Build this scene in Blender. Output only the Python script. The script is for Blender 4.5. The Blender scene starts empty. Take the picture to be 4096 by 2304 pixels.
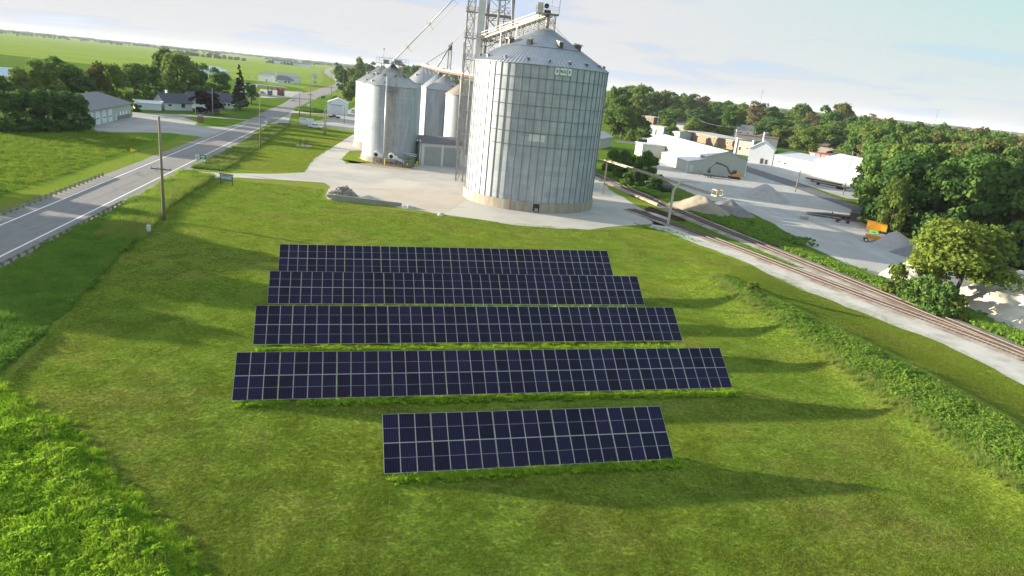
import bpy, bmesh, math, random
import numpy as np
from mathutils import Vector, Matrix, noise

# ------------------------------------------------------------------ scene, camera, light
SC = bpy.context.scene
COL = SC.collection
R = math.radians
F4 = 1716.99*4096/2576; PIT = R(16.901); ROL = R(-5.797); CH = 26.45     # focal length (photo px), pitch, roll, height of the drone
cam = bpy.data.cameras.new('camera'); camo = bpy.data.objects.new('camera', cam); COL.objects.link(camo)
cam.sensor_width = 36; cam.lens = F4/4096*36; cam.clip_start = 0.5; cam.clip_end = 60000
fwd = Vector((0, math.cos(PIT), -math.sin(PIT))); upv = Vector((0, math.sin(PIT), math.cos(PIT))); rt = Vector((1, 0, 0))
r2 = rt*math.cos(ROL) - upv*math.sin(ROL); u2 = rt*math.sin(ROL) + upv*math.cos(ROL)
M = Matrix(((r2.x, u2.x, -fwd.x, 0), (r2.y, u2.y, -fwd.y, 0), (r2.z, u2.z, -fwd.z, CH), (0, 0, 0, 1)))
camo.matrix_world = M
SC.camera = camo
SC.view_settings.view_transform = 'Standard'; SC.view_settings.look = 'None'
SC.view_settings.gamma = 1; SC.view_settings.exposure = 1.72
SUN_EL = R(9.4); SUN_DIR = Vector((-0.972, 0.225, 0)).normalized()      # horizontal direction towards the sun
SUN_AZ = math.atan2(SUN_DIR.x, SUN_DIR.y)
sl = bpy.data.lights.new('sun', 'SUN'); sl.energy = 5.0; sl.angle = R(0.6); sl.color = (1.0, 0.88, 0.66)
so = bpy.data.objects.new('sun', sl); COL.objects.link(so)
sv = Vector((SUN_DIR.x*math.cos(SUN_EL), SUN_DIR.y*math.cos(SUN_EL), math.sin(SUN_EL)))
so.rotation_euler = sv.to_track_quat('Z', 'Y').to_euler()

W = bpy.data.worlds.new('World'); SC.world = W; W.use_nodes = True
nt = W.node_tree; nt.nodes.clear()
def N(t, ty, **k):
    n = t.nodes.new(ty)
    for a, b in k.items():
        if a.startswith('_'): n.inputs[a[1:]].default_value = b
        else: setattr(n, a, b)
    return n
def ramp(t, stops, interp='LINEAR'):
    n = t.nodes.new('ShaderNodeValToRGB'); cr = n.color_ramp; cr.interpolation = interp
    while len(cr.elements) < len(stops): cr.elements.new(0.5)
    for e, (p, c) in zip(cr.elements, stops):
        e.position = p; e.color = (c[0], c[1], c[2], 1) if hasattr(c, '__len__') else (c, c, c, 1)
    return n
sky = N(nt, 'ShaderNodeTexSky', sky_type='NISHITA', sun_disc=False, sun_elevation=SUN_EL, sun_rotation=SUN_AZ, altitude=200, air_density=1.0, dust_density=0.4, ozone_density=2.0)
bg1 = N(nt, 'ShaderNodeBackground'); bg1.inputs[1].default_value = 0.12; nt.links.new(sky.outputs[0], bg1.inputs[0])
tc = N(nt, 'ShaderNodeTexCoord'); sx = N(nt, 'ShaderNodeSeparateXYZ'); nt.links.new(tc.outputs['Generated'], sx.inputs[0])
zz = N(nt, 'ShaderNodeMath', operation='MAXIMUM'); nt.links.new(sx.outputs[2], zz.inputs[0]); zz.inputs[1].default_value = 0.0
za = N(nt, 'ShaderNodeMath', operation='ADD'); nt.links.new(zz.outputs[0], za.inputs[0]); za.inputs[1].default_value = 0.09
dx = N(nt, 'ShaderNodeMath', operation='DIVIDE'); dy = N(nt, 'ShaderNodeMath', operation='DIVIDE')
nt.links.new(sx.outputs[0], dx.inputs[0]); nt.links.new(za.outputs[0], dx.inputs[1]); nt.links.new(sx.outputs[1], dy.inputs[0]); nt.links.new(za.outputs[0], dy.inputs[1])
cx_ = N(nt, 'ShaderNodeCombineXYZ'); nt.links.new(dx.outputs[0], cx_.inputs[0]); nt.links.new(dy.outputs[0], cx_.inputs[1]); cx_.inputs[2].default_value = 7.3
nz = N(nt, 'ShaderNodeTexNoise'); nz.inputs['Scale'].default_value = 0.62; nz.inputs['Detail'].default_value = 6; nz.inputs['Roughness'].default_value = 0.52; nz.inputs['Distortion'].default_value = 0.35
nt.links.new(cx_.outputs[0], nz.inputs['Vector'])
cm = ramp(nt, [(0.34, 0.90), (0.46, 1.0), (1.0, 1.0)]); nt.links.new(nz.outputs[0], cm.inputs[0])
# below the horizon and right at it the sky is bright and even
hm = N(nt, 'ShaderNodeMapRange'); hm.inputs[1].default_value = 0.0; hm.inputs[2].default_value = 0.06; hm.inputs[3].default_value = 1.0; hm.inputs[4].default_value = 0.0
nt.links.new(sx.outputs[2], hm.inputs[0])
mx = N(nt, 'ShaderNodeMath', operation='MAXIMUM'); nt.links.new(hm.outputs[0], mx.inputs[0]); nt.links.new(cm.outputs[0], mx.inputs[1])
mxm = N(nt, 'ShaderNodeMath', operation='MULTIPLY'); nt.links.new(mx.outputs[0], mxm.inputs[0]); 
cov = N(nt, 'ShaderNodeMapRange'); cov.inputs[1].default_value = 0.22; cov.inputs[2].default_value = 0.65; cov.inputs[3].default_value = 0.995; cov.inputs[4].default_value = 0.62
nt.links.new(sx.outputs[2], cov.inputs[0]); nt.links.new(cov.outputs[0], mxm.inputs[1])
ccol = ramp(nt, [(0.385, (0.180, 0.212, 0.280)), (0.445, (0.212, 0.226, 0.256)), (0.50, (0.240, 0.242, 0.248)), (0.8, (0.246, 0.244, 0.246))]); nt.links.new(nz.outputs[0], ccol.inputs[0])
# the sky turns clear pale turquoise high up on the side away from the sun
tq = N(nt, 'ShaderNodeMapRange'); tq.inputs[1].default_value = 0.12; tq.inputs[2].default_value = 0.60; nt.links.new(sx.outputs[0], tq.inputs[0])
tz = N(nt, 'ShaderNodeMapRange'); tz.inputs[1].default_value = 0.0; tz.inputs[2].default_value = 0.16; nt.links.new(sx.outputs[2], tz.inputs[0])
tm = N(nt, 'ShaderNodeMath', operation='MULTIPLY'); nt.links.new(tq.outputs[0], tm.inputs[0]); nt.links.new(tz.outputs[0], tm.inputs[1])
tmx = N(nt, 'ShaderNodeMix', data_type='RGBA'); nt.links.new(tm.outputs[0], tmx.inputs[0]); nt.links.new(ccol.outputs[0], tmx.inputs[6]); tmx.inputs[7].default_value = (0.150, 0.240, 0.232, 1)
ovh = N(nt, 'ShaderNodeMapRange'); ovh.inputs[1].default_value = 0.22; ovh.inputs[2].default_value = 0.6; ovh.inputs[3].default_value = 1.0; ovh.inputs[4].default_value = 1.45; nt.links.new(sx.outputs[2], ovh.inputs[0])  # overhead sky, out of view, brightened as added fill light for the ground
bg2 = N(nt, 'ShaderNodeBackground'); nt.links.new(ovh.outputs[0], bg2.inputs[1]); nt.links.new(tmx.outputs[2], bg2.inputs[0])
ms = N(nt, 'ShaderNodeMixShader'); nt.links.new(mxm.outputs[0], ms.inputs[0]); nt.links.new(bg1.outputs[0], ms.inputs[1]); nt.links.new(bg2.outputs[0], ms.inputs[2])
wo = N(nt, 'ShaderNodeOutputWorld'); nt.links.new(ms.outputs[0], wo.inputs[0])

# ------------------------------------------------------------------ surveying helpers: a photo pixel -> a point on the ground
def ray(px, py):
    u = (px-2048)/F4; v = (1152-py)/F4
    return r2*u + u2*v + fwd
def at(px, py, z=0.0):
    d = ray(px, py); t = (z-CH)/d.z
    return (d.x*t, d.y*t)
def proj(x, y, z):
    p = Vector((x, y, z-CH)); f = p.dot(fwd)
    return (2048+F4*p.dot(r2)/f, 1152-F4*p.dot(u2)/f)
def zat(x, y, ty):
    lo, hi = -30, 200
    for _ in range(40):
        m = (lo+hi)/2
        if proj(x, y, m)[1] > ty: lo = m
        else: hi = m
    return lo
KP = 4096/2576
def atp(x, y, z=0.0): return at(x*KP, y*KP, z)
def hatp(x, y, ty):
    g = atp(x, y); return zat(g[0], g[1], ty*KP)
def inpoly(x, y, P):
    c = False; j = len(P)-1
    for i in range(len(P)):
        xi, yi = P[i]; xj, yj = P[j]
        if (yi > y) != (yj > y) and x < (xj-xi)*(y-yi)/(yj-yi)+xi: c = not c
        j = i
    return c
def segdist(x, y, L):
    best = 1e9
    for (ax, ay), (bx, by) in zip(L[:-1], L[1:]):
        vx, vy = bx-ax, by-ay; t = max(0, min(1, ((x-ax)*vx+(y-ay)*vy)/(vx*vx+vy*vy)))
        best = min(best, math.hypot(x-ax-t*vx, y-ay-t*vy))
    return best
def smooth(t): t = max(0.0, min(1.0, t)); return t*t*(3-2*t)
BERM = [(31.0, 103.0), (33.2, 93.5), (37.5, 80.0), (41.5, 68.0), (43.2, 58.0), (45.0, 47.0), (46.5, 30.0), (47.0, 15.0)]
def hz(x, y):
    if x < 12 or x > 62 or y > 125 or y < -10: return 0.0
    d = segdist(x, y, BERM); i = min(range(len(BERM)-1), key=lambda k: segdist(x, y, BERM[k:k+2])); (ax, ay), (bx, by) = BERM[i], BERM[i+1]
    right = (bx-ax)*(y-ay)-(by-ay)*(x-ax) > 0
    h = 1.15*(smooth(1-d/14.0) if right else smooth(1-d/10.0))
    if y > 95: h *= smooth((118-y)/20)
    return h

# ------------------------------------------------------------------ materials
MATS = {}
def mat(name, c1, c2=None, scale=1.0, rough=0.8, metal=0.0, bump=0.0, bscale=None, detail=4.0, lo=0.35, hi=0.65, c3=None, s3=0.1, coord='pos', spec=0.5, aniso=(1, 1, 1), trans=0.0):
    if name in MATS: return MATS[name]
    m = bpy.data.materials.new(name); m.use_nodes = True; t = m.node_tree; b = t.nodes['Principled BSDF']
    b.inputs['Roughness'].default_value = rough; b.inputs['Metallic'].default_value = metal; b.inputs['Specular IOR Level'].default_value = spec
    if c2 is None: c2 = tuple(v*0.82 for v in c1)
    if coord == 'pos': g = N(t, 'ShaderNodeNewGeometry').outputs['Position']
    else: g = N(t, 'ShaderNodeTexCoord').outputs['Object']
    mp = N(t, 'ShaderNodeMapping'); mp.inputs['Scale'].default_value = aniso; t.links.new(g, mp.inputs[0])
    n = N(t, 'ShaderNodeTexNoise'); n.inputs['Scale'].default_value = scale; n.inputs['Detail'].default_value = detail; n.inputs['Roughness'].default_value = 0.6
    t.links.new(mp.outputs[0], n.inputs['Vector'])
    rp = ramp(t, [(lo, c1), (hi, c2)]); t.links.new(n.outputs[0], rp.inputs[0]); out = rp.outputs[0]
    if c3 is not None:
        n2 = N(t, 'ShaderNodeTexNoise'); n2.inputs['Scale'].default_value = s3; n2.inputs['Detail'].default_value = 5; t.links.new(mp.outputs[0], n2.inputs['Vector'])
        r3 = ramp(t, [(0.45, 0.0), (0.62, 1.0)]); t.links.new(n2.outputs[0], r3.inputs[0])
        mixn = N(t, 'ShaderNodeMix', data_type='RGBA'); t.links.new(r3.outputs[0], mixn.inputs[0]); t.links.new(out, mixn.inputs[6]); mixn.inputs[7].default_value = (*c3, 1); out = mixn.outputs[2]
    t.links.new(out, b.inputs['Base Color'])
    if bump:
        nb = N(t, 'ShaderNodeTexNoise'); nb.inputs['Scale'].default_value = bscale or scale*4; nb.inputs['Detail'].default_value = 5; t.links.new(mp.outputs[0], nb.inputs['Vector'])
        bp = N(t, 'ShaderNodeBump'); bp.inputs['Strength'].default_value = min(1.0, bump); bp.inputs['Distance'].default_value = bump*0.1; t.links.new(nb.outputs[0], bp.inputs['Height']); t.links.new(bp.outputs[0], b.inputs['Normal'])
    if trans:
        tr = N(t, 'ShaderNodeBsdfTranslucent'); t.links.new(out, tr.inputs[0]); mxs = N(t, 'ShaderNodeMixShader'); mxs.inputs[0].default_value = trans
        t.links.new(b.outputs[0], mxs.inputs[1]); t.links.new(tr.outputs[0], mxs.inputs[2]); t.links.new(mxs.outputs[0], t.nodes['Material Output'].inputs[0])
    MATS[name] = m; return m

def cracks(m, scale=.11, width=.010, amt=.55, stain=0.0):
    t = m.node_tree; b = t.nodes['Principled BSDF']; l = b.inputs['Base Color'].links[0]; src = l.from_socket
    g = N(t, 'ShaderNodeNewGeometry').outputs['Position']; n = N(t, 'ShaderNodeTexNoise'); n.inputs['Scale'].default_value = .4; t.links.new(g, n.inputs['Vector'])
    ad = N(t, 'ShaderNodeVectorMath', operation='MULTIPLY_ADD'); t.links.new(n.outputs[1], ad.inputs[0]); ad.inputs[1].default_value = (4, 4, 0); t.links.new(g, ad.inputs[2])
    v = N(t, 'ShaderNodeTexVoronoi', feature='DISTANCE_TO_EDGE'); v.inputs['Scale'].default_value = scale; t.links.new(ad.outputs[0], v.inputs['Vector'])
    r = ramp(t, [(0.0, amt), (width, 0.0)]); t.links.new(v.outputs[0], r.inputs[0])
    mn = N(t, 'ShaderNodeMix', data_type='RGBA'); t.links.new(r.outputs[0], mn.inputs[0]); t.links.new(src, mn.inputs[6]); mn.inputs[7].default_value = (.045, .045, .05, 1); t.links.new(mn.outputs[2], b.inputs['Base Color'])

def leafmat(name, c1, c2, scale=0.35, trans=0.38, rnd=0.25, fine=2.5):
    """foliage: hue drifts through the crown and from plant to plant"""
    if name in MATS: return MATS[name]
    m = bpy.data.materials.new(name); m.use_nodes = True; t = m.node_tree; b = t.nodes['Principled BSDF']
    b.inputs['Roughness'].default_value = 0.75; b.inputs['Specular IOR Level'].default_value = 0.04
    g = N(t, 'ShaderNodeNewGeometry'); n = N(t, 'ShaderNodeTexNoise'); n.inputs['Scale'].default_value = scale; n.inputs['Detail'].default_value = 3; t.links.new(g.outputs['Position'], n.inputs['Vector'])
    n2 = N(t, 'ShaderNodeTexNoise'); n2.inputs['Scale'].default_value = fine; n2.inputs['Detail'].default_value = 2; t.links.new(g.outputs['Position'], n2.inputs['Vector'])
    oi = N(t, 'ShaderNodeObjectInfo')
    ad = N(t, 'ShaderNodeMath', operation='MULTIPLY_ADD'); t.links.new(oi.outputs['Random'], ad.inputs[0]); ad.inputs[1].default_value = rnd; t.links.new(n.outputs[0], ad.inputs[2])
    ad2 = N(t, 'ShaderNodeMath', operation='MULTIPLY_ADD'); t.links.new(n2.outputs[0], ad2.inputs[0]); ad2.inputs[1].default_value = 0.45; t.links.new(ad.outputs[0], ad2.inputs[2])
    rp = ramp(t, [(0.50, c1), (0.95, c2)]); t.links.new(ad2.outputs[0], rp.inputs[0]); t.links.new(rp.outputs[0], b.inputs['Base Color'])
    tr = N(t, 'ShaderNodeBsdfTranslucent'); t.links.new(rp.outputs[0], tr.inputs[0]); mxs = N(t, 'ShaderNodeMixShader'); mxs.inputs[0].default_value = trans
    t.links.new(b.outputs[0], mxs.inputs[1]); t.links.new(tr.outputs[0], mxs.inputs[2]); t.links.new(mxs.outputs[0], t.nodes['Material Output'].inputs[0])
    MATS[name] = m; return m

def grassmat(name, base, green, dry, dryamt=0.5, bare=None, bump=0.8, trans=0.0):
    if name in MATS: return MATS[name]
    m = bpy.data.materials.new(name); m.use_nodes = True; t = m.node_tree; b = t.nodes['Principled BSDF']
    b.inputs['Roughness'].default_value = 0.95; b.inputs['Specular IOR Level'].default_value = 0.0
    g = N(t, 'ShaderNodeNewGeometry').outputs['Position']
    def nz(s, d=5, ro=0.6, an=None):
        v = g
        if an: mp = N(t, 'ShaderNodeMapping'); mp.inputs['Scale'].default_value = an; t.links.new(g, mp.inputs[0]); v = mp.outputs[0]
        n = N(t, 'ShaderNodeTexNoise'); n.inputs['Scale'].default_value = s; n.inputs['Detail'].default_value = d; n.inputs['Roughness'].default_value = ro; t.links.new(v, n.inputs['Vector']); return n.outputs[0]
    def mixc(f, a, c):
        mn = N(t, 'ShaderNodeMix', data_type='RGBA'); t.links.new(f, mn.inputs[0])
        if isinstance(a, tuple): mn.inputs[6].default_value = (*a, 1)
        else: t.links.new(a, mn.inputs[6])
        mn.inputs[7].default_value = (*c, 1); return mn.outputs[2]
    big = ramp(t, [(0.38, 0.0), (0.68, 1.0)]); t.links.new(nz(0.05, 4), big.inputs[0])
    med = ramp(t, [(0.48, 0.0), (0.66, dryamt)]); t.links.new(nz(0.055, 8, 0.7, (1, 1.4, 1)), med.inputs[0])
    fine = ramp(t, [(0.50, 0.0), (0.72, 0.75)]); t.links.new(nz(2.6, 5, 0.7), fine.inputs[0])
    c = mixc(big.outputs[0], base, green); c = mixc(med.outputs[0], c, dry); c = mixc(fine.outputs[0], c, tuple(v*0.62 for v in base))
    cl = ramp(t, [(0.40, 0.0), (0.62, 0.45)]); t.links.new(nz(0.9, 8, 0.8, (1, 1.3, 1)), cl.inputs[0]); c = mixc(cl.outputs[0], c, tuple(v*1.35 for v in green))
    cl2 = ramp(t, [(0.55, 0.0), (0.68, 0.55)]); t.links.new(nz(1.7, 8, 0.85), cl2.inputs[0]); c = mixc(cl2.outputs[0], c, tuple(v*0.55 for v in base))
    vr = ramp(t, [(0.34, 0.66), (0.50, 1.0), (0.66, 1.36)]); t.links.new(nz(6.5 if bump == 0 else 4.0, 3, 0.7), vr.inputs[0])
    mv = N(t, 'ShaderNodeMix', data_type='RGBA', blend_type='MULTIPLY'); mv.inputs[0].default_value = 1.0; t.links.new(c, mv.inputs[6]); t.links.new(vr.outputs[0], mv.inputs[7]); c = mv.outputs[2]
    if bare is not None:
        ba = ramp(t, [(0.66, 0.0), (0.74, 0.7)]); t.links.new(nz(0.12, 7, 0.75), ba.inputs[0]); c = mixc(ba.outputs[0], c, bare)
    t.links.new(c, b.inputs['Base Color'])
    bp = N(t, 'ShaderNodeBump'); bp.inputs['Strength'].default_value = 1.0; bp.inputs['Distance'].default_value = 0.30*bump; t.links.new(nz(3.0, 5, 0.72, (1, 1.5, 1)), bp.inputs['Height']); t.links.new(bp.outputs[0], b.inputs['Normal'])
    if trans:
        b.inputs['Normal'].links and t.links.remove(b.inputs['Normal'].links[0])
        tr = N(t, 'ShaderNodeBsdfTranslucent'); t.links.new(c, tr.inputs[0]); mxs = N(t, 'ShaderNodeMixShader'); mxs.inputs[0].default_value = trans
        t.links.new(b.outputs[0], mxs.inputs[1]); t.links.new(tr.outputs[0], mxs.inputs[2]); t.links.new(mxs.outputs[0], t.nodes['Material Output'].inputs[0])
    MATS[name] = m; return m

LAWN_B, LAWN_G, LAWN_D = (0.184, 0.232, 0.032), (0.140, 0.218, 0.030), (0.240, 0.192, 0.072)
m_lawn = grassmat('mown grass', LAWN_B, LAWN_G, LAWN_D, 0.6, bare=(0.24, 0.18, 0.10))
m_meadow = grassmat('meadow grass', (0.125, 0.205, 0.022), (0.085, 0.18, 0.018), (0.19, 0.20, 0.045), 0.5)
m_town = grassmat('town grass', (0.10, 0.16, 0.022), (0.075, 0.14, 0.018), (0.15, 0.17, 0.04), 0.35)
m_asph = mat('asphalt', (0.15, 0.15, 0.16), (0.20, 0.195, 0.20), scale=0.5, rough=0.85, aniso=(2.2, .5, 1), detail=9, c3=(0.195, 0.182, 0.17), s3=0.09, bump=0.15, bscale=25)
m_shoulder = mat('gravel shoulder', (0.24, 0.23, 0.22), (0.17, 0.165, 0.155), scale=1.2, rough=0.95, bump=0.4, bscale=12)
m_grav = mat('limestone gravel', (0.39, 0.375, 0.355), (0.32, 0.31, 0.292), scale=0.22, rough=0.95, c3=(0.46, 0.43, 0.385), s3=0.05, bump=0.35, bscale=9, detail=8)
m_gravr = mat('pale yard gravel', (0.405, 0.405, 0.40), (0.30, 0.30, 0.30), scale=0.20, rough=0.95, c3=(0.34, 0.335, 0.32), s3=0.09, bump=0.8, bscale=2, detail=10, aniso=(1.6, 0.6, 1))
m_lot = mat('lot asphalt', (0.25, 0.25, 0.245), (0.30, 0.295, 0.285), scale=0.2, rough=0.9, c3=(0.34, 0.33, 0.31), s3=0.07, bump=0.2, bscale=10)
m_road2 = mat('side road asphalt', (0.095, 0.09, 0.112), (0.12, 0.115, 0.135), scale=0.5, rough=0.9)
cracks(m_asph); cracks(m_lot, .16, .012, .4)
m_ballast = mat('track ballast', (0.25, 0.215, 0.185), (0.16, 0.13, 0.108), scale=0.9, rough=0.95, c3=(0.30, 0.275, 0.245), s3=0.25, bump=0.5, bscale=14, detail=8)
m_strip = mat('crushed stone strip', (0.47, 0.455, 0.42), (0.34, 0.325, 0.29), scale=0.7, rough=0.95, bump=0.5, bscale=9, detail=9, c3=(0.50, 0.48, 0.45), s3=0.2)
m_conc = mat('weathered concrete', (0.37, 0.355, 0.32), (0.27, 0.25, 0.215), scale=0.8, rough=0.9, aniso=(1.5, 1.5, 0.3), c3=(0.30, 0.245, 0.18), s3=0.45, bump=0.1)
m_walk = mat('pale concrete', (0.42, 0.41, 0.39), (0.36, 0.35, 0.33), scale=1.0, rough=0.9)
m_white = mat('white paint', (0.80, 0.80, 0.79), (0.74, 0.74, 0.73), scale=0.8, rough=0.6)
m_line = mat('road paint', (0.80, 0.80, 0.78), (0.70, 0.70, 0.68), scale=3, rough=0.7)
m_yel = mat('yellow road paint', (0.25, 0.215, 0.185), (0.185, 0.178, 0.175), scale=2, rough=0.8)
m_steel = mat('galvanised bars', (0.31, 0.315, 0.32), (0.22, 0.22, 0.225), scale=0.8, rough=0.5, metal=0.35, c3=(0.42, 0.36, 0.29), s3=0.6)
m_dark = mat('dark steel', (0.06, 0.06, 0.065), (0.09, 0.085, 0.08), scale=1.5, rough=0.6)
m_black = mat('black rubber', (0.018, 0.018, 0.02), (0.03, 0.03, 0.03), scale=4, rough=0.8)
m_glass = mat('dark glass', (0.03, 0.035, 0.045), (0.05, 0.055, 0.065), scale=1, rough=0.1, spec=0.8)
m_rust = mat('rusty steel', (0.10, 0.055, 0.036), (0.17, 0.105, 0.07), scale=2.2, rough=0.85, bump=0.1)
m_tanp = mat('tan painted steel', (0.56, 0.44, 0.26), (0.46, 0.36, 0.22), scale=1.5, rough=0.6)
m_wood = mat('weathered timber', (0.27, 0.225, 0.175), (0.19, 0.155, 0.12), scale=2.0, rough=0.9, aniso=(3, 3, 0.4))
m_woodd = mat('dark timber', (0.13, 0.105, 0.085), (0.09, 0.075, 0.06), scale=2.5, rough=0.9)
m_bark = mat('bark', (0.13, 0.10, 0.075), (0.085, 0.065, 0.05), scale=3, rough=0.95, aniso=(2, 2, 0.5))
m_grroof = mat('grey metal roof', (0.135, 0.145, 0.165), (0.165, 0.175, 0.19), scale=0.7, rough=0.6, metal=0.0, spec=.25)
m_shingle = mat('dark shingles', (0.055, 0.055, 0.085), (0.09, 0.088, 0.12), scale=2.5, rough=0.9)
m_brsh = mat('brown shingles', (0.13, 0.105, 0.095), (0.17, 0.14, 0.125), scale=2.5, rough=0.9)
m_whroof = mat('white metal roof', (0.46, 0.50, 0.58), (0.60, 0.63, 0.70), scale=0.12, rough=0.35, aniso=(1, 0.3, 1))
m_siding = mat('cream metal siding', (0.46, 0.475, 0.42), (0.42, 0.435, 0.385), scale=0.5, rough=0.55, aniso=(4, 4, 0.2))
m_gsid = mat('grey green siding', (0.38, 0.41, 0.38), (0.34, 0.365, 0.34), scale=0.6, rough=0.6)
m_wsid = mat('white siding', (0.68, 0.71, 0.76), (0.62, 0.65, 0.70), scale=0.8, rough=0.6)
m_bluegr = mat('pale blue siding', (0.52, 0.60, 0.66), (0.48, 0.56, 0.62), scale=0.8, rough=0.7)
m_green = mat('green enclosure paint', (0.13, 0.17, 0.10), (0.10, 0.135, 0.08), scale=2, rough=0.6)
m_red = mat('red paint', (0.50, 0.035, 0.04), (0.36, 0.03, 0.035), scale=2, rough=0.5)
m_orange = mat('orange yellow paint', (0.68, 0.30, 0.02), (0.55, 0.24, 0.02), scale=1.5, rough=0.5)
m_lgreen = mat('bright green tank paint', (0.14, 0.52, 0.12), (0.11, 0.42, 0.10), scale=2, rough=0.5)
m_carw = mat('white car paint', (0.75, 0.76, 0.78), (0.70, 0.71, 0.73), scale=1, rough=0.25)
m_card = mat('dark car paint', (0.05, 0.045, 0.05), (0.09, 0.04, 0.04), scale=1, rough=0.3)
m_carg = mat('silver car paint', (0.42, 0.40, 0.38), (0.36, 0.34, 0.33), scale=1, rough=0.3)
m_sgreen = mat('green sign face', (0.0, 0.19, 0.12), (0.0, 0.17, 0.11), scale=2, rough=0.4)
m_syel = mat('yellow sign face', (0.80, 0.52, 0.02), (0.74, 0.47, 0.02), scale=2, rough=0.4)
m_rock = mat('broken concrete', (0.30, 0.28, 0.26), (0.16, 0.15, 0.145), scale=1.8, rough=0.95, bump=0.6, bscale=5)
m_sand = mat('tan sand', (0.28, 0.245, 0.195), (0.225, 0.195, 0.155), scale=0.5, rough=0.95, bump=0.3, bscale=4, detail=8)
m_chips = mat('grey stone chips', (0.375, 0.37, 0.365), (0.31, 0.305, 0.30), scale=1, rough=0.95, bump=0.5, bscale=6)
m_chipsd = mat('dark stone chips', (0.16, 0.155, 0.165), (0.20, 0.195, 0.20), scale=1, rough=0.95, bump=0.5, bscale=6)
m_lime = mat('white crushed lime', (0.56, 0.525, 0.44), (0.48, 0.45, 0.385), scale=0.5, rough=0.95, bump=0.5, bscale=3, detail=8)
m_cont = mat('crop rows', (0.205, 0.285, 0.040), (0.165, 0.245, 0.032), scale=0.02, rough=1.0, aniso=(1, 6, 1), c3=(0.23, 0.295, 0.06), s3=0.006, detail=8, spec=0.0)
m_dirt = mat('reddish dirt', (0.27, 0.19, 0.13), (0.33, 0.27, 0.21), scale=0.9, rough=0.95)

def binmat(name, c1, c2, mortar, Rr, bw, bh, metal=0.55, rough=0.42, mort=0.03, warm=None):
    """sheets of a corrugated grain bin: brick layout wrapped round the cylinder, fine horizontal corrugation"""
    m = bpy.data.materials.new(name); m.use_nodes = True; t = m.node_tree; b = t.nodes['Principled BSDF']
    b.inputs['Metallic'].default_value = metal; b.inputs['Roughness'].default_value = rough
    o = N(t, 'ShaderNodeTexCoord').outputs['Object']; s = N(t, 'ShaderNodeSeparateXYZ'); t.links.new(o, s.inputs[0])
    a = N(t, 'ShaderNodeMath', operation='ARCTAN2'); t.links.new(s.outputs[0], a.inputs[0]); t.links.new(s.outputs[1], a.inputs[1])
    mu = N(t, 'ShaderNodeMath', operation='MULTIPLY'); t.links.new(a.outputs[0], mu.inputs[0]); mu.inputs[1].default_value = Rr
    cb = N(t, 'ShaderNodeCombineXYZ'); t.links.new(mu.outputs[0], cb.inputs[0]); t.links.new(s.outputs[2], cb.inputs[1])
    br = N(t, 'ShaderNodeTexBrick'); br.inputs['Scale'].default_value = 1.0; br.inputs['Mortar Size'].default_value = mort; br.inputs['Brick Width'].default_value = bw; br.inputs['Row Height'].default_value = bh
    br.inputs['Color1'].default_value = (*c1, 1); br.inputs['Color2'].default_value = (*c2, 1); br.inputs['Mortar'].default_value = (*mortar, 1); br.inputs['Bias'].default_value = 0.0
    t.links.new(cb.outputs[0], br.inputs['Vector'])
    n = N(t, 'ShaderNodeTexNoise'); n.inputs['Scale'].default_value = 0.35; n.inputs['Detail'].default_value = 6
    mp = N(t, 'ShaderNodeMapping'); mp.inputs['Scale'].default_value = (3.0, 0.5, 1); t.links.new(cb.outputs[0], mp.inputs[0]); t.links.new(mp.outputs[0], n.inputs['Vector'])
    rp = ramp(t, [(0.3, 0.80), (0.7, 1.10)]); t.links.new(n.outputs[0], rp.inputs[0])
    mn = N(t, 'ShaderNodeMix', data_type='RGBA', blend_type='MULTIPLY'); mn.inputs[0].default_value = 1; t.links.new(br.outputs[0], mn.inputs[6]); t.links.new(rp.outputs[0], mn.inputs[7])
    t.links.new(mn.outputs[2], b.inputs['Base Color'])
    wv = N(t, 'ShaderNodeTexWave', wave_type='BANDS', bands_direction='Z'); wv.inputs['Scale'].default_value = 3.0; t.links.new(o, wv.inputs['Vector'])
    bp = N(t, 'ShaderNodeBump'); bp.inputs['Strength'].default_value = 0.35; bp.inputs['Distance'].default_value = 0.02; t.links.new(wv.outputs[1], bp.inputs['Height']); t.links.new(bp.outputs[0], b.inputs['Normal'])
    return m

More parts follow.
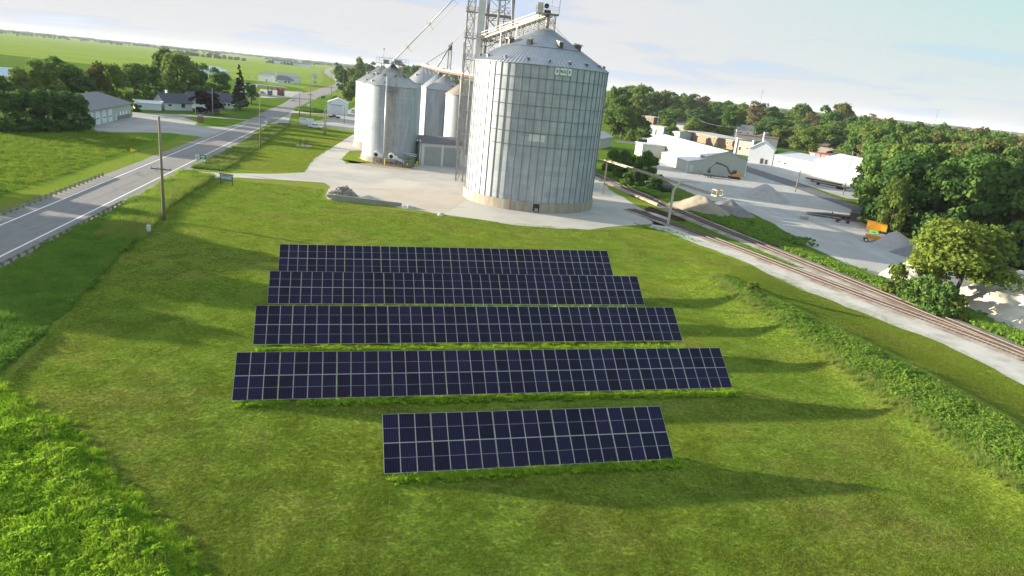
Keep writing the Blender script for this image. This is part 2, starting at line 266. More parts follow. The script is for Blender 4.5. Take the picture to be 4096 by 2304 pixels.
def cellmat():
    m = bpy.data.materials.new('solar cells'); m.use_nodes = True; t = m.node_tree; b = t.nodes['Principled BSDF']
    b.inputs['Roughness'].default_value = 0.25; b.inputs['Specular IOR Level'].default_value = 0.12
    o = N(t, 'ShaderNodeTexCoord').outputs['Object']; s = N(t, 'ShaderNodeSeparateXYZ'); t.links.new(o, s.inputs[0])
    def lines(sock, per, w, off=0.0):
        a = N(t, 'ShaderNodeMath', operation='ADD'); a.inputs[1].default_value = off; t.links.new(sock, a.inputs[0])
        d = N(t, 'ShaderNodeMath', operation='DIVIDE'); d.inputs[1].default_value = per; t.links.new(a.outputs[0], d.inputs[0])
        f = N(t, 'ShaderNodeMath', operation='FRACT'); t.links.new(d.outputs[0], f.inputs[0])
        l = N(t, 'ShaderNodeMath', operation='LESS_THAN'); l.inputs[1].default_value = w; t.links.new(f.outputs[0], l.inputs[0]); return l.outputs[0]
    g1 = lines(s.outputs[0], 0.177, 0.075, 0.03); g2 = lines(s.outputs[1], 0.088, 0.05, 0.0)
    mm = N(t, 'ShaderNodeMath', operation='MAXIMUM'); t.links.new(g1, mm.inputs[0]); hh = N(t, 'ShaderNodeMath', operation='MULTIPLY'); t.links.new(g2, hh.inputs[0]); hh.inputs[1].default_value = 0.35; t.links.new(hh.outputs[0], mm.inputs[1])
    ns = N(t, 'ShaderNodeTexNoise'); ns.inputs['Scale'].default_value = 2; t.links.new(N(t, 'ShaderNodeNewGeometry').outputs['Position'], ns.inputs['Vector'])
    rp = ramp(t, [(0.3, (0.0070, 0.0045, 0.023)), (0.7, (0.0095, 0.0065, 0.029))]); t.links.new(ns.outputs[0], rp.inputs[0])
    mn = N(t, 'ShaderNodeMix', data_type='RGBA'); t.links.new(mm.outputs[0], mn.inputs[0]); t.links.new(rp.outputs[0], mn.inputs[6]); mn.inputs[7].default_value = (0.045, 0.045, 0.085, 1)
    oi = N(t, 'ShaderNodeObjectInfo'); vr = ramp(t, [(0.0, 0.72), (1.0, 1.30)]); t.links.new(oi.outputs['Random'], vr.inputs[0])
    mv = N(t, 'ShaderNodeMix', data_type='RGBA', blend_type='MULTIPLY'); mv.inputs[0].default_value = 1.0; t.links.new(mn.outputs[2], mv.inputs[6]); t.links.new(vr.outputs[0], mv.inputs[7])
    t.links.new(mv.outputs[2], b.inputs['Base Color']); return m

# ------------------------------------------------------------------ mesh helpers
class MB:
    def __init__(s): s.v = []; s.f = []; s.mi = []; s.smooth = False
    def add(s, vs, fs, mi=0):
        b = len(s.v); s.v += [tuple(v) for v in vs]; s.f += [tuple(b+i for i in f) for f in fs]; s.mi += [mi]*len(fs); return s
    def box(s, x0, x1, y0, y1, z0, z1, mi=0):
        return s.add([(x0,y0,z0),(x1,y0,z0),(x1,y1,z0),(x0,y1,z0),(x0,y0,z1),(x1,y0,z1),(x1,y1,z1),(x0,y1,z1)], [(0,3,2,1),(4,5,6,7),(0,1,5,4),(1,2,6,5),(2,3,7,6),(3,0,4,7)], mi)
    def cyl(s, c, r0, r1, z0, z1, n=16, cap=True, mi=0):
        vs = []
        for z, r in ((z0, r0), (z1, r1)):
            vs += [(c[0]+r*math.cos(2*math.pi*i/n), c[1]+r*math.sin(2*math.pi*i/n), z) for i in range(n)]
        fs = [(i, (i+1) % n, n+(i+1) % n, n+i) for i in range(n)]
        if cap: fs += [tuple(range(n-1, -1, -1)), tuple(range(n, 2*n))]
        return s.add(vs, fs, mi)
    def tube(s, a, b, r, n=6, r2_=None, mi=0, cap=True):
        a = Vector(a); b = Vector(b); d = b-a
        if d.length < 1e-6: return s
        q = d.to_track_quat('Z', 'Y'); X = q @ Vector((1,0,0)); Y = q @ Vector((0,1,0)); rr = r if r2_ is None else r2_
        vs = [a+(X*math.cos(2*math.pi*(i+.5)/n)+Y*math.sin(2*math.pi*(i+.5)/n))*r for i in range(n)] + [b+(X*math.cos(2*math.pi*(i+.5)/n)+Y*math.sin(2*math.pi*(i+.5)/n))*rr for i in range(n)]
        fs = [(i, (i+1) % n, n+(i+1) % n, n+i) for i in range(n)]
        if cap: fs += [tuple(range(n-1, -1, -1)), tuple(range(n, 2*n))]
        return s.add(vs, fs, mi)
    def bar(s, a, b, w=0.1, mi=0): return s.tube(a, b, w*0.7, 4, mi=mi)
    def path(s, pts, r, n=6):
        for a, b in zip(pts[:-1], pts[1:]): s.tube(a, b, r, n)
        return s
    def prism(s, outline, y0, y1, mi=0):
        """outline in x,z extruded along y"""
        n = len(outline); vs = [(x, y0, z) for x, z in outline]+[(x, y1, z) for x, z in outline]
        fs = [(i, (i+1) % n, n+(i+1) % n, n+i) for i in range(n)]+[tuple(range(n-1, -1, -1)), tuple(range(n, 2*n))]
        return s.add(vs, fs, mi)
    def torus(s, c, Rr, r, n=24, k=6, axis='z'):
        vs = []
        for i in range(n):
            a = 2*math.pi*i/n
            for j in range(k):
                b = 2*math.pi*j/k; rad = Rr+r*math.cos(b); h = r*math.sin(b)
                p = (rad*math.cos(a), rad*math.sin(a), h)
                if axis == 'y': p = (p[0], p[2], p[1])
                vs.append((c[0]+p[0], c[1]+p[1], c[2]+p[2]))
        fs = [(i*k+j, ((i+1) % n)*k+j, ((i+1) % n)*k+(j+1) % k, i*k+(j+1) % k) for i in range(n) for j in range(k)]
        return s.add(vs, fs)
    def mesh(s, name, mats):
        me = bpy.data.meshes.new(name)
        me.from_pydata(s.v, [], s.f)
        for m in (mats if isinstance(mats, (list, tuple)) else [mats]): me.materials.append(m)
        if any(s.mi): me.polygons.foreach_set('material_index', s.mi)
        bm = bmesh.new(); bm.from_mesh(me); bmesh.ops.recalc_face_normals(bm, faces=bm.faces)
        if s.smooth:
            for f in bm.faces: f.smooth = True
        bm.to_mesh(me); bm.free(); me.update(); return me
    def build(s, name, mats, parent=None, smooth=False):
        s.smooth = smooth
        o = bpy.data.objects.new(name, s.mesh(name, mats)); COL.objects.link(o)
        if parent is not None: o.parent = parent
        return o
def tag(o, label=None, cat=None, group=None, kind=None):
    if label: o['label'] = label
    if cat: o['category'] = cat
    if group: o['group'] = group
    if kind: o['kind'] = kind
    return o
def thing(name, label, cat, loc=(0, 0, 0), rz=0.0, group=None):
    o = bpy.data.objects.new(name, None); COL.objects.link(o); o.empty_display_size = 0.3
    o.location = loc if len(loc) == 3 else (loc[0], loc[1], 0); o.rotation_euler = (0, 0, rz)
    return tag(o, label, cat, group)
def copy_tree(o, parent=None):
    c = o.copy(); COL.objects.link(c); c.parent = parent
    for ch in o.children: copy_tree(ch, c)
    return c
def dup(o, loc, rz=0.0, label=None, group=None, sc=None):
    c = copy_tree(o); c.location = loc if len(loc) == 3 else (loc[0], loc[1], 0); c.rotation_euler = (0, 0, rz)
    if label: c['label'] = label
    if group: c['group'] = group
    if sc is not None: c.scale = sc if hasattr(sc, '__len__') else (sc, sc, sc)
    return c
def text_mesh(txt, size, mt, name, parent, matrix, ext=0.01):
    cu = bpy.data.curves.new('lettering', 'FONT'); cu.body = txt; cu.size = size; cu.align_x = 'CENTER'; cu.align_y = 'CENTER'; cu.extrude = ext; cu.offset = size*0.02
    o = bpy.data.objects.new('lettering', cu); COL.objects.link(o)
    me = bpy.data.meshes.new_from_object(o.evaluated_get(bpy.context.evaluated_depsgraph_get())); bpy.data.objects.remove(o); bpy.data.curves.remove(cu)
    me.materials.clear(); me.materials.append(mt); me.transform(matrix)
    n = bpy.data.objects.new(name, me); COL.objects.link(n); n.parent = parent; return n

# ------------------------------------------------------------------ flat structure sheets
def sheet(name, pts, z, m, kind='structure', sub=0, wig=0.0, drape=False):
    """a polygon laid on the ground; the outline is refined and may be frayed a little"""
    P = []
    n = len(pts)
    for i in range(n):
        a = pts[i]; b = pts[(i+1) % n]; L = math.hypot(b[0]-a[0], b[1]-a[1]); k = max(1, min(60, int(L/sub))) if sub else 1
        for j in range(k):
            t = j/k; x = a[0]+(b[0]-a[0])*t; y = a[1]+(b[1]-a[1])*t
            if wig:
                q = noise.noise_vector((x*0.7, y*0.7, 3.1))+noise.noise_vector((x*0.25, y*0.25, 9.1)); x += q.x*wig; y += q.y*wig
            P.append((x, y))
    bm = bmesh.new(); vs = [bm.verts.new((x, y, z)) for x, y in P]
    es = [bm.edges.new((vs[i], vs[(i+1) % len(vs)])) for i in range(len(vs))]
    bmesh.ops.triangle_fill(bm, use_beauty=True, use_dissolve=False, edges=es)
    for f in bm.faces:
        if f.normal.z < 0: f.normal_flip()
    me = bpy.data.meshes.new(name); bm.to_mesh(me); bm.free(); me.materials.append(m)
    o = bpy.data.objects.new(name, me); COL.objects.link(o); o['kind'] = kind; return o
def ribbon(name, L, w0, w1, z, m, parent=None):
    """strip along polyline L from offset w0 to w1 (left is negative)"""
    vs = []; n = len(L)
    for i in range(n):
        a = Vector(L[max(0, i-1)]); b = Vector(L[min(n-1, i+1)]); d = (b-a).normalized(); nn = Vector((d.y, -d.x))
        p = Vector(L[i]); vs += [(*(p+nn*w0), z), (*(p+nn*w1), z)]
    fs = [(2*i, 2*i+1, 2*i+3, 2*i+2) for i in range(n-1)]
    o = MB().add(vs, fs).build(name, m, parent)
    return o
def bez(L, k=6):
    """Catmull-Rom through the points"""
    out = []
    for i in range(len(L)-1):
        p0 = Vector(L[max(0, i-1)]); p1 = Vector(L[i]); p2 = Vector(L[i+1]); p3 = Vector(L[min(len(L)-1, i+2)])
        for j in range(k):
            t = j/k; q = 0.5*((2*p1)+(p2-p0)*t+(2*p0-5*p1+4*p2-p3)*t*t+(3*p1-p0-3*p2+p3)*t**3); out.append(tuple(q))
    out.append(tuple(L[-1])); return out
def zpx(x0, y0, s, pts): return [at(x0+x/s, y0+y/s) for x, y in pts]

# ground: one sheet, fine near the solar field and coarse out to the horizon
def axis_pts(lo, hi, step, far):
    a = list(np.arange(lo, hi+0.01, step)); s = step; x = hi; r = []
    while x < far: s *= 1.35; x += s; r.append(x)
    l = []; s = step; x = lo
    while x > -far: s *= 1.35; x -= s; l.append(x)
    return l[::-1]+a+r
XS = axis_pts(-60, 64, 1.0, 22000); YS = axis_pts(-8, 130, 1.0, 22000)
gv = [(x, y, hz(x, y)) for y in YS for x in XS]; nx = len(XS)
gf = [(j*nx+i, j*nx+i+1, (j+1)*nx+i+1, (j+1)*nx+i) for j in range(len(YS)-1) for i in range(nx-1)]
g = MB().add(gv, gf).build('ground', m_lawn, smooth=True); g['kind'] = 'structure'

# everything far from the mown field has a richer green
sheet('meadow', [(-74.5, 60), (-90, 130), (-100, 190), (-118, 245), (-128, 250), (-400, 330), (-500, 100), (-300, -60), (-50, -60)], 0.02, m_meadow)
sheet('town_ground', [(22, 214), (34, 176), (44, 152), (52, 130), (60, 108), (66, 85), (70, 60), (900, 60), (2500, 900), (1500, 2500), (100, 2600), (-100, 1200), (-140, 700), (-120, 420), (-60, 330), (10, 330)], 0.02, m_town)
sheet('roadside_grass', [(-117, 290), (-128, 345), (-150, 430), (-190, 600), (-215, 650), (-400, 720), (-700, 900), (-1500, 1600), (-1500, 300), (-600, 200), (-300, 240), (-125, 246)], 0.025, m_town)

# crop fields on the far left, out to the horizon
fe = zpx(960, 220, 5.152, [(0, 505), (400, 535), (760, 598), (1280, 690), (1640, 612), (1745, 500), (1650, 335), (1740, 292), (1950, 252)])
field = [at(-900, 190), at(0, 217), at(149, 233), at(400, 262), at(700, 285)]+fe+[(-1400, 6000), (-4000, 15000), (-16000, 15000), (-16000, 4000)]
sheet('crop_field', field, 0.06, m_cont)
sheet('farther_field', [(-2600, 5600), (-1500, 5900), (-3500, 14500), (-15000, 14500), (-15000, 9000)], 0.12, mat('hazy crops', (0.20, 0.27, 0.09), (0.13, 0.20, 0.06), scale=0.002, aniso=(1, 4, 1), spec=0.0))
sheet('east_field', [(330, 900), (1200, 900), (6000, 3000), (4000, 9000), (500, 9000)], 0.06, mat('east crops', (0.15, 0.22, 0.05), (0.19, 0.23, 0.07), scale=0.01, aniso=(1, 4, 1), spec=0.0))

# highway
U = Vector((-0.206, 0.9785)); MID = Vector((-68.8, 92.8))
def hwc(s): p = MID+U*s; return (p.x, p.y)
eL = zpx(960, 220, 5.152, [(520, 1150), (800, 1045), (1000, 930), (1180, 800), (1500, 750), (1640, 690), (1840, 640), (1950, 600), (1970, 560), (1940, 510), (1870, 460), (1760, 380), (1740, 330), (1790, 280), (1900, 257)])
eR = zpx(960, 220, 5.152, [(560, 1420), (860, 1270), (1090, 1150), (1480, 970), (1740, 850), (1900, 770), (2040, 680), (2120, 600), (2100, 550), (1990, 470), (1870, 360), (1860, 320), (1935, 280)])
nrm = Vector((U.y, -U.x))
def off(s, w): p = MID+U*s+nrm*w; return (p.x, p.y)
sheet('highway', [off(-170, -4.6), off(60, -4.6), off(150, -4.8), off(205, -5.5)]+bez(eL, 4)+bez(eR, 4)[::-1]+[off(150, 4.6), off(60, 4.6), off(-170, 4.6)], 0.055, m_asph)
sheet('road_shoulder', [off(-170, -6.4), off(100, -6.4), off(150, -6.4), off(150, 6.0), off(40, 6.6), off(-170, 6.6)], 0.04, m_shoulder, sub=4, wig=0.25)
for nm, w, s0, s1 in (('edge_line', -3.62, -170, 184), ('edge_line', 3.62, -170, 186)):
    o = ribbon(nm, [off(s0, w), off(s1, w)], -0.13, 0.13, 0.062, m_line); o['kind'] = 'structure'
for w in (-0.17, 0.17):
    o = ribbon('centre_line', [off(-170, w), off(400, w+2)], -0.05, 0.05, 0.062, m_yel); o['kind'] = 'structure'

# elevator yard and drives (limestone gravel)
yard = [at(705, 725), at(740, 712), at(890, 708), at(1100, 719), at(1296, 732), at(1318, 747), at(1303, 795), at(1430, 803), at(1606, 827), at(1765, 859), at(1908, 878), at(2067, 902), at(2226, 914), at(2353, 918), at(2480, 906), at(2608, 898), at(2660, 905), (31.5, 150), (24, 190), (23, 240), (10, 330), (-40, 340), (-112, 420), (-106, 366), (-96, 372), (-84, 330), at(1240, 493), at(1400, 502), at(1420, 533), at(1383, 556), at(1320, 595), at(1256, 636), at(1216, 690), at(1110, 696), at(890, 694), at(760, 683), at(735, 690), (-73.5, 151)]
sheet('gravel_yard', yard, 0.045, m_grav, sub=2.5, wig=0.35)
sheet('yard_grass_island', [at(1367, 634), at(1399, 604), at(1439, 602), (-44, 215), (-49.5, 203), (-42, 195), at(1383, 655)], 0.06, m_lawn, sub=1.5, wig=0.2)
sheet('crushed_stone_apron', [at(1303, 797), at(1310, 757), at(1560, 752), at(1780, 765), at(1860, 800), at(1790, 850), at(1606, 829), at(1430, 805)], 0.055, mat('tan crushed stone', (0.44, 0.37, 0.28), (0.38, 0.34, 0.29), scale=0.35, rough=0.95, c3=(0.42, 0.39, 0.35), s3=0.12, bump=0.3, bscale=8), sub=2, wig=0.4)
sheet('bare_dirt', [(-53, 197), (-45, 193), (-34, 194), (-28, 190), (-33, 186), (-46, 189)], 0.06, m_dirt, sub=1.2, wig=0.9)
sheet('side_street', [at(1240, 489), at(1480, 506), (-60, 285), (-96, 291)], 0.05, m_lot)
sheet('drive_apron', [at(632, 742), at(700, 730), at(760, 716), at(900, 710), at(900, 693), at(790, 688), at(742, 672), at(690, 697)], 0.058, mat('pale drive gravel', (0.40, 0.39, 0.37), (0.30, 0.295, 0.285), scale=.5, rough=.95, detail=8), sub=1.5, wig=.3)
# fire station lot, drives on the left
sheet('station_lot', [at(354, 517), at(354, 495), at(475, 478), at(530, 466), at(530, 449), at(640, 455), at(760, 460), at(1000, 479), at(1035, 482), at(985, 500), at(830, 551), at(680, 532), at(520, 530), at(400, 528)], 0.045, m_lot, sub=3, wig=0.3)
sheet('station_island', zpx(520, 320, 4.262, [(920, 640), (1180, 622), (1500, 650), (1990, 690), (1780, 770), (1580, 803), (1300, 795), (1100, 760), (1160, 725)]), 0.06, m_meadow, sub=2, wig=0.3)
sheet('gas_station_lot', zpx(960, 220, 5.152, [(330, 830), (400, 880), (860, 890), (1270, 870), (1290, 760), (820, 735), (430, 700)]), 0.05, m_lot)
sheet('tank_lot', zpx(960, 220, 5.152, [(1090, 1150), (1790, 1215), (2250, 1130), (2440, 1040), (2440, 1400), (1520, 1375), (1830, 1300), (1880, 1240), (1240, 1200), (1000, 1200)]), 0.058, m_lot)
sheet('road_turnout', zpx(960, 220, 5.152, [(870, 1280), (1060, 1180), (1090, 1150), (1000, 1400), (1210, 1370), (1180, 1390), (600, 1430)]), 0.052, m_lot)
# town side: right-hand gravel yard and streets
sheet('supply_yard', [(52, 300), (45.4, 237), (46.8, 211), (51, 190), (58, 178), (60, 160), (58.5, 140), (60.4, 130), (61.5, 117), (66, 104), (69.5, 88), (74, 68), (120, 68), (112, 118), (92, 150), (88, 172), (88, 184), (99, 205), (99, 256), (89.5, 282), (86, 300)], 0.04, m_gravr, sub=3, wig=0.5)
sheet('truck_yard', [(98, 306), (103, 257), (106, 225), (135, 225), (140, 300), (112, 350), (104, 335)], 0.042, m_gravr, sub=3, wig=0.4)
sheet('side_road', [(86, 330), (89.7, 280.6), (94.7, 238), (95.8, 201.8), (97, 170), (103, 130), (110, 80), (116, 80), (110, 130), (104, 170), (101.9, 215.6), (102.2, 257.4), (97.5, 305.7), (96, 345)], 0.055, m_road2)
sheet('main_street', [(48, 372), (120, 372), (300, 420), (300, 432), (120, 386), (48, 386)], 0.05, m_road2)
sheet('town_lot', [(66, 386), (84, 388), (120, 480), (95, 500), (70, 430)], 0.048, m_lot)

# rail corridor
T1 = bez([(-6, 330), (10, 268), (22.5, 220.0), (37.0, 167.5), (43.6, 145.5), (49.9, 126.5), (56.8, 105.6), (61.6, 90.5), (64.8, 79.9), (74, 48), (86, 8)], 8)
T2 = bez([(26.0, 159.5), (30.3, 150.5), (36.7, 138.5), (42.4, 125.8), (48.5, 111.8), (54.0, 99.8), (60.0, 88.0), (64.0, 79.0)], 8)
sheet('crushed_stone_strip', [at(2608, 896)]+zpx(2350, 600, 3.6233, [(900, 1125), (1100, 1188), (1400, 1288), (1800, 1438)])+zpx(2800, 1000, 1.449, [(300, 85), (480, 190), (700, 270), (1000, 390), (1400, 540), (1600, 640), (1877, 790)])+[(66, 40), (78, 5), (90, 5), (74, 50), (67, 76), (60, 97), (50, 118), (44, 134), (33, 158), (28, 160), (29, 145)], 0.045, m_strip, sub=2, wig=0.7)
for nm, T, w in (('track_bed', T1, 2.5), ('siding_bed', T2, 1.9)):
    n = len(T); vs = []
    for i in range(n):
        a = Vector(T[max(0, i-1)]); b = Vector(T[min(n-1, i+1)]); d = (b-a).normalized(); nn = Vector((d.y, -d.x)); p = Vector(T[i])
        for o_, z_ in ((-w-0.6, 0.03), (-w+0.4, 0.22), (w-0.4, 0.22), (w+0.6, 0.03)): q = p+nn*o_; vs.append((q.x, q.y, z_ if nm == 'track_bed' else z_-0.015))
    fs = [(4*i+k, 4*i+k+1, 4*i+5+k, 4*i+4+k) for i in range(n-1) for k in range(3)]
    o = MB().add(vs, fs).build(nm, m_ballast); o['kind'] = 'structure'
def along(T, step):
    out = []; acc = 0; 
    for a, b in zip(T[:-1], T[1:]):
        a = Vector(a); b = Vector(b); L = (b-a).length; d = (b-a)/L; s = -acc % step if False else (step-acc if acc > 0 else 0)
        while s < L: out.append((a+d*s, d)); s += step
        acc = (acc+L) % step
    return out
m_tie = mat('old ties', (0.085, 0.058, 0.048), (0.13, 0.092, 0.076), scale=1.5, rough=0.95)
m_rail = mat('rail steel', (0.085, 0.052, 0.040), (0.13, 0.088, 0.070), scale=1.2, rough=0.6)
def track(T, nm, label, zt):
    root = thing(nm, label, 'railway track', (T[0][0], T[0][1], 0)); ox, oy = T[0]
    tb = MB()
    for p, d in along(T, 0.62):
        nn = Vector((d.y, -d.x)); q = Vector((p.x-ox, p.y-oy)); j = random.uniform(-.06, .06)
        c = [q+nn*(1.3+j)+d*.115, q-nn*(1.3-j)+d*.115, q-nn*(1.3-j)-d*.115, q+nn*(1.3+j)-d*.115]
        tb.add([(v.x, v.y, zt) for v in c]+[(v.x, v.y, zt+.09) for v in c], [(4, 5, 6, 7), (0, 1, 5, 4), (1, 2, 6, 5), (2, 3, 7, 6), (3, 0, 4, 7)])
    o = tb.build('ties', m_tie, root)
    for sg in (-1, 1):
        rb = MB(); n = len(T)
        pts = []
        for i in range(n):
            a = Vector(T[max(0, i-1)]); b = Vector(T[min(n-1, i+1)]); d = (b-a).normalized(); nn = Vector((d.y, -d.x)); q = Vector(T[i])+nn*sg*0.755; pts.append((q.x-ox, q.y-oy, nn))
        for (x0, y0, n0), (x1, y1, n1) in zip(pts[:-1], pts[1:]):
            vs = []
            for x, y, nn in ((x0, y0, n0), (x1, y1, n1)):
                vs += [(x-nn.x*.05, y-nn.y*.05, zt+.085), (x+nn.x*.05, y+nn.y*.05, zt+.085), (x+nn.x*.04, y+nn.y*.04, zt+.24), (x-nn.x*.04, y-nn.y*.04, zt+.24)]
            rb.add(vs, [(0, 1, 5, 4), (1, 2, 6, 5), (2, 3, 7, 6), (3, 0, 4, 7)])
        rb.build('rail', m_rail, root)
    return root
random.seed(4)
track(T1, 'railway_track', 'long main railway track running past the big silo along the gravel strip', 0.17)
track(T2, 'railway_track', 'short rusty siding track merging into the main line beside the stone strip', 0.155)
# weedy green strip between the two tracks
sheet('weedy_strip', [(34.6, 158), (40.5, 145), (45.2, 130.5), (50.5, 116), (48, 117.5), (43.5, 129), (38.5, 139), (33, 150.5)], 0.05, m_meadow, sub=1.5, wig=0.3)

# ------------------------------------------------------------------ the big silo
def grain_bin(name, label, cx, cy, r, base, eave, rc, top, bm, rings=(), nstiff=0, ribs=60, group=None, roofm=None, concm=None, conc_r=0.35, vents=(), cap=True, ladder=None):
    root = thing(name, label, 'grain silo', (cx, cy, 0), 0, group)
    MB().cyl((0, 0), r+conc_r, r+conc_r, -0.1, base, 72).build('foundation_ring', concm or m_conc, root)
    w = MB(); n = 144
    w.cyl((0, 0), r, r, base, eave, n, cap=False).build('wall', bm, root, smooth=True)
    if nstiff:
        st = MB()
        for i in range(nstiff):
            a = math.pi*2*(i+0.5)/nstiff+R(14.15-90); c, s_ = math.cos(a), math.sin(a); t = (-s_*.085, c*.085)
            q = [(c*(r-.01)-t[0], s_*(r-.01)-t[1]), (c*(r-.01)+t[0], s_*(r-.01)+t[1]), (c*(r+.13)+t[0], s_*(r+.13)+t[1]), (c*(r+.13)-t[0], s_*(r+.13)-t[1])]
            st.add([(x, y, base) for x, y in q]+[(x, y, eave-.05) for x, y in q], [(0, 1, 5, 4), (1, 2, 6, 5), (2, 3, 7, 6), (3, 0, 4, 7), (4, 5, 6, 7)])
        st.build('stiffeners', mat('shaded stiffener steel', (0.19, 0.21, 0.235), (0.25, 0.265, 0.285), scale=0.8, rough=0.5, metal=0.2), root)  # darker than the sheets: the ribs' shadowed look is put into the colour
    for z in rings:
        MB().torus((0, 0, z), r+.18, .05, 96, 5).build('wind_ring', m_steelr, root, smooth=True)
    rf = MB(); ov = r+0.28; nr = 96
    prof = [(ov, eave-.04), (ov, eave+.02), (rc, top)]
    vs = []; 
    for rr, z in prof: vs += [(rr*math.cos(2*math.pi*i/nr), rr*math.sin(2*math.pi*i/nr), z) for i in range(nr)]
    fs = [(k*nr+i, k*nr+(i+1) % nr, (k+1)*nr+(i+1) % nr, (k+1)*nr+i) for k in range(2) for i in range(nr)]
    rf.add(vs, fs)
    for i in range(ribs):
        a = 2*math.pi*i/ribs; c, s_ = math.cos(a), math.sin(a); wd = 0.05+0.02*(r > 10); t = (-s_*wd, c*wd); h = .13 if r > 10 else .11
        A = [(c*ov-t[0], s_*ov-t[1]), (c*ov+t[0], s_*ov+t[1])]; B = [(c*rc-t[0]*.4, s_*rc-t[1]*.4), (c*rc+t[0]*.4, s_*rc+t[1]*.4)]
        rf.add([(*A[0], eave), (*A[1], eave), (*B[1], top), (*B[0], top), (*A[0], eave+h), (*A[1], eave+h), (*B[1], top+h*.7), (*B[0], top+h*.7)], [(4, 5, 6, 7), (0, 1, 5, 4), (1, 2, 6, 5), (3, 0, 4, 7)])
    rf.build('roof', roofm or (m_binroof if r > 10 else m_sroof), root)
    if r > 10:
        rm = rc+(ov-rc)*.52; zm = eave+.1+(top-eave)*.48
        MB().torus((0, 0, zm), rm, .06, 80, 4).build('roof_ring', m_steelr, root)
    if cap:
        MB().cyl((0, 0), rc+.1, rc*.75, top-.1, top+.35, 24).cyl((0, 0), rc*.75, rc*.18, top+.35, top+.7, 24).build('roof_cap', mat('cap metal', (0.50, 0.47, 0.40), (0.42, 0.39, 0.34), scale=1, rough=.5, metal=.3), root, smooth=False)
    for fr, ang, sz in vents:
        rr = rc+(ov-rc)*fr; z = top+(eave-top)*fr; c, s_ = math.cos(ang), math.sin(ang); sl_ = (top-eave)/(ov-rc)
        v = MB()
        def P(u, w_, h): # u outwards down the slope, w_ sideways, h up from the roof
            q = rr+u; return (c*q-s_*w_, s_*q+c*w_, z-u*sl_+h)
        v.add([P(-.45*sz, -.35*sz, 0), P(.45*sz, -.35*sz, -.05), P(.45*sz, .35*sz, -.05), P(-.45*sz, .35*sz, 0), P(-.45*sz, -.35*sz, .55*sz), P(.45*sz, -.35*sz, 1.0*sz), P(.45*sz, .35*sz, 1.0*sz), P(-.45*sz, .35*sz, .55*sz)], [(0, 1, 5, 4), (1, 2, 6, 5), (2, 3, 7, 6), (3, 0, 4, 7)])
        vo = v.build('roof_vent', m_dark if sz > .9 else m_steelr, root)
        MB().add([P(-.6*sz, -.5*sz, .55*sz), P(.75*sz, -.5*sz, 1.1*sz), P(.75*sz, .5*sz, 1.1*sz), P(-.6*sz, .5*sz, .55*sz), P(-.6*sz, -.5*sz, .70*sz), P(.75*sz, -.5*sz, 1.25*sz), P(.75*sz, .5*sz, 1.25*sz), P(-.6*sz, .5*sz, .70*sz)], [(0, 3, 2, 1), (4, 5, 6, 7), (0, 1, 5, 4), (1, 2, 6, 5), (2, 3, 7, 6), (3, 0, 4, 7)]).build('vent_hood', m_steel, vo)
    return root
m_steelr = mat('ring steel', (0.17, 0.185, 0.21), (0.12, 0.13, 0.15), scale=1, rough=0.5, metal=0.4)
m_binroof = mat('bin roof sheets', (0.32, 0.355, 0.405), (0.38, 0.415, 0.46), scale=0.6, rough=0.5, metal=0.25)
m_sroof = mat('small bin roof sheets', (0.40, 0.42, 0.44), (0.33, 0.35, 0.375), scale=0.6, rough=0.55, metal=0.15)
m_rroof = mat('rust streaked roof', (0.50, 0.47, 0.43), (0.46, 0.36, 0.27), scale=1.2, rough=0.6, metal=0.25)
bigm = binmat('big bin sheets', (0.335, 0.375, 0.425), (0.415, 0.450, 0.495), (0.315, 0.35, 0.395), 14.68, 1.647*2, 1.12, 0.30, 0.45, 0.02)
smlm = binmat('small bin sheets', (0.305, 0.350, 0.400), (0.340, 0.385, 0.435), (0.24, 0.275, 0.315), 8, 2.8, 1.12, 0.12, 0.55, 0.018)
wmm = binmat('pale bin sheets', (0.345, 0.385, 0.430), (0.375, 0.415, 0.460), (0.29, 0.325, 0.365), 6, 2.8, 1.12, 0.1, 0.55, 0.018)
BX, BY, BR = 1.52, 158.3, 14.68
uv = [(0.45, R(d), 1.25) for d in (-152, -112, -65, -22, 20, 60, 100, 150, -190)]
lv = [(0.90, R(d), .6) for d in (-165, -146, -124, -102, -84, -66, -48, -28, -8, 30, 70, 110, 150)]
big = grain_bin('big_silo', 'huge corrugated steel silo with vertical ribs and a lettered sign under the eave', BX, BY, BR, 2.1, 29.8, 2.2, 37.2, bigm,
                rings=(27.2, 24.5, 21.8, 19.1, 16.4, 13.7), nstiff=56, ribs=112, vents=uv+lv)
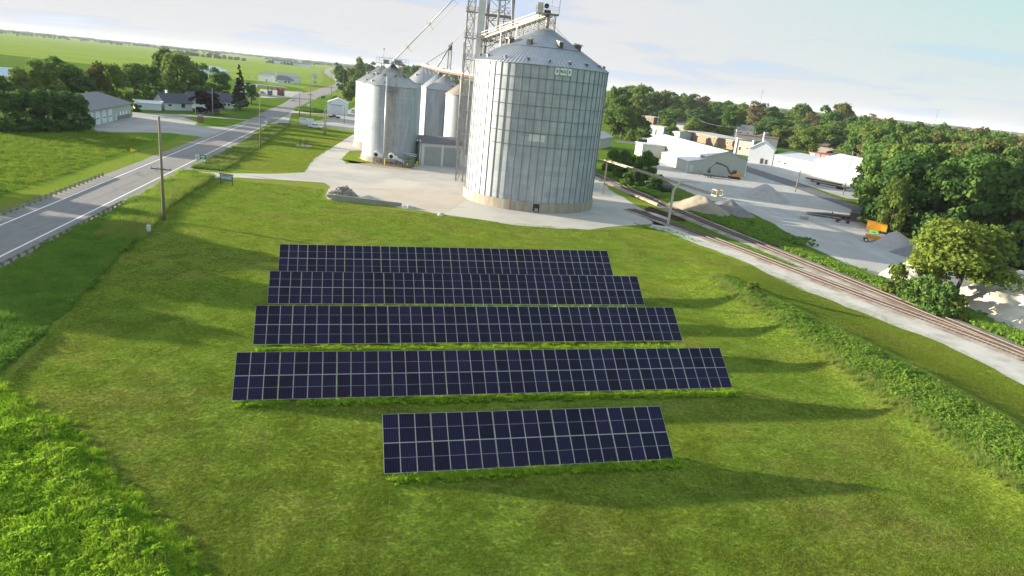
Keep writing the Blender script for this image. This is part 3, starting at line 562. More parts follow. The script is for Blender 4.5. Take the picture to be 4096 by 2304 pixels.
# sign panels under the eave
def on_wall(a0, a1, z0, z1, rr, m, name, parent, th=.04):
    b = MB(); n = 6; vs = []
    for i in range(n+1):
        a = R(a0+(a1-a0)*i/n); x, y = math.sin(a), -math.cos(a)
        for q in (rr, rr+th): vs += [(x*q, y*q, z0), (x*q, y*q, z1)]
    fs = []
    for i in range(n):
        o = 4*i; fs += [(o+2, o+6, o+7, o+3), (o+3, o+7, o+5, o+1), (o, o+4, o+6, o+2)]
    fs += [(0, 2, 3, 1), (4*n, 4*n+1, 4*n+3, 4*n+2)]
    return b.add(vs, fs).build(name, m, parent)
m_plate = mat('sign plate', (0.74, 0.80, 0.78), (0.68, 0.74, 0.73), scale=1, rough=.5)
m_let = mat('sign lettering', (0.02, 0.06, 0.06), (0.03, 0.07, 0.07), scale=1, rough=.6)
for a0, a1, txt in ((10.6, 13.75, 'B'), (14.5, 20.25, 'ROC'), (20.95, 23.9, 'K')):
    p = on_wall(a0, a1, 28.25, 29.6, BR+.2, m_plate, 'sign_panel', big)
    am = (a0+a1)/2
    for i, ch in enumerate(txt):
        a = R(am+(i-(len(txt)-1)/2)*1.85)
        X = Vector((math.cos(a), math.sin(a), 0)); Z = Vector((0, 0, 1)); Yn = Vector((math.sin(a), -math.cos(a), 0))
        Mx = Matrix(((X.x, Z.x, Yn.x, math.sin(a)*(BR+.25)), (X.y, Z.y, Yn.y, -math.cos(a)*(BR+.25)), (0, 1, 0, 28.92), (0, 0, 0, 1)))
        text_mesh(ch, .78, m_let, 'letter', p, Mx)
on_wall(-4.6, 8.2, 14.7, 16.1, BR+.005, mat('newer sheet', (0.66, 0.69, 0.70), (0.60, 0.63, 0.64), scale=1, rough=.45, metal=.4), 'patched_sheet', big, .012)
b = MB(); a = R(7.0); cxx, cyy = math.sin(a)*(BR+.35), -math.cos(a)*(BR+.35)
b.box(cxx-.72, cxx+.72, cyy-.1, cyy+.4, .35, 1.95).build('hatch_opening', m_black, big)
MB().box(cxx-.85, cxx-.72, cyy-.12, cyy+.3, .3, 2.0).box(cxx+.72, cxx+.85, cyy-.12, cyy+.3, .3, 2.0).box(cxx-.85, cxx+.85, cyy-.12, cyy+.3, 1.95, 2.08).build('hatch_frame', m_walk, big)
MB().box(cxx-.3, cxx+.45, cyy-.18, cyy-.1, .4, .95).build('hatch_cover', m_steel, big)
# roof stair rail on the far right slope
b = MB(); a = R(35)
for k in range(13):
    f = k/12; rr = 2.6+(14.6-2.6)*f; z = 37.2-(7.4)*f; c, s_ = math.cos(a), math.sin(a)
    b.bar((c*rr, s_*rr, z), (c*rr, s_*rr, z+1.1), .05)
b.bar((math.cos(a)*2.6, math.sin(a)*2.6, 38.3), (math.cos(a)*14.6, math.sin(a)*14.6, 30.9), .05)
b.build('roof_handrail', m_steel, big)

# ------------------------------------------------------------------ small bins
ladd = None
gb = 'smaller bins behind the machinery'
binA = grain_bin('silo', 'nearest small bin, white and grey, with a lattice ladder tower in front', -40.2, 204.0, 7.93, 1.5, 21.4, 0.9, 26.7, smlm, ribs=64, conc_r=.3,
                 vents=[(0.5, R(d), .75) for d in (-150, -110, -70, -30, 60, 140)]+[(0.85, R(d), .5) for d in (-170, -130, -95)])
binB = grain_bin('silo', 'bin half hidden behind the one with the ladder tower, its sunlit left wall showing', -49.8, 234.8, 8.3, 2.0, 21.0, 0.9, 26.3, smlm, ribs=64, conc_r=.35,
                 vents=[(0.5, R(d), .7) for d in (-150, -110, -70, 60, 140)])
grain_bin('silo', 'farthest small bin with a zigzag stair on its roof', -42.5, 284.0, 8.0, 1.0, 21.6, 1.0, 28.6, smlm, ribs=56, vents=[(0.6, R(-130), .6)])
grain_bin('silo', 'narrow pale bin squeezed between the ladder tower bin and the white one', -32.2, 246.0, 6.0, 1.0, 21.2, 0.9, 26.0, wmm, ribs=44, vents=[(0.7, R(-60), .5)])
grain_bin('silo', 'pale bin standing over the left door of the machine shed', -28.7, 234.3, 6.1, 1.0, 21.0, 0.9, 25.4, wmm, ribs=44, vents=[(0.7, R(-50), .5)])
grain_bin('silo', 'pale bin with rust streaked roof next to the elevator leg', -20.8, 222.5, 6.0, 1.0, 20.3, 1.6, 24.0, wmm, ribs=44, roofm=m_rroof)

# ------------------------------------------------------------------ lattice helpers
def lattice(b, p0, p1, w, d, bay, cw=.12, bw=.06, X=None):
    """four chords with cross bracing between p0 and p1"""
    p0 = Vector(p0); p1 = Vector(p1); ax = (p1-p0); L = ax.length; ax.normalize()
    X = (X or Vector((1, 0, 0))); X = (X-ax*X.dot(ax)).normalized(); Y = ax.cross(X)
    C = [X*(sx*w/2)+Y*(sy*d/2) for sx, sy in ((-1, -1), (1, -1), (1, 1), (-1, 1))]
    for c in C: b.bar(p0+c, p1+c, cw)
    n = max(1, round(L/bay))
    for k in range(n+1):
        q = p0+ax*(L*k/n)
        for i in range(4): b.bar(q+C[i], q+C[(i+1) % 4], bw)
        if k < n:
            q2 = p0+ax*(L*(k+1)/n)
            for i in range(4):
                b.bar(q+C[i], q2+C[(i+1) % 4], bw)
                if (k+i) % 2: b.bar(q+C[(i+1) % 4], q2+C[i], bw)
def platform(b, x0, x1, y0, y1, z, rail=1.1):
    b.box(x0, x1, y0, y1, z-.15, z)
    for X, Y in ((x0, y0), (x1, y0), (x1, y1), (x0, y1), ((x0+x1)/2, y0), ((x0+x1)/2, y1)): b.bar((X, Y, z), (X, Y, z+rail), .05)
    for h in (rail*.5, rail):
        b.bar((x0, y0, z+h), (x1, y0, z+h), .05); b.bar((x1, y0, z+h), (x1, y1, z+h), .05); b.bar((x1, y1, z+h), (x0, y1, z+h), .05); b.bar((x0, y1, z+h), (x0, y0, z+h), .05)
def stair(b, x, y, z0, z1, rise=3.4, run=2.4, w=.7):
    z = z0; s = 1
    while z < z1:
        b.bar((x-s*run/2, y, z), (x+s*run/2, y, z+rise), .09); b.bar((x-s*run/2, y+w, z), (x+s*run/2, y+w, z+rise), .09)
        b.bar((x-s*run/2, y, z+1), (x+s*run/2, y, z+rise+1), .045)
        for k in range(8): f = k/8; b.box(x-s*run/2+s*run*f-.12, x-s*run/2+s*run*f+.12, y, y+w, z+rise*f, z+rise*f+.04)
        z += rise; s = -s

# elevator leg with its square casing, ladder tower and spouts
ex, ey = -14.0, 177.4
el = thing('grain_elevator_leg', 'tall square elevator casing with a lattice service tower beside the big silo', 'grain elevator', (ex, ey, 0))
c = MB(); c.box(-.8, .8, -.6, .6, 0, 60)
for z in range(3, 60, 6): c.box(-.88, .88, -.68, .68, z, z+.12)
c.build('casing', mat('casing sheet', (0.50, 0.51, 0.50), (0.58, 0.58, 0.56), scale=.4, rough=.5, metal=.35), el)
MB().box(-1.6, 1.6, -1.0, 1.0, 60, 63).cyl((0, 0), 1.3, .8, 63, 64, 16).build('head_housing', m_steel, el)
c = MB(); lattice(c, (-2.6, .3, 0), (-2.6, .3, 60), 1.7, 1.7, 2.1, .14, .07)
c.build('ladder_tower', m_steel, el)
for z in (12, 18, 24, 30.2, 35.2, 41.2, 47.5, 54):
    c = MB(); platform(c, -3.8, -1.0, -.9, 1.5, z); c.build('landing', mat('landing grating', (0.22, 0.215, 0.20), (0.30, 0.29, 0.27), scale=2, rough=.7, metal=.3), el)
c = MB(); stair(c, -2.6, -.2, 0, 58, 3.0, 1.4, .5); c.build('zigzag_stair', m_steel, el)
c = MB(); c.tube((-1.5, -1.2, 0), (-1.5, -1.2, 46), .12, 8); c.tube((-3.7, -1.0, 8), (-3.7, -1.0, 34), .16, 8); c.build('downpipe', m_steel, el, smooth=True)

tw = thing('support_tower', 'wide lattice support tower with platforms and stairs behind the elevator casing', 'tower', (-10.0, 187.0, 0))
c = MB(); lattice(c, (0, 0, 0), (0, 0, 61), 6.4, 6.4, 5.0, .28, .13); lattice(c, (2.0, 0, 24), (2.0, 0, 61), 2.0, 2.0, 2.4, .12, .07); c.build('lattice_frame', m_steel, tw)
for z in (35.5, 41.6, 48, 55):
    c = MB(); platform(c, -3.4, 3.4, -3.6, 3.4, z); c.box(-3.6, 3.6, -3.8, -3.6, z-.6, z); c.build('platform', mat('platform steel', (0.17, 0.165, 0.18), (0.24, 0.235, 0.24), scale=1, rough=.6, metal=.3), tw)
c = MB(); stair(c, -.6, -2.4, 20, 60, 3.3, 3.4, .8); c.build('stairs', m_steel, tw)

# slanting conveyor with walkway from the leg to the silo peak, and the machine on its head
cv = thing('conveyor_bridge', 'inclined conveyor with handrailed walkway climbing from the elevator leg to the silo peak', 'conveyor', (BX, BY, 0))
pA = Vector((-14.5+.5-BX, 178.5-BY, 34.9)); pB = Vector((0.4, 0.2, 40.2))
c = MB(); d = (pB-pA).normalized(); sd = Vector((-d.y, d.x, 0)).normalized()
for k in (-.75, .75): c.bar(pA+sd*k, pB+sd*k, .28)
for k in range(24):
    q = pA+(pB-pA)*(k/23); c.bar(q-sd*.75, q+sd*.75, .1)
c.build('frame', mat('cream trough', (0.34, 0.32, 0.26), (0.40, 0.385, 0.33), scale=1, rough=.6), cv)
c = MB(); q0, q1 = pA+Vector((0, 0, .35)), pB+Vector((0, 0, .35)); c.tube(q0, q1, .38, 4); c.build('trough', m_tanp, cv)
c = MB()
for k in range(25):
    q = pA+(pB-pA)*(k/24)
    for s_ in (-1.5, .8): c.bar(q+sd*s_, q+sd*s_+Vector((0, 0, 1.2)), .05)
for s_ in (-1.5, .8):
    for h in (.6, 1.2): c.bar(pA+sd*s_+Vector((0, 0, h)), pB+sd*s_+Vector((0, 0, h)), .055)
c.build('railing', m_steel, cv)
c = MB(); lo = Vector((0, 0, -1.9)); 
for s_ in (-.7, .7):
    c.bar(pA+sd*s_+lo, pB+sd*s_+lo+Vector((0, 0, .6)), .12)
    for k in range(14):
        q = pA+(pB-pA)*(k/14); qq = pA+(pB-pA)*((k+1)/14); lz = lo*(1-.3*k/14); c.bar(q+sd*s_, qq+sd*s_+lz, .08); c.bar(q+sd*s_+lz, q+sd*s_, .08)
for k in range(14):
    q = pA+(pB-pA)*(k/14)+lo*(1-.3*k/14); c.bar(q-sd*.7, q+sd*.7, .07)
c.build('under_truss', mat('truss steel', (0.17, 0.165, 0.155), (0.12, 0.115, 0.11), scale=1, rough=.7), cv)
c = MB()
for f, ztop in ((.38, 0), (.62, 0)):
    q = pA+(pB-pA)*f
    rr = math.hypot(q.x, q.y); zr = 37.2-(rr-2.2)/(14.96-2.2)*7.4 if rr < 14.96 else 0
    for s_ in (-.8, .8): c.bar(q+sd*s_, Vector((q.x, q.y, zr))+sd*s_*1.8, .13)
    c.bar(q+sd*.8, Vector((q.x, q.y, zr))-sd*1.4, .08); c.bar(q-sd*.8, Vector((q.x, q.y, zr))+sd*1.4, .08)
c.build('trestle_leg', m_steel, cv)
pk = thing('peak_platform', 'steel frame and platform standing on the silo peak with the conveyor drive on top', 'platform', (BX, BY, 37.3))
c = MB(); lattice(c, (.2, 0, 0), (.2, 0, 3.3), 3.6, 3.2, 1.65, .16, .07); lattice(c, (1.1, -.6, 0), (1.1, -.6, 3.3), 1.2, 1.2, 1.1, .08, .05); c.build('frame', m_steel, pk)
c = MB(); platform(c, -2.4, 2.6, -1.8, 1.8, 3.4, 1.3); c.build('deck', mat('deck steel', (0.36, 0.34, 0.30), (0.28, 0.26, 0.24), scale=1, rough=.6, metal=.2), pk)
c = MB(); c.tube((.3, 0, -.2), (.3, 0, 3.3), .42, 12); c.build('drop_spout', m_steel, pk, smooth=True)
c = MB(); c.box(-2.1, -.9, -.6, .6, 3.45, 5.5); c.box(-2.2, -.8, -.7, .7, 4.5, 4.62); c.build('drive_housing', mat('warm grey housing', (0.58, 0.55, 0.48), (0.50, 0.47, 0.41), scale=1, rough=.5), pk)
c = MB(); c.torus((-.2, -.5, 4.9), .36, .17, 20, 8, 'y'); c.tube((-.2, -.7, 4.9), (-.2, -.2, 4.9), .42, 16); c.box(-.6, .8, -.5, .5, 3.5, 4.1); c.build('drive_motor', m_black, pk, smooth=False)
c = MB()
for X, Y in ((2.6, -1.8), (2.6, 1.8), (.9, -1.8)): c.bar((X, Y, 4.7), (X, Y, 6.3), .06)
c.bar((.9, -1.8, 6.3), (2.6, -1.8, 6.3), .06); c.bar((2.6, -1.8, 6.3), (2.6, 1.8, 6.3), .06); c.build('cage_bars', m_steel, pk)

# two fat white spouts coming down onto the conveyor
for (tx, ty, f, lb) in ((-10.0, 183.5, .27, 'left one of two fat white spouts coming down onto the inclined conveyor'), (-8.6, 183.5, .50, 'right one of two fat white spouts coming down onto the inclined conveyor')):
    q = pA+(pB-pA)*f; q = Vector((q.x+BX, q.y+BY, q.z+1.0))
    s0 = thing('grain_spout', lb, 'spout', tuple(q), 0, 'spouts onto the conveyor')
    c = MB(); top = Vector((tx, ty, 58))-q; c.tube((0, 0, .3), top, .30, 10); c.build('pipe', m_walk, s0, smooth=True)
    MB().tube((0, 0, -.6), (0, 0, .5), .3, 10, .42).build('outlet', m_steel, s0)
    MB().tube(top*.30-Vector((1.3, 0, -.7)), top*.30+Vector((1.3, 0, .7)), .07, 6).build('stay_bar', m_steel, s0)
# long spout to the bin with the ladder tower
hA = Vector((-40.0, 203.5, 27.6)); hB = Vector((-10.5, 186.0, 57.5))
s0 = thing('long_spout', 'long thin grain spout with crossed stays running up from the nearest small bin', 'spout', tuple(hA))
MB().tube((0, 0, .6), hB-hA, .15, 10).build('pipe', mat('spout galvanised', (0.26, 0.265, 0.27), (0.32, 0.325, 0.33), scale=.5, rough=.5, metal=.3), s0, smooth=True)
MB().tube((-.4, 0, -.2), (.3, -.2, 1.0), .4, 12).build('elbow', m_white, s0, smooth=True)
for f in (.15, .36, .58, .82):
    q = (hB-hA)*f; dd = (hB-hA).normalized(); s1 = dd.cross(Vector((0, 1, 0))).normalized(); s2 = dd.cross(s1)
    c = MB(); c.bar(q-s1*1.3, q+s1*1.3, .08); c.bar(q-s2*1.3, q+s2*1.3, .08)
    c.build('stay_cross', m_steel, s0)
c = MB()
for sx in (-1, 1):
    pr = (0, 0, .6)
    dd = (hB-hA).normalized(); s1 = dd.cross(Vector((0, 1, 0))).normalized()
    for f in (.15, .36, .58, .82, 1):
        q = (hB-hA)*f+s1*1.3*sx*(f < 1); c.tube(pr, q, .018, 4); pr = q
c.build('stay_wire', m_steel, s0)

# ladder tower and top platform on bin A
t0 = thing('ladder_tower', 'slender lattice ladder tower standing in front of the nearest small bin', 'tower', (-38.2, 194.6, 0))
c = MB(); lattice(c, (0, 0, 0), (0, 0, 23.5), 1.9, 1.5, 2.6, .13, .06); c.build('lattice_frame', m_steel, t0)
MB().tube((-1.5, -.9, 0), (-1.5, -.9, 24), .22, 10).build('downpipe', mat('blue grey pipe', (0.50, 0.54, 0.58), (0.45, 0.49, 0.53), scale=1, rough=.4, metal=.3), t0, smooth=True)
c = MB(); 
for k in range(58): c.bar((-.35, -.8, .4*k+.4), (.35, -.8, .4*k+.4), .035)
c.bar((-.35, -.8, 0), (-.35, -.8, 24), .05); c.bar((.35, -.8, 0), (.35, -.8, 24), .05); c.build('ladder', m_steel, t0)
c = MB(); platform(c, -2.0, 1.4, -.9, 1.4, 20.2); c.build('landing', m_steelr, t0)
t1 = thing('bin_top_platform', 'railed platform with head equipment on the peak of the ladder tower bin', 'platform', (-40.2, 204.0, 26.4))
c = MB(); platform(c, -4.4, 4.0, -2.4, 2.0, 1.0, 1.4)
for X, Y in ((-3, -2), (3, -2), (-3, 2), (3, 2)): c.bar((X, Y, -1.6), (X, Y, 1), .14)
c.build('deck', m_steelr, t1)
c = MB(); c.box(.6, 2.4, -1, .6, 1, 2.2); c.build('gear_box', m_steel, t1); MB().box(-2.6, -1.2, -1, .4, 1, 2.0).build('motor_box', m_steel, t1)
MB().bar((-2.6, -1, 1), (-2.6, -1, 4.6), .06).build('beacon_pole', m_steel, t1)
MB().cyl((-2.6, -1), .2, .14, 4.6, 5.0, 10).build('beacon', m_dark, t1)
c = MB(); lattice(c, (2.6, -4.8, -6), (2.6, -2.2, 1), 1.0, .8, 1.4, .08, .05); c.build('access_ladder', m_steel, t1)

# rusty conveyors above the small bins
def z_at(x, y, px_y): return zat(x, y, px_y)
cr1 = [(-42.0, 272.0), (-31.5, 244.0), (-15.8, 198.0)]
zz1 = [27.6, 26.4, 25.6]
s0 = thing('roof_conveyor', 'rusty trough conveyor with pale lid crossing over the roofs of the small bins', 'conveyor', (cr1[1][0], cr1[1][1], 0))
for nm, w, m_, dz, hh in (('trough', .7, m_rust, .1, .7), ('lid', .9, m_wsid, .8, .42)):
    for i in range(2):
        a = Vector((cr1[i][0]-cr1[1][0], cr1[i][1]-cr1[1][1], zz1[i]+dz)); b_ = Vector((cr1[i+1][0]-cr1[1][0], cr1[i+1][1]-cr1[1][1], zz1[i+1]+dz)); dd = (b_-a).normalized(); sd = Vector((-dd.y, dd.x, 0)).normalized()*w
        vs = [a-sd, a+sd, b_+sd, b_-sd]; vs = vs+[v+Vector((0, 0, hh)) for v in vs]
        MB().add(vs, [(0, 3, 2, 1), (4, 5, 6, 7), (0, 1, 5, 4), (1, 2, 6, 5), (2, 3, 7, 6), (3, 0, 4, 7)]).build(nm, m_, s0)
for i in range(2):
    for k in range(9):
        c = MB(); f = k/8; x = cr1[i][0]+(cr1[i+1][0]-cr1[i][0])*f-cr1[1][0]; y = cr1[i][1]+(cr1[i+1][1]-cr1[i][1])*f-cr1[1][1]; z = zz1[i]+(zz1[i+1]-zz1[i])*f
        c.bar((x+1.3, y, z-.3), (x+1.3, y, z+1.3), .05); c.bar((x-.9, y, z-.2), (x+1.3, y, z-.2), .08)
        if k % 2 == 0: c.tube((x+.4, y, z), (x+1.4, y-.6, z-2.2), .16, 8)
        c.build('hanger', m_steel, s0)
c = MB()
for i, k in ((0, .05), (0, .9), (1, .3), (1, .62), (1, .97)):
    x = cr1[i][0]+(cr1[i+1][0]-cr1[i][0])*k-cr1[1][0]; y = cr1[i][1]+(cr1[i+1][1]-cr1[i][1])*k-cr1[1][1]
    c.bar((x, y, 21.0), (x, y, 26.2), .14)
c.build('post', mat('rusty post', (0.36, 0.24, 0.15), (0.42, 0.33, 0.22), scale=1, rough=.8), s0)
# slim distant leg beyond the bins
s0 = thing('far_elevator_leg', 'slim secondary elevator leg standing beyond the small bins', 'grain elevator', (-44.5, 298.0, 0))
c = MB(); lattice(c, (9.6, -4, 20), (9.6, -4, 36), 1.3, 1.3, 2.6, .16, .07); c.build('lattice_frame', m_steel, s0)
MB().box(8.9, 10.3, -4.6, -3.4, 35.4, 37.2).cyl((9.6, -4), .7, .3, 37.2, 37.8, 10).build('head_housing', m_dark, s0)
c = MB(); c.tube((10.4, -4, 38.5), (5.6, -10, 28.5), .28, 8); c.tube((5.6, -10, 28.5), (5.3, -10, 25), .28, 8); c.build('spout', m_steel, s0, smooth=True)
MB().tube((11.0, -4, 39), (25, -60, 46), .14, 6).tube((9.2, -4, 36), (-2, -10, 27), .12, 6).build('spout_stay', m_steel, s0)

# fans, control cabinets and pipes at the foot of the ladder tower bin
def fan(x, y, rz, label):
    f = thing('aeration_fan', label, 'fan', (x, y, 0), rz, 'fans at the foot of the small bin')
    MB().box(-1.0, .9, -.8, .8, 1.2, 1.9).box(-.9, -.7, -.6, .6, 0, 1.2).box(.6, .8, -.6, .6, 0, 1.2).build('stand', m_steel, f)
    c = MB(); c.tube((-.2, -.55, 2.6), (-.2, .6, 2.6), .95, 20); c.box(-.2, 1.6, -.5, .55, 1.9, 2.7); c.build('housing', m_white, f)
    c = MB(); c.tube((-.2, -.62, 2.6), (-.2, -.54, 2.6), .55, 16); c.build('inlet', m_black, f)
    MB().torus((-.2, -.6, 2.6), .6, .07, 20, 6, 'y').build('inlet_ring', m_white, f)
    MB().add([(.9, -.6, 1.9), (.9, .6, 1.9), (3.4, .8, 1.0), (3.4, -.8, 1.0), (.9, -.6, 2.6), (.9, .6, 2.6), (3.4, .8, 1.6), (3.4, -.8, 1.6)], [(0, 3, 2, 1), (4, 5, 6, 7), (0, 1, 5, 4), (1, 2, 6, 5), (2, 3, 7, 6), (3, 0, 4, 7)]).build('duct', m_bluegr, f)
    return f
fan(-41.8, 194.3, R(8), 'white aeration fan with round black inlet left of the ladder tower foot')
fan(-37.4, 193.6, R(12), 'white aeration fan with square hood right between the ladder tower legs')
def cabinet(x, y, w, d_, h, rz, m_, label, door=True):
    f = thing('electrical_cabinet', label, 'cabinet', (x, y, 0), rz)
    MB().box(-w/2, w/2, -d_/2, d_/2, 0, h).box(-w/2-.05, w/2+.05, -d_/2-.06, d_/2+.06, h, h+.1).build('housing', m_, f)
    if door:
        MB().box(-w/2+.08, -.03, -d_/2-.04, -d_/2, .15, h-.12).build('door', m_, f); MB().box(.03, w/2-.08, -d_/2-.04, -d_/2, .15, h-.12).build('door', m_, f)
        MB().box(-.35, -.05, -d_/2-.06, -d_/2-.03, h*.5, h*.5+.3).build('warning_plate', m_white, f)
    return f
cabinet(-32.7, 192.4, 2.5, 1.6, 1.9, R(20), m_green, 'dark green transformer cabinet in front, nearest the camera')
cabinet(-32.4, 195.2, 2.2, 1.4, 2.5, R(20), m_green, 'taller olive green cabinet standing behind the transformer')
cabinet(-35.6, 195.0, .7, .5, 2.0, 0, m_steel, 'narrow grey switch box on the ground beside the ladder tower', False)
f = thing('bollard', 'yellow bollard standing at the foot of the ladder tower', 'bollard', (-39.1, 192.6, 0)); MB().cyl((0, 0), .22, .22, 0, 1.8, 12).cyl((0, 0), .22, .1, 1.8, 1.95, 12).build('post', mat('yellow bollard paint', (.62, .50, .08), (.5, .4, .08), scale=2), f)
f = thing('bollard', 'small yellow panel bollard beside the shed wall', 'bollard', (-30.6, 196.2, 0)); MB().box(-.3, .3, -.1, .1, .3, 1.6).box(-.05, .05, -.05, .05, 0, .3).build('post', MATS['yellow bollard paint'], f)
f = thing('transfer_pipe', 'pair of horizontal pipes linking the bin to the shed', 'pipe', (-33.5, 198.5, 0))
MB().path([(-1.8, 0, 2.9), (2.2, .4, 2.6)], .16, 8).path([(-1.8, -.6, 3.4), (2.4, -.2, 3.2)], .12, 8).build('pipe', m_bluegr, f, smooth=True)
MB().bar((0, 0, 0), (0, 0, 3.0), .12).build('prop', m_steel, f)

# ------------------------------------------------------------------ machine shed with two roll doors
sa = (-30.1, 200.6); sb = (-18.6, 205.3); rz = math.atan2(sb[1]-sa[1], sb[0]-sa[0]); Ls = math.hypot(sb[0]-sa[0], sb[1]-sa[1])
sh = thing('machine_shed', 'grey machine shed with two wide roll doors between the small bins and the big silo', 'shed', (*sa, 0), rz)
m_shw = mat('shed trim', (0.60, 0.62, 0.63), (0.55, 0.57, 0.58), scale=1, rough=.6)
MB().box(-.4, Ls+.4, .15, 7.5, 0, 6.3).build('wall', m_gsid, sh)
MB().box(-.1, .75, -.1, .15, 0, 5.5).build('pier', m_shw, sh); MB().box(Ls/2-.35, Ls/2+.35, -.1, .15, 0, 5.5).build('pier', m_shw, sh); MB().box(Ls-.75, Ls+.1, -.1, .15, 0, 5.5).build('pier', m_shw, sh)
MB().box(-.1, Ls+.1, -.1, .15, 5.5, 6.5).build('fascia', m_shw, sh)
m_roll = mat('roll door', (0.34, 0.36, 0.36), (0.30, 0.32, 0.32), scale=.5, rough=.6)
for x0, x1 in ((.75, Ls/2-.35), (Ls/2+.35, Ls-.75)):
    c = MB(); c.box(x0, x1, .05, .149, 0, 5.5)
    for k in range(18): c.box(x0+.02, x1-.02, .03, .06, .3*k+.05, .3*k+.09)
    c.build('roll_door', m_roll, sh)
c = MB(); c.add([(-.8, -.7, 6.5), (Ls+.8, -.7, 6.5), (Ls+.8, 8, 7.8), (-.8, 8, 7.8), (-.8, -.7, 6.68), (Ls+.8, -.7, 6.68), (Ls+.8, 8, 7.98), (-.8, 8, 7.98)], [(0, 3, 2, 1), (4, 5, 6, 7), (0, 1, 5, 4), (1, 2, 6, 5), (2, 3, 7, 6), (3, 0, 4, 7)])
for k in range(int(Ls/.45)): x = -.7+k*.45*1.12; c.add([(x, -.7, 6.68), (x+.08, -.7, 6.68), (x+.08, 8, 7.98), (x, 8, 7.98), (x, -.7, 6.76), (x+.08, -.7, 6.76), (x+.08, 8, 8.06), (x, 8, 8.06)], [(4, 5, 6, 7), (0, 1, 5, 4), (1, 2, 6, 5), (3, 0, 4, 7)])
c.build('roof', m_grroof, sh)
MB().tube((Ls/2, -.25, 6.0), (Ls/2, -.1, 6.0), .28, 14).build('wall_lamp', m_white, sh)
MB().path([(-.7, -.3, 7.4), (-.6, -.4, 6.0), (-.6, -.4, 0)], .16, 8).build('downpipe', m_shw, sh, smooth=True)
MB().box(Ls+.6, Ls+1.4, 0, .4, 0, 3.6).build('side_panel', m_wsid, sh)

# ------------------------------------------------------------------ gravel heaps and blocks in front of the yard
def heap(name, label, cx, cy, rx, ry, h, m_, rz=0.0, rough=.25, fr=.5, rng=1, cat='stone heap', seg=56, group=None, mats2=None):
    b = MB(); rings = 22; vs = [(0, 0, h*.96)]
    for k in range(1, rings+1):
        f = k/rings
        for i in range(seg):
            a = 2*math.pi*i/seg; q = noise.noise((math.cos(a)*1.3+rng*7, math.sin(a)*1.3, 0))*.22+1
            x = math.cos(a)*rx*f*q; y = math.sin(a)*ry*f*q
            z = h*(1-f)**0.9*(1+0.15*math.sin(f*3)) if f < 1 else -.05
            z = h*max(0, (1-smooth(f*.96)*1.0))*.35+h*(1-f)*.65
            if f < 1: z += (noise.noise((x*fr, y*fr, rng*3.3))+.45*noise.noise((x*fr*3.1, y*fr*3.1, rng*5.1)))*rough*min(1, z*1.5)
            else: z = -.12
            vs.append((x, y, z))
    fs = [(0, 1+i, 1+(i+1) % seg) for i in range(seg)]
    for k in range(rings-1):
        for i in range(seg): fs.append((1+k*seg+i, 1+k*seg+(i+1) % seg, 1+(k+1)*seg+(i+1) % seg, 1+(k+1)*seg+i))
    o = b.add(vs, fs).build(name, m_, smooth=True); o.location = (cx, cy, 0); o.rotation_euler[2] = rz
    return tag(o, label, cat, group)
hp = thing('rubble_pile', 'heap of broken concrete chunks on the lawn edge beside a low wall', 'rubble pile', (-36.2, 138.3, 0))
random.seed(11)
def chunk(b, p, s):
    q = Matrix.Rotation(random.uniform(0, 6.28), 4, Vector((random.random(), random.random(), random.random())).normalized())
    vs = [Vector(p)+q @ Vector((x*s*random.uniform(.6, 1.3), y*s*random.uniform(.5, 1.1), z*s*random.uniform(.3, .8))) for x in (-1, 1) for y in (-1, 1) for z in (-1, 1)]
    b.add(vs, [(0, 1, 3, 2), (4, 6, 7, 5), (0, 4, 5, 1), (2, 3, 7, 6), (0, 2, 6, 4), (1, 5, 7, 3)])
b = MB()
for i in range(420):
    a = random.uniform(0, 6.28); f = math.sqrt(random.random()); x = math.cos(a)*f*3.3; y = math.sin(a)*f*2.6; z = 2.5*(1-f)**.9*random.uniform(.85, 1.02)
    chunk(b, (x, y, max(.1, z)), random.uniform(.14, .42)*(1 if y < .5 else .6))
b.build('chunks', m_rock, hp)
h_ = heap('core', None, 0, 0, 3.4, 2.7, 2.3, m_rock, rough=.5, fr=1.5, rng=5, cat=None); h_.parent = hp; h_.location = (0, 0, 0)
heap('gravel_heap', 'low pale gravel heap leaning on the wall right of the broken concrete', -30.6, 137.2, 4.6, 2.6, 1.3, m_gravr, rz=-.05, rough=.2, rng=2)
heap('gravel_heap', 'small scatter of pale stone past the right end of the low wall', -22.0, 134.4, 3.2, 1.0, .5, m_chips, rz=0, rough=.5, fr=2.5, rng=3)
heap('gravel_heap', 'tiny pale washed out stone fan spilling onto the lawn', -15.3, 131.4, .8, 1.9, .25, m_gravr, rough=.3, fr=2, rng=8)
lw = thing('low_wall', 'low concrete retaining wall along the lawn edge in front of the gravel heaps', 'wall', (-37.6, 134.2, 0), math.atan2(.9, 13.6))
c = MB(); L = 13.9; c.add([(0, 0, -.1), (L, 0, -.1), (L, .35, -.1), (0, .35, -.1), (0, 0, 1.2), (L, 0, .75), (L, .35, .75), (0, .35, 1.2)], [(0, 3, 2, 1), (4, 5, 6, 7), (0, 1, 5, 4), (1, 2, 6, 5), (2, 3, 7, 6), (3, 0, 4, 7)]).build('concrete', mat('grey green concrete', (.30, .31, .25), (.24, .25, .20), scale=.9, rough=.95), lw)

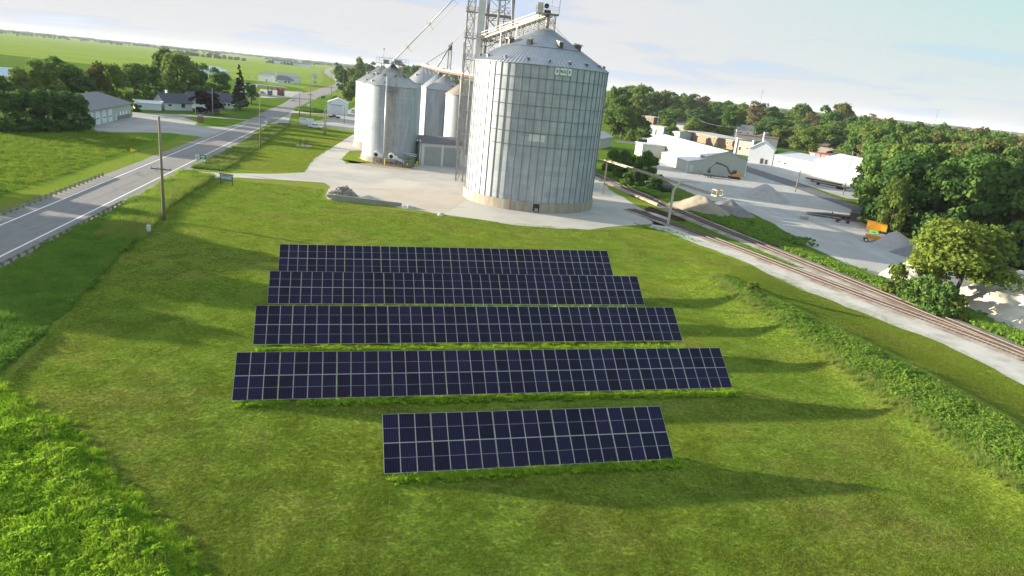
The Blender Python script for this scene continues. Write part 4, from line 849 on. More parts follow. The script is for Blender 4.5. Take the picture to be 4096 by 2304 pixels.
# ------------------------------------------------------------------ railcar loading conveyor on posts
lc = thing('loading_conveyor', 'long tan lattice conveyor boom on two posts reaching over the railway tracks', 'conveyor', (21.3, 180.0, 0))
base = Vector((21.3, 180.0, 0)); P1 = Vector((21.2, 181.9, 8.7))-base; P0 = Vector((14.0, 186.5, 8.7))-base; PE = Vector((38.4, 133.5, 8.7))-base
dd = (PE-P1).normalized(); sd = Vector((-dd.y, dd.x, 0)).normalized()
mt_ = mat('bleached timber steel', (0.42, 0.37, 0.29), (0.33, 0.29, 0.235), scale=.8, rough=.8)
for s_, nm in ((-.62, 'chord'), (.62, 'chord')):
    MB().bar(P1+sd*s_, PE+sd*s_, .3).build(nm, mt_, lc)
    MB().bar(P0+sd*s_*.6, P1+sd*s_, .25).build(nm, m_tanp, lc)
c = MB(); n = 34
for k in range(n):
    q = P1+(PE-P1)*(k/n); q2_ = P1+(PE-P1)*((k+1)/n); c.bar(q-sd*.62, q2_+sd*.62, .08); c.bar(q+sd*.62, q-sd*.62, .08)
c.build('cross_bracing', m_woodd, lc)
c = MB(); c.box(-.18, .18, -.18, .18, 0, 8.6); c.box(-.4, .4, -.4, .4, 0, .15); c.build('post', m_tanp, lc)
q = Vector((31.8, 144.6, 0))-base
c = MB(); e1 = q+Vector((.1, .3, 7.6)); e2 = q+Vector((1.5, .8, 9.5)); c.tube(q, e1, .27, 8); c.tube(e1, e2, .24, 8); c.tube(e2, e2+Vector((4.2, .8, 0)), .12, 6); c.build('bent_post', mat('pale post paint', (0.50, 0.45, 0.38), (0.42, 0.38, 0.33), scale=1, rough=.8), lc)
c = MB(); u_ = PE; 
for s_ in (-.7, .7): c.bar(u_+sd*s_, u_+sd*s_+Vector((0, 0, 1.1)), .14); c.bar(u_-dd*1.6+sd*s_, u_-dd*1.6+sd*s_+Vector((0, 0, 1.1)), .14); c.bar(u_+sd*s_+Vector((0, 0, 1.1)), u_-dd*1.6+sd*s_+Vector((0, 0, 1.1)), .14)
c.bar(u_-sd*.7+Vector((0, 0, 1.1)), u_+sd*.7+Vector((0, 0, 1.1)), .14); c.bar(u_-sd*.7, u_+sd*.7, .2); c.build('end_frame', m_tanp, lc)

# ------------------------------------------------------------------ solar field
m_cell = cellmat()
m_frame = mat('panel frame aluminium', (0.44, 0.46, 0.50), (0.38, 0.40, 0.44), scale=2, rough=0.35, metal=0.3)
PW, PL = 1.1354, 2.1528
def panel_mesh():
    b = MB(); w = PW/2-.012; l = PL/2-.012; f = .019
    b.box(-w+f, w-f, -l+f, l-f, -.012, 0.0, 1)
    for x0, x1, y0, y1 in ((-w, w, -l, -l+f), (-w, w, l-f, l), (-w, -w+f, -l+f, l-f), (w-f, w, -l+f, l-f)): b.box(x0, x1, y0, y1, -.035, .006, 0)
    b.box(-w+f, w-f, -.008, .008, -.006, .004, 0)
    return b.mesh('solar_panel', [m_frame, m_cell])
pm = panel_mesh()
ROWS = [(5, -28.8, 80.38, 1.02, 15.66, .86), (4, -26.17, 69.76, .70, 15.21, .76), (3, -23.43, 58.82, .53, 15.76, .43), (2, -20.92, 48.24, .24, 15.49, .37), (1, -7.26, 40.17, .30, 16.04, -.14)]
TILT = R(39.45); random.seed(8)
rlab = {1: 'short front row of dark solar panels, nearest the camera', 2: 'longest looking row of solar panels, just behind the short front row', 3: 'middle row of the five solar panel rows', 4: 'fourth row of solar panels counted from the front', 5: 'rearmost row of solar panels, nearest the silo'}
for k, x0, y0, z0, hd, sl_ in ROWS:
    n = 19 if k == 1 else 39
    root = thing('solar_array', rlab[k], 'solar array', (x0, y0, 0), R(hd), 'solar panel rows on the lawn')
    for i in range(n):
        grp = (i+1)//4; gx = (grp-(n+1)//8)*0.030
        for j in range(2):
            o = bpy.data.objects.new('solar_panel', pm); COL.objects.link(o); o.parent = root
            x = (i+.5)*PW; v = (j+.5)*PL; zz_ = z0+x*math.tan(R(sl_))
            o.matrix_local = Matrix.Translation((x+gx, v*math.cos(TILT), zz_+v*math.sin(TILT))) @ Matrix.Rotation(-R(sl_+random.gauss(0, .12)), 4, 'Y') @ Matrix.Rotation(TILT+R(random.gauss(0, .25)), 4, 'X')
    L = n*PW
    def gz(lx, ly):
        X = x0+lx*math.cos(R(hd))-ly*math.sin(R(hd)); Y = y0+lx*math.sin(R(hd))+ly*math.cos(R(hd)); return hz(X, Y)-.1
    for i in range(int(n/4)+1):
        lx = min(L-1.2, 1.6+i*4*PW); zz_ = z0+lx*math.tan(R(sl_)); ly = PL*math.cos(TILT); MB().bar((lx, ly, gz(lx, ly)), (lx, ly, zz_+PL*math.sin(TILT)-.1), .16).build('support_post', m_steel, root)
        MB().bar((lx, .3, zz_+.16), (lx, 2*PL*math.cos(TILT)-.3, zz_+2*PL*math.sin(TILT)-.35), .1).bar((lx, ly, .4+max(0, zz_-.5)), (lx, ly+1.1, zz_+PL*math.sin(TILT)+.7), .07).build('rafter', m_steel, root)
    for v in (.5, 1.6, 2.7, 3.8):
        MB().bar((0, v*math.cos(TILT)+.05, z0+v*math.sin(TILT)-.1), (L, v*math.cos(TILT)+.05, z0+v*math.sin(TILT)-.1+L*math.tan(R(sl_))), .06).build('purlin', m_steel, root)

# ------------------------------------------------------------------ poles
POLES = []
def pole(x, y, h, label, arms=(), lean=0.0, r=.20, group=None, name='utility_pole', m_=None, azi=0.0, transformer=False, lamp=False):
    p = thing(name, label, 'utility pole', (x, y, hz(x, y)), azi, group); POLES.append((x, y, h, label))
    MB().tube((0, 0, -.2), (lean*h, 0, h), r, 10, r*.62).build('pole', m_ or m_wood, p, smooth=True)
    for z, w in arms:
        c = MB(); c.box(-w/2, w/2, -.2, -.08, z-.08, z+.08)
        for q in (-w/2+.1, -w/6, w/6, w/2-.1): c.cyl((q, -.14), .05, .04, z+.08, z+.28, 6)
        c.build('cross_arm', m_woodd, p)
        MB().bar((-w*.32, -.14, z-.05), (0, -.14, z-.8), .05).bar((w*.32, -.14, z-.05), (0, -.14, z-.8), .05).build('arm_brace', m_steel, p)
    if transformer: MB().cyl((.35, 0), .25, .25, h*.62, h*.62+.9, 12).build('transformer', m_steel, p)
    if lamp: MB().bar((0, 0, h-.4), (-1.4, 0, h+.1), .06).box(-1.8, -1.2, -.15, .15, h, h+.15).build('lamp_head', m_steel, p)
    return p
pole(-55.85, 104.85, 16.0, 'tall weathered pole with a low cross arm standing on the lawn edge', [(8.0, 3.2)], r=.26)
g0 = at(1041, 596); pole(g0[0], g0[1], zat(*g0, 373), 'pole between the ditch grass and the park lawn, two cross arms', [(9.2, 3.4), (10.8, 2.6)])
g0 = at(1198, 489); pole(g0[0], g0[1], zat(*g0, 317), 'plain pole left of the white notice board across the side street')
g0 = at(1241, 478); pole(g0[0], g0[1], zat(*g0, 297), 'tallest pole behind the white notice board', [(11, 2.4)])
g0 = at(1325, 387); pole(g0[0], g0[1], zat(*g0, 285), 'pole beside the highway just past the white tank shed', [(12, 2.2)])
g0 = at(1376, 496); pole(g0[0], g0[1], zat(*g0, 421), 'short pole in front of the white shed door')
g0 = at(1296, 541); pole(g0[0], g0[1], zat(*g0, 437), 'left one of a twin pair of poles on the park lawn'); g0 = at(1302, 536); pole(g0[0], g0[1], zat(*g0, 428), 'right one of a twin pair of poles on the park lawn')
g0 = at(1373, 401); pole(g0[0], g0[1], zat(*g0, 279), 'far pole in the trees above the white shed roof', r=.14)
g0 = at(1349, 387); pole(g0[0], g0[1], zat(*g0, 345), 'short post beyond the white shed with a small cross arm', [(5, 2)], r=.1)
g0 = zpx(520, 320, 4.262, [(1412, 615)])[0]; pole(g0[0], g0[1], zat(*g0, 320+135/4.262), 'pale concrete looking pole in front of the purple leaved tree', m_=m_steel)
g0 = zpx(520, 320, 4.262, [(1120, 640)])[0]; pole(g0[0], g0[1], zat(*g0, 320+305/4.262), 'slim white flagpole by the red stone marker', m_=m_white, r=.07)
g0 = at(1005, 460); 
g0 = zpx(960, 220, 5.152, [(745, 700)])[0]; pole(g0[0], g0[1], zat(*g0, 262), 'thin mast beside the gas canopy', r=.12, m_=m_steel)
# right hand town
for px, py, ty, lb, arms in ((3180, 768, 670, 'leaning timber pole alone in the pale supply yard', []), (3372, 778, 606, 'brown pole standing at the edge of the woods by the truck yard', []), (3009, 591, 521, 'white topped pole rising behind the long metal roofs', [(8, 2)]),
                             (2933, 611, 507, 'dark pole at the end of the brown brick hall', [(11, 2.2)]), (2621, 556, 455, 'pale pole beside the white shop fronts', [(10, 2)]), (2740, 530, 455, 'pole in front of the brown brick hall', [(9, 2)]), (2988, 575, 498, 'pole with a wide cross arm between the white house and the brick hall', [(10, 3)]),
                             (3165, 596, 521, 'tall pale pole in front of the blue gabled house', [(11, 2.4)]), (3295, 560, 524, 'small pole in the trees behind the brown roof', []), (2684, 510, 437, 'pole beside the brown roofed shops', [(10, 2.2)]),
                             (2447, 538, 505, 'short pale post under the park trees', []), (2480, 560, 524, 'second short post in the park beside the picnic spot', [])):
    g0 = at(px, py); pole(g0[0], g0[1], max(3, zat(*g0, ty)), lb, arms, lean=(.04 if px == 3180 else 0))
def wires(name, label, pts, r=.05, offs=(-.9, 0, .9)):
    w = thing(name, label, 'power line', pts[0]); o0 = Vector(pts[0])
    for dz in offs:
        c = MB()
        for a, b in zip(pts[:-1], pts[1:]):
            a = Vector(a)-o0; b = Vector(b)-o0; s = Vector((-(b-a).y, (b-a).x, 0)).normalized()*dz; L = (b-a).length; pr = a+s
            for k in range(1, 11):
                f = k/10; q = a.lerp(b, f)+s-Vector((0, 0, L*.015*4*f*(1-f))); c.tube(pr, q, r, 4, cap=False); pr = q
        c.build('wire', m_steelr, w)
def ptop(word):
    x, y, h, _ = [p for p in POLES if word in p[3]][0]; return (x, y, h-.2)
wires('power_line', 'sagging wires strung from pole to pole across the town shops', [ptop('brown roofed shops'), ptop('in front of the brown brick hall'), ptop('end of the brown brick hall'), ptop('wide cross arm between'), ptop('tall pale pole')], .035)
wires('power_line', 'wires between the tall blue house pole and the pole at the edge of the wood', [ptop('tall pale pole'), ptop('small pole in the trees'), ptop('brown pole standing')], .03)
wires('power_line', 'thin wires along the highway from the tall lawn pole to the far poles', [(-55.85, 104.85, 15.8), ptop('two cross arms'), ptop('plain pole left'), ptop('tallest pole behind'), ptop('just past the white tank')], .022)
# street light in the woods and mast on the horizon side
g0 = at(3708, 640); p = thing('street_lamp', 'lamp with a round white globe poking out of the treetops', 'street lamp', (*g0, 0)); hh = zat(*g0, 575); MB().tube((0, 0, 0), (0, 0, hh), .22, 8, .18).build('pole', m_steel, p); MB().cyl((0, 0), .45, .75, hh, hh+.5, 14).cyl((0, 0), .75, .35, hh+.5, hh+1.1, 14).build('globe', m_white, p, smooth=True)

# wind turbines far off
def turbine(az_px, hub_px, blades, label):
    d = ray(*az_px); t = 2600/math.hypot(d.x, d.y); x, y = d.x*t, d.y*t; h = zat(x, y, hub_px)
    w = thing('wind_turbine', label, 'wind turbine', (x, y, 0), math.atan2(y, x)-math.pi/2)
    MB().cyl((0, 0), .8, .5, 0, h, 14).build('tower', m_steelr, w, smooth=True)
    MB().box(-1.2, 1.2, -4, 3, h, h+2.4).build('nacelle', m_white, w)
    for a in blades:
        q = Vector((math.cos(R(a)), 0, math.sin(R(a)))); MB().tube((0, -5, h+1.2), (q.x*27, -5, h+1.2+q.z*27), .4, 6, .12).build('blade', m_walk, w)
turbine((3740, 490), 434, (45, 165, 285), 'right hand wind turbine far off, one blade pointing up right')
turbine((3042, 410), 363, (90, 210, 330), 'smaller wind turbine far off behind the town trees')

# ------------------------------------------------------------------ buildings
def frame_of(A, B):
    return (A[0], A[1], 0), math.atan2(B[1]-A[1], B[0]-A[0]), math.hypot(B[0]-A[0], B[1]-A[1])
def gable(name, label, A, B, depth, eave, ridge, wallm, roofm, axis='x', over=.4, cat='building', group=None, wins=(), doors=(), base=None, hip=0.0, winm=None, frm=None):
    """front face runs from A to B (local x), body goes back along +y; ridge along local x or y"""
    loc, rz, L = frame_of(A, B); o = thing(name, label, cat, loc, rz, group); D = depth
    if axis == 'x':
        pr = [(0, 0, 0), (L, 0, 0), (L, D, 0), (0, D, 0), (0, 0, eave), (L, 0, eave), (L, D, eave), (0, D, eave), (0, D/2, ridge), (L, D/2, ridge)]
        if hip: pr[8] = (hip, D/2, eave+.01); pr[9] = (L-hip, D/2, eave+.01)
        MB().add(pr, [(0, 1, 5, 4), (1, 2, 6, 9, 5), (2, 3, 7, 6), (3, 0, 4, 8, 7)]).build('wall', wallm, o)
        s = (ridge-eave)/(D/2); t = .14
        if hip:
            e = [(-over, -over, eave-.02), (L+over, -over, eave-.02), (L+over, D+over, eave-.02), (-over, D+over, eave-.02)]; r = [(hip, D/2, ridge), (L-hip, D/2, ridge)]
            vs = e+r+[(x, y, z-t) for x, y, z in e]
            MB().add(vs, [(0, 1, 5, 4), (1, 2, 5), (2, 3, 4, 5), (3, 0, 4), (0, 6, 7, 1), (1, 7, 8, 2), (2, 8, 9, 3), (3, 9, 6, 0), (6, 9, 8, 7)]).build('roof', roofm, o)
        else:
            zo = eave-s*over
            P = [(-over, zo+.03), (D/2, ridge+.03), (D+over, zo+.03), (D+over, zo+.03+t), (D/2, ridge+.03+t), (-over, zo+.03+t)]
            vs = [(-over, y, z) for y, z in P]+[(L+over, y, z) for y, z in P]; n = 6
            MB().add(vs, [(i, (i+1) % n, n+(i+1) % n, n+i) for i in range(n)]+[(0, 5, 4, 1), (1, 4, 3, 2), (6, 7, 10, 11), (7, 8, 9, 10)]).build('roof', roofm, o)
    else:
        pr = [(0, 0, 0), (L, 0, 0), (L, D, 0), (0, D, 0), (0, 0, eave), (L, 0, eave), (L, D, eave), (0, D, eave), (L/2, 0, ridge), (L/2, D, ridge)]
        MB().add(pr, [(0, 1, 5, 8, 4), (1, 2, 6, 5), (2, 3, 7, 9, 6), (3, 0, 4, 7)]).build('wall', wallm, o)
        s = (ridge-eave)/(L/2); t = .14; zo = eave-s*over
        P = [(-over, zo+.03), (L/2, ridge+.03), (L+over, zo+.03), (L+over, zo+.03+t), (L/2, ridge+.03+t), (-over, zo+.03+t)]
        vs = [(x, -over, z) for x, z in P]+[(x, D+over, z) for x, z in P]; n = 6
        MB().add(vs, [(i, (i+1) % n, n+(i+1) % n, n+i) for i in range(n)]+[(0, 5, 4, 1), (1, 4, 3, 2), (6, 7, 10, 11), (7, 8, 9, 10)]).build('roof', roofm, o)
    fm = frm or m_white
    for w in wins:      # (x, z, w, h[, side])  side f=front, r=right, l=left
        window(o, w, L, D, fm, winm or m_glass)
    for d in doors: door(o, d, L, D, fm)
    return o
def place_on(side, L, D, x, z, w, h, off_, th):
    if side == 'f': return (x-w/2, x+w/2, -off_-th, -off_, z, z+h)
    if side == 'r': return (L+off_, L+off_+th, x-w/2, x+w/2, z, z+h)
    if side == 'l': return (-off_-th, -off_, x-w/2, x+w/2, z, z+h)
def window(o, w, L, D, fm, gm):
    x, z, ww, hh = w[:4]; sd_ = w[4] if len(w) > 4 else 'f'
    f = MB().box(*place_on(sd_, L, D, x, z-.1, ww+.24, hh+.2, .002, .05)).build('window', fm, o)
    MB().box(*place_on(sd_, L, D, x, z, ww, hh, .053, .02)).build('pane', gm, f)
def door(o, d, L, D, fm):
    x, w, h, m_, sd_ = d; c = MB(); c.box(*place_on(sd_, L, D, x, .02, w, h, .01, .06))
    b = c.build('garage_door' if w > 2 else 'door', m_, o)
    if w > 2:
        t = MB(); t.box(*place_on(sd_, L, D, x, h+.02, w+.3, .12, .01, .10)); t.box(*place_on(sd_, L, D, x-w/2-.08, 0, .14, h, .01, .10)); t.box(*place_on(sd_, L, D, x+w/2+.08, 0, .14, h, .01, .10)); t.build('door_trim', m_steelr, b)
    return b
m_dwhite = mat('white roll door', (0.60, 0.63, 0.68), (0.55, 0.58, 0.63), scale=.6, rough=.5)

# the fire station on the left: hip roof, four tall doors
fs = gable('fire_station', 'long grey green station with a hip roof and four tall white doors', (-134.2, 209.5), (-144.9, 253.0), 15, 4.9, 8.6, m_gsid, m_grroof, hip=9.0, over=.9, cat='station')
_, _, Lf = frame_of((-134.2, 209.5), (-144.9, 253.0))
# its front faces the lot on the right, so the doors go on the far side of the local frame
for x in (4.6, 10.6, 16.4, 22.2):
    dd_ = MB().box(x-1.9, x+1.9, -.1, -.01, .05, 4.2).build('garage_door', m_dwhite, fs)
    MB().box(x-1.3, x+1.3, -.13, -.1, 1.7, 1.95).build('door_windows', m_glass, dd_)
dd_ = MB().box(27.3, 28.6, -.09, -.01, .05, 2.4).build('door', m_dwhite, fs)
for x in (33, 36, 39.2): 
    w_ = MB().box(x-.7, x+.7, -.08, -.01, 1.4, 2.6).build('window', m_white, fs)
MB().box(29.5, 44.0, -.12, -.01, 0, 1.3).build('stone_base', m_chipsd, fs)
gable('cottage', 'low white outbuilding with a flat pitched roof beside the fire station', (-160.5, 283.5), (-152.5, 288.8), 9, 2.6, 3.5, m_wsid, m_wsid, over=.3, wins=[(1.8, .9, 1.2, .9)], cat='outbuilding')
hs = gable('long_house', 'long white house with a dark shingle roof behind the purple tree', (-153.2, 293.0), (-146.4, 303.0), 9.5, 3.4, 6.6, m_wsid, m_shingle, over=.6, wins=[(2.2, 1.7, 1.3, .8), (8.0, 1.2, 1.6, 1.6)], cat='house')
c = MB().box(3.6, 4.4, 5.2, 6.0, 5.6, 8.0); c.build('chimney', m_white, hs)
gable('house_wing', 'rear wing of the white house with its dark shingle roof seen over the purple tree', (-151.5, 316), (-146.2, 334.5), 9, 3.3, 7.0, m_wsid, m_shingle, over=.6, cat='house')
gable('porch_house', 'white end of the house with a screened porch beside the tall conifer', (-149.0, 333.4), (-142.8, 335.2), 11, 3.2, 6.6, m_wsid, m_shingle, axis='x', over=.5, wins=[(1.4, 1.3, 1.2, 1.0), (3.3, 1.3, 1.2, 1.0), (5.2, 1.3, 1.0, 1.0)], cat='house')
gable('metal_barn', 'grey metal barn with a gable end facing the highway, left of the small office', (-281.5, 727), (-262.4, 722), 46, 6.6, 9.4, m_wsid, m_walk, axis='y', over=.3, doors=[(9.5, 1.2, 2.3, m_steelr, 'f')], cat='barn')
gable('office', 'small white office with blue grey metal roof next to the metal barn', (-260, 720), (-246.0, 731.0), 15, 3.7, 7.6, m_wsid, m_grroof, hip=4.5, over=.7, wins=[(9.2, 1.0, 2.0, 1.7), (12.6, 1.0, 2.0, 1.7)], cat='office')
gable('machine_hall', 'pale round shouldered shed half hidden behind the big left hand tree', (-340, 690), (-312, 684), 30, 6.5, 10, m_wsid, m_whroof, axis='y', over=.3, cat='shed')
gable('farm_shed', 'blue roofed shed just showing over the trees at the far left edge', (-262, 318), (-245, 330), 16, 5, 8.5, m_wsid, m_bluegr, over=.4, cat='shed')
# far farmstead
for i, (ax_, dst, w, h) in enumerate([((1085, 228), 2600, 60, 16), ((1130, 232), 2600, 90, 12)]):
    d = ray(*ax_); t = dst/math.hypot(d.x, d.y); x, y = d.x*t, d.y*t
    gable('distant_barn', ['tiny far barn beside the farmstead trees on the horizon', 'longer tiny far barn of the horizon farmstead'][i], (x, y), (x+w, y+10), 25, h*.6, h, m_wsid, m_grroof, cat='barn')
# gas station: white canopy, pumps, red vending box
gs = gable('gas_station', 'white gas station building half hidden behind the roadside tree', (-196, 470), (-186, 474), 12, 5.2, 5.8, m_white, m_whroof, over=1.4, doors=[(8, 1.5, 3, m_glass, 'f')], cat='gas station')
g1 = zpx(960, 220, 5.152, [(618, 830)])[0]
cp = thing('fuel_canopy', 'flat pale green canopy on two legs over the fuel pump', 'canopy', (*g1, 0))
MB().box(-11, 11, -3.5, 3.5, 14.2-8.6, 15.0-8.6).build('roof', m_gsid, cp); MB().box(-1.6, -1.1, -.3, .3, 0, 5.6).build('leg', m_steel, cp); MB().box(1.1, 1.6, -.3, .3, 0, 5.6).build('leg', m_steel, cp); MB().box(-1.4, 1.4, -.8, .8, 0, 3.0).build('pump', m_steelr, cp)
g1 = zpx(960, 220, 5.152, [(842, 842)])[0]
vb = thing('red_kiosk', 'red kiosk box standing alone at the corner of the gas station lot', 'kiosk', (*g1, 0)); MB().box(-2.2, 2.2, -1, 1, 0, 6.6).build('cabinet', mat('kiosk brown', (.12, .09, .08), (.15, .11, .1)), vb); MB().box(-1.9, 1.9, -1.08, -1.0, 3.0, 6.3).build('face', m_red, vb); MB().box(-.7, .7, -1.12, -1.08, 4.0, 5.6).build('emblem', mat('pink emblem', (.7, .3, .35), (.65, .28, .33)), vb)
g1 = zpx(960, 220, 5.152, [(1545, 625)])[0]
sg = thing('round_sign', 'pale round sign on a post at the field edge beside the highway', 'sign', (*g1, 0)); MB().tube((0, -.2, 10.0), (0, .2, 10.0), 2.8, 20).build('disc', m_bluegr, sg); MB().box(-2.6, 2.6, -.2, .2, 2.0, 4.5).build('panel', m_bluegr, sg); MB().box(-.3, .3, -.2, .2, 0, 9).build('post', m_steel, sg)
# the white tent-roofed shed
tk = gable('white_shed', 'white gabled shed with one big roll door on the side street', at(1308, 455), at(1391, 462), 13, 5.9, 8.1, m_wsid, m_whroof, axis='y', over=.15, cat='shed')
_, _, Lt = frame_of(at(1308, 455), at(1391, 462))
dd_ = MB().box(Lt*.2, Lt*.72, -.05, -.002, 0, 4.7).build('roll_door', m_dwhite, tk); MB().box(Lt*.19, Lt*.73, -.12, -.05, 4.7, 4.95).build('door_header', m_steelr, dd_)
MB().box(Lt*.12, Lt*.14, -.2, -.02, 4.6, 6.2).build('vent_pipe', m_steelr, tk)

# long cream metal building with a lean-to on the right
A = Vector((67.0, 258.6)); B = Vector((83.0, 261.1)); dxy = (B-A).normalized(); dep = Vector((-dxy.y, dxy.x)); Lm = (B-A).length
mb = gable('metal_warehouse', 'long cream metal warehouse with a white roof and a lean-to along its left side', tuple(A), tuple(B), 70, 6.3, 8.8, m_siding, m_whroof, axis='y', over=.35, cat='warehouse')
c = MB(); a0, b0 = -6.9, .3; D1 = 29
c.add([(a0, 0.02, 0), (0, .02, 0), (0, D1, 0), (a0, D1, 0), (a0, .02, 3.9), (0, .02, 5.2), (0, D1, 5.2), (a0, D1, 3.9)], [(0, 1, 5, 4), (3, 7, 6, 2), (0, 4, 7, 3)]).build('lean_to_wall', m_siding, mb)
c = MB(); c.add([(a0-.3, -.3, 3.88), (-.02, -.3, 5.22), (-.02, D1+.3, 5.22), (a0-.3, D1+.3, 3.88), (a0-.3, -.3, 4.03), (-.02, -.3, 5.37), (-.02, D1+.3, 5.37), (a0-.3, D1+.3, 4.03)], [(0, 3, 2, 1), (4, 5, 6, 7), (0, 1, 5, 4), (1, 2, 6, 5), (2, 3, 7, 6), (3, 0, 4, 7)]).build('lean_to_roof', m_whroof, mb)
MB().box(-5.9, -4.6, -.06, .015, 0, 2.6).build('door', m_dwhite, mb)
MB().box(-.3, -.03, 3.0, 4.2, 5.7, 6.0).build('wall_vent', m_steelr, mb)
MB().box(Lm-.15, Lm+.1, -.1, .12, 0, 6.4).build('corner_trim', m_white, mb); MB().box(a0-.1, a0+.12, -.08, .1, 0, 3.9).build('corner_trim', m_white, mb)
MB().box(-10.5, -.25, 44, 54, 0, 5.4).build('side_annex', m_siding, mb); MB().box(-10.9, -.1, 43.7, 54.3, 5.4, 5.6).build('annex_roof', m_whroof, mb)

# park house behind the silo, brown brick hall and the shop fronts of the town
gable('grey_cottage', 'grey block cottage with a pale roof peeking out right of the silo', (33.0, 317), (40.6, 338), 9, 5.0, 6.9, mat('grey block', (.30, .31, .33), (.35, .36, .38), scale=1.2, rough=.9), m_walk, axis='x', over=.8, cat='house')
bh = gable('brick_hall', 'long brown brick hall with a flat roof and small square windows', (101.8, 470), (119.0, 400), 22, 5.2, 5.3, mat('brown brick', (.20, .13, .095), (.25, .165, .12), scale=1.5, rough=.9, aniso=(1, 1, 3)), m_walk, over=.15, wins=[(13, 2.6, 1.5, 1.4), (25, 2.6, 1.5, 1.4), (36, 2.6, 1.5, 1.4), (62, 2.6, 1.5, 1.4)], doors=[(50, 1.6, 2.8, m_walk, 'f')], cat='hall')
m_brickd = mat('dark red brick', (.15, .095, .08), (.20, .13, .11), scale=1.5, rough=.9); m_brickr = mat('red brick', (.28, .12, .09), (.33, .16, .12), scale=1.5, rough=.9)
m_stone = mat('grey rendered wall', (.36, .37, .38), (.30, .31, .32), scale=.8, rough=.9)
def town(px, py, wdt, dpt, h, rise, wm, rm, lb, cat='house', rz_=None, axis='x', wins=(), over=.3, doors=(), hip=0.0, name='house'):
    x, y = at(px, py); a = R(-62) if rz_ is None else R(rz_)
    return gable(name, lb, (x, y), (x+wdt*math.cos(a), y+wdt*math.sin(a)), dpt, h, h+rise, wm, rm, axis=axis, over=over, wins=wins, cat=cat, doors=doors, hip=hip)
town(2560, 505, 16, 14, 8.5, .3, m_brickd, m_walk, 'two storey dark brick shop with white framed upper windows', 'shop', -60, wins=[(3, 5.6, 1.2, 1.8), (7, 5.6, 1.2, 1.8), (11, 5.6, 1.2, 1.8)], name='brick_shop')
town(2593, 540, 14, 12, 6.4, .3, m_stone, m_walk, 'grey corner shop with a white cornice beside the park trees', 'shop', -58, wins=[(3, 1.0, 1.4, 3.2), (7, 1.0, 1.4, 3.2)], name='corner_shop')
town(2634, 545, 20, 10, 5.0, .3, mat('pale green wall', (.34, .42, .38), (.30, .38, .34)), m_walk, 'pale green low shop with a white mural panel', 'shop', -60, wins=[(4, .8, 4, 2.4)], name='green_shop')
town(2700, 550, 6, 8, 4.6, .2, m_white, m_walk, 'small white block at the left end of the brown brick hall', 'shop', -60, name='white_block')
town(2680, 522, 18, 12, 5.5, 2.6, m_stone, m_shingle, 'dark roofed house behind the low shops', rz_=-40)
town(2640, 482, 14, 12, 7.5, 4.5, m_siding, m_shingle, 'tall cream gabled house with a dark roof above the shops', rz_=-30, axis='x')
town(2720, 515, 14, 12, 5.0, 4.0, m_stone, m_grroof, 'grey gabled house left of the brick hall poles', rz_=-20, axis='y')
town(2940, 560, 12, 14, 8.0, 3.0, m_wsid, m_grroof, 'two storey white house hidden among the trees behind the brick hall', rz_=-10, wins=[(3, 4.5, 1.1, 1.5), (8, 4.5, 1.1, 1.5)])
town(2945, 573, 26, 16, 6.0, .4, m_stone, mat('dull red roof', (.22, .08, .07), (.26, .11, .09)), 'white walled store with a dull red flat roof', 'store', -18, name='store')
town(3030, 575, 14, 12, 4.6, 3.4, m_bluegr, m_grroof, 'small pale house with a dark gable beyond the store', rz_=-10, axis='y')
town(3110, 583, 13, 16, 6.6, 4.6, m_bluegr, m_shingle, 'pale blue gabled house with a dark roof and an upstairs window', rz_=-5, axis='y', wins=[(4.5, 5.4, 1.2, 1.8), (8.5, 1.2, 1.2, 1.8)])
town(3165, 588, 12, 12, 4.6, 3.4, m_bluegr, m_brsh, 'low blue house joined to the right of the gabled one', rz_=-5)
town(3225, 605, 44, 30, 5.0, 4.6, mat('pinkish wall', (.50, .40, .36), (.45, .36, .33)), m_brsh, 'wide brown hip roofed hall behind the white truck sheds', 'hall', -30, hip=12, over=1.2, name='roofed_hall')
# grey stone mill and the white truck sheds
gm = gable('grey_mill', 'old grey block building with white corner piers left of the white truck shed', (111.5, 375), (118.5, 369), 14, 7.4, 7.6, mat('stained render', (.40, .39, .38), (.33, .31, .30), scale=.6, rough=.95), m_shingle, over=.1, cat='building', wins=[(2.4, 2.4, 1.2, 1.6), (6.6, 3.4, 1.0, .8)])
MB().box(-.5, .5, -.4, .6, 0, 8.6).build('corner_pier', m_white, gm); MB().box(8.7, 9.5, -.4, .6, 0, 8.4).build('corner_pier', m_white, gm)
ts = gable('truck_shed', 'white shed with a peaked front gable and brick rear roof', (104.5, 329), (114.8, 325), 16, 6.6, 10.2, m_wsid, m_whroof, axis='y', over=.3, cat='shed')
MB().box(5.6, 7.0, -.06, -.002, .2, 2.6).build('arched_door', m_dark, ts); MB().box(7.8, 8.8, -.06, -.002, .2, 2.3).build('arched_window', m_dark, ts)
MB().tube((5, 3, 10), (5, 3, 14.5), .3, 8).build('flue', m_white, ts)
t2 = gable('white_workshop', 'low white workshop with a wide roll door between the two truck sheds', (115.2, 325), (124.0, 300), 19, 5.0, 7.0, mat('shade toned white wall', (0.33, 0.36, 0.41), (0.29, 0.32, 0.37), scale=.8), mat('blue grey roof sheets', (0.34, 0.37, 0.44), (0.29, 0.32, 0.385), scale=.4, rough=.6), over=.3, cat='workshop', wins=[(4, 1.8, 1.2, 1.0), (8.2, 1.6, 1.6, 1.0)])  # white wall in shade: the shade is put into its blue grey colour
dd_ = MB().box(12, 18.2, -.06, -.002, 0, 4.1).build('roll_door', m_wsid, t2); MB().box(11.8, 18.4, -.12, -.06, 4.1, 4.3).build('door_header', m_steelr, dd_)
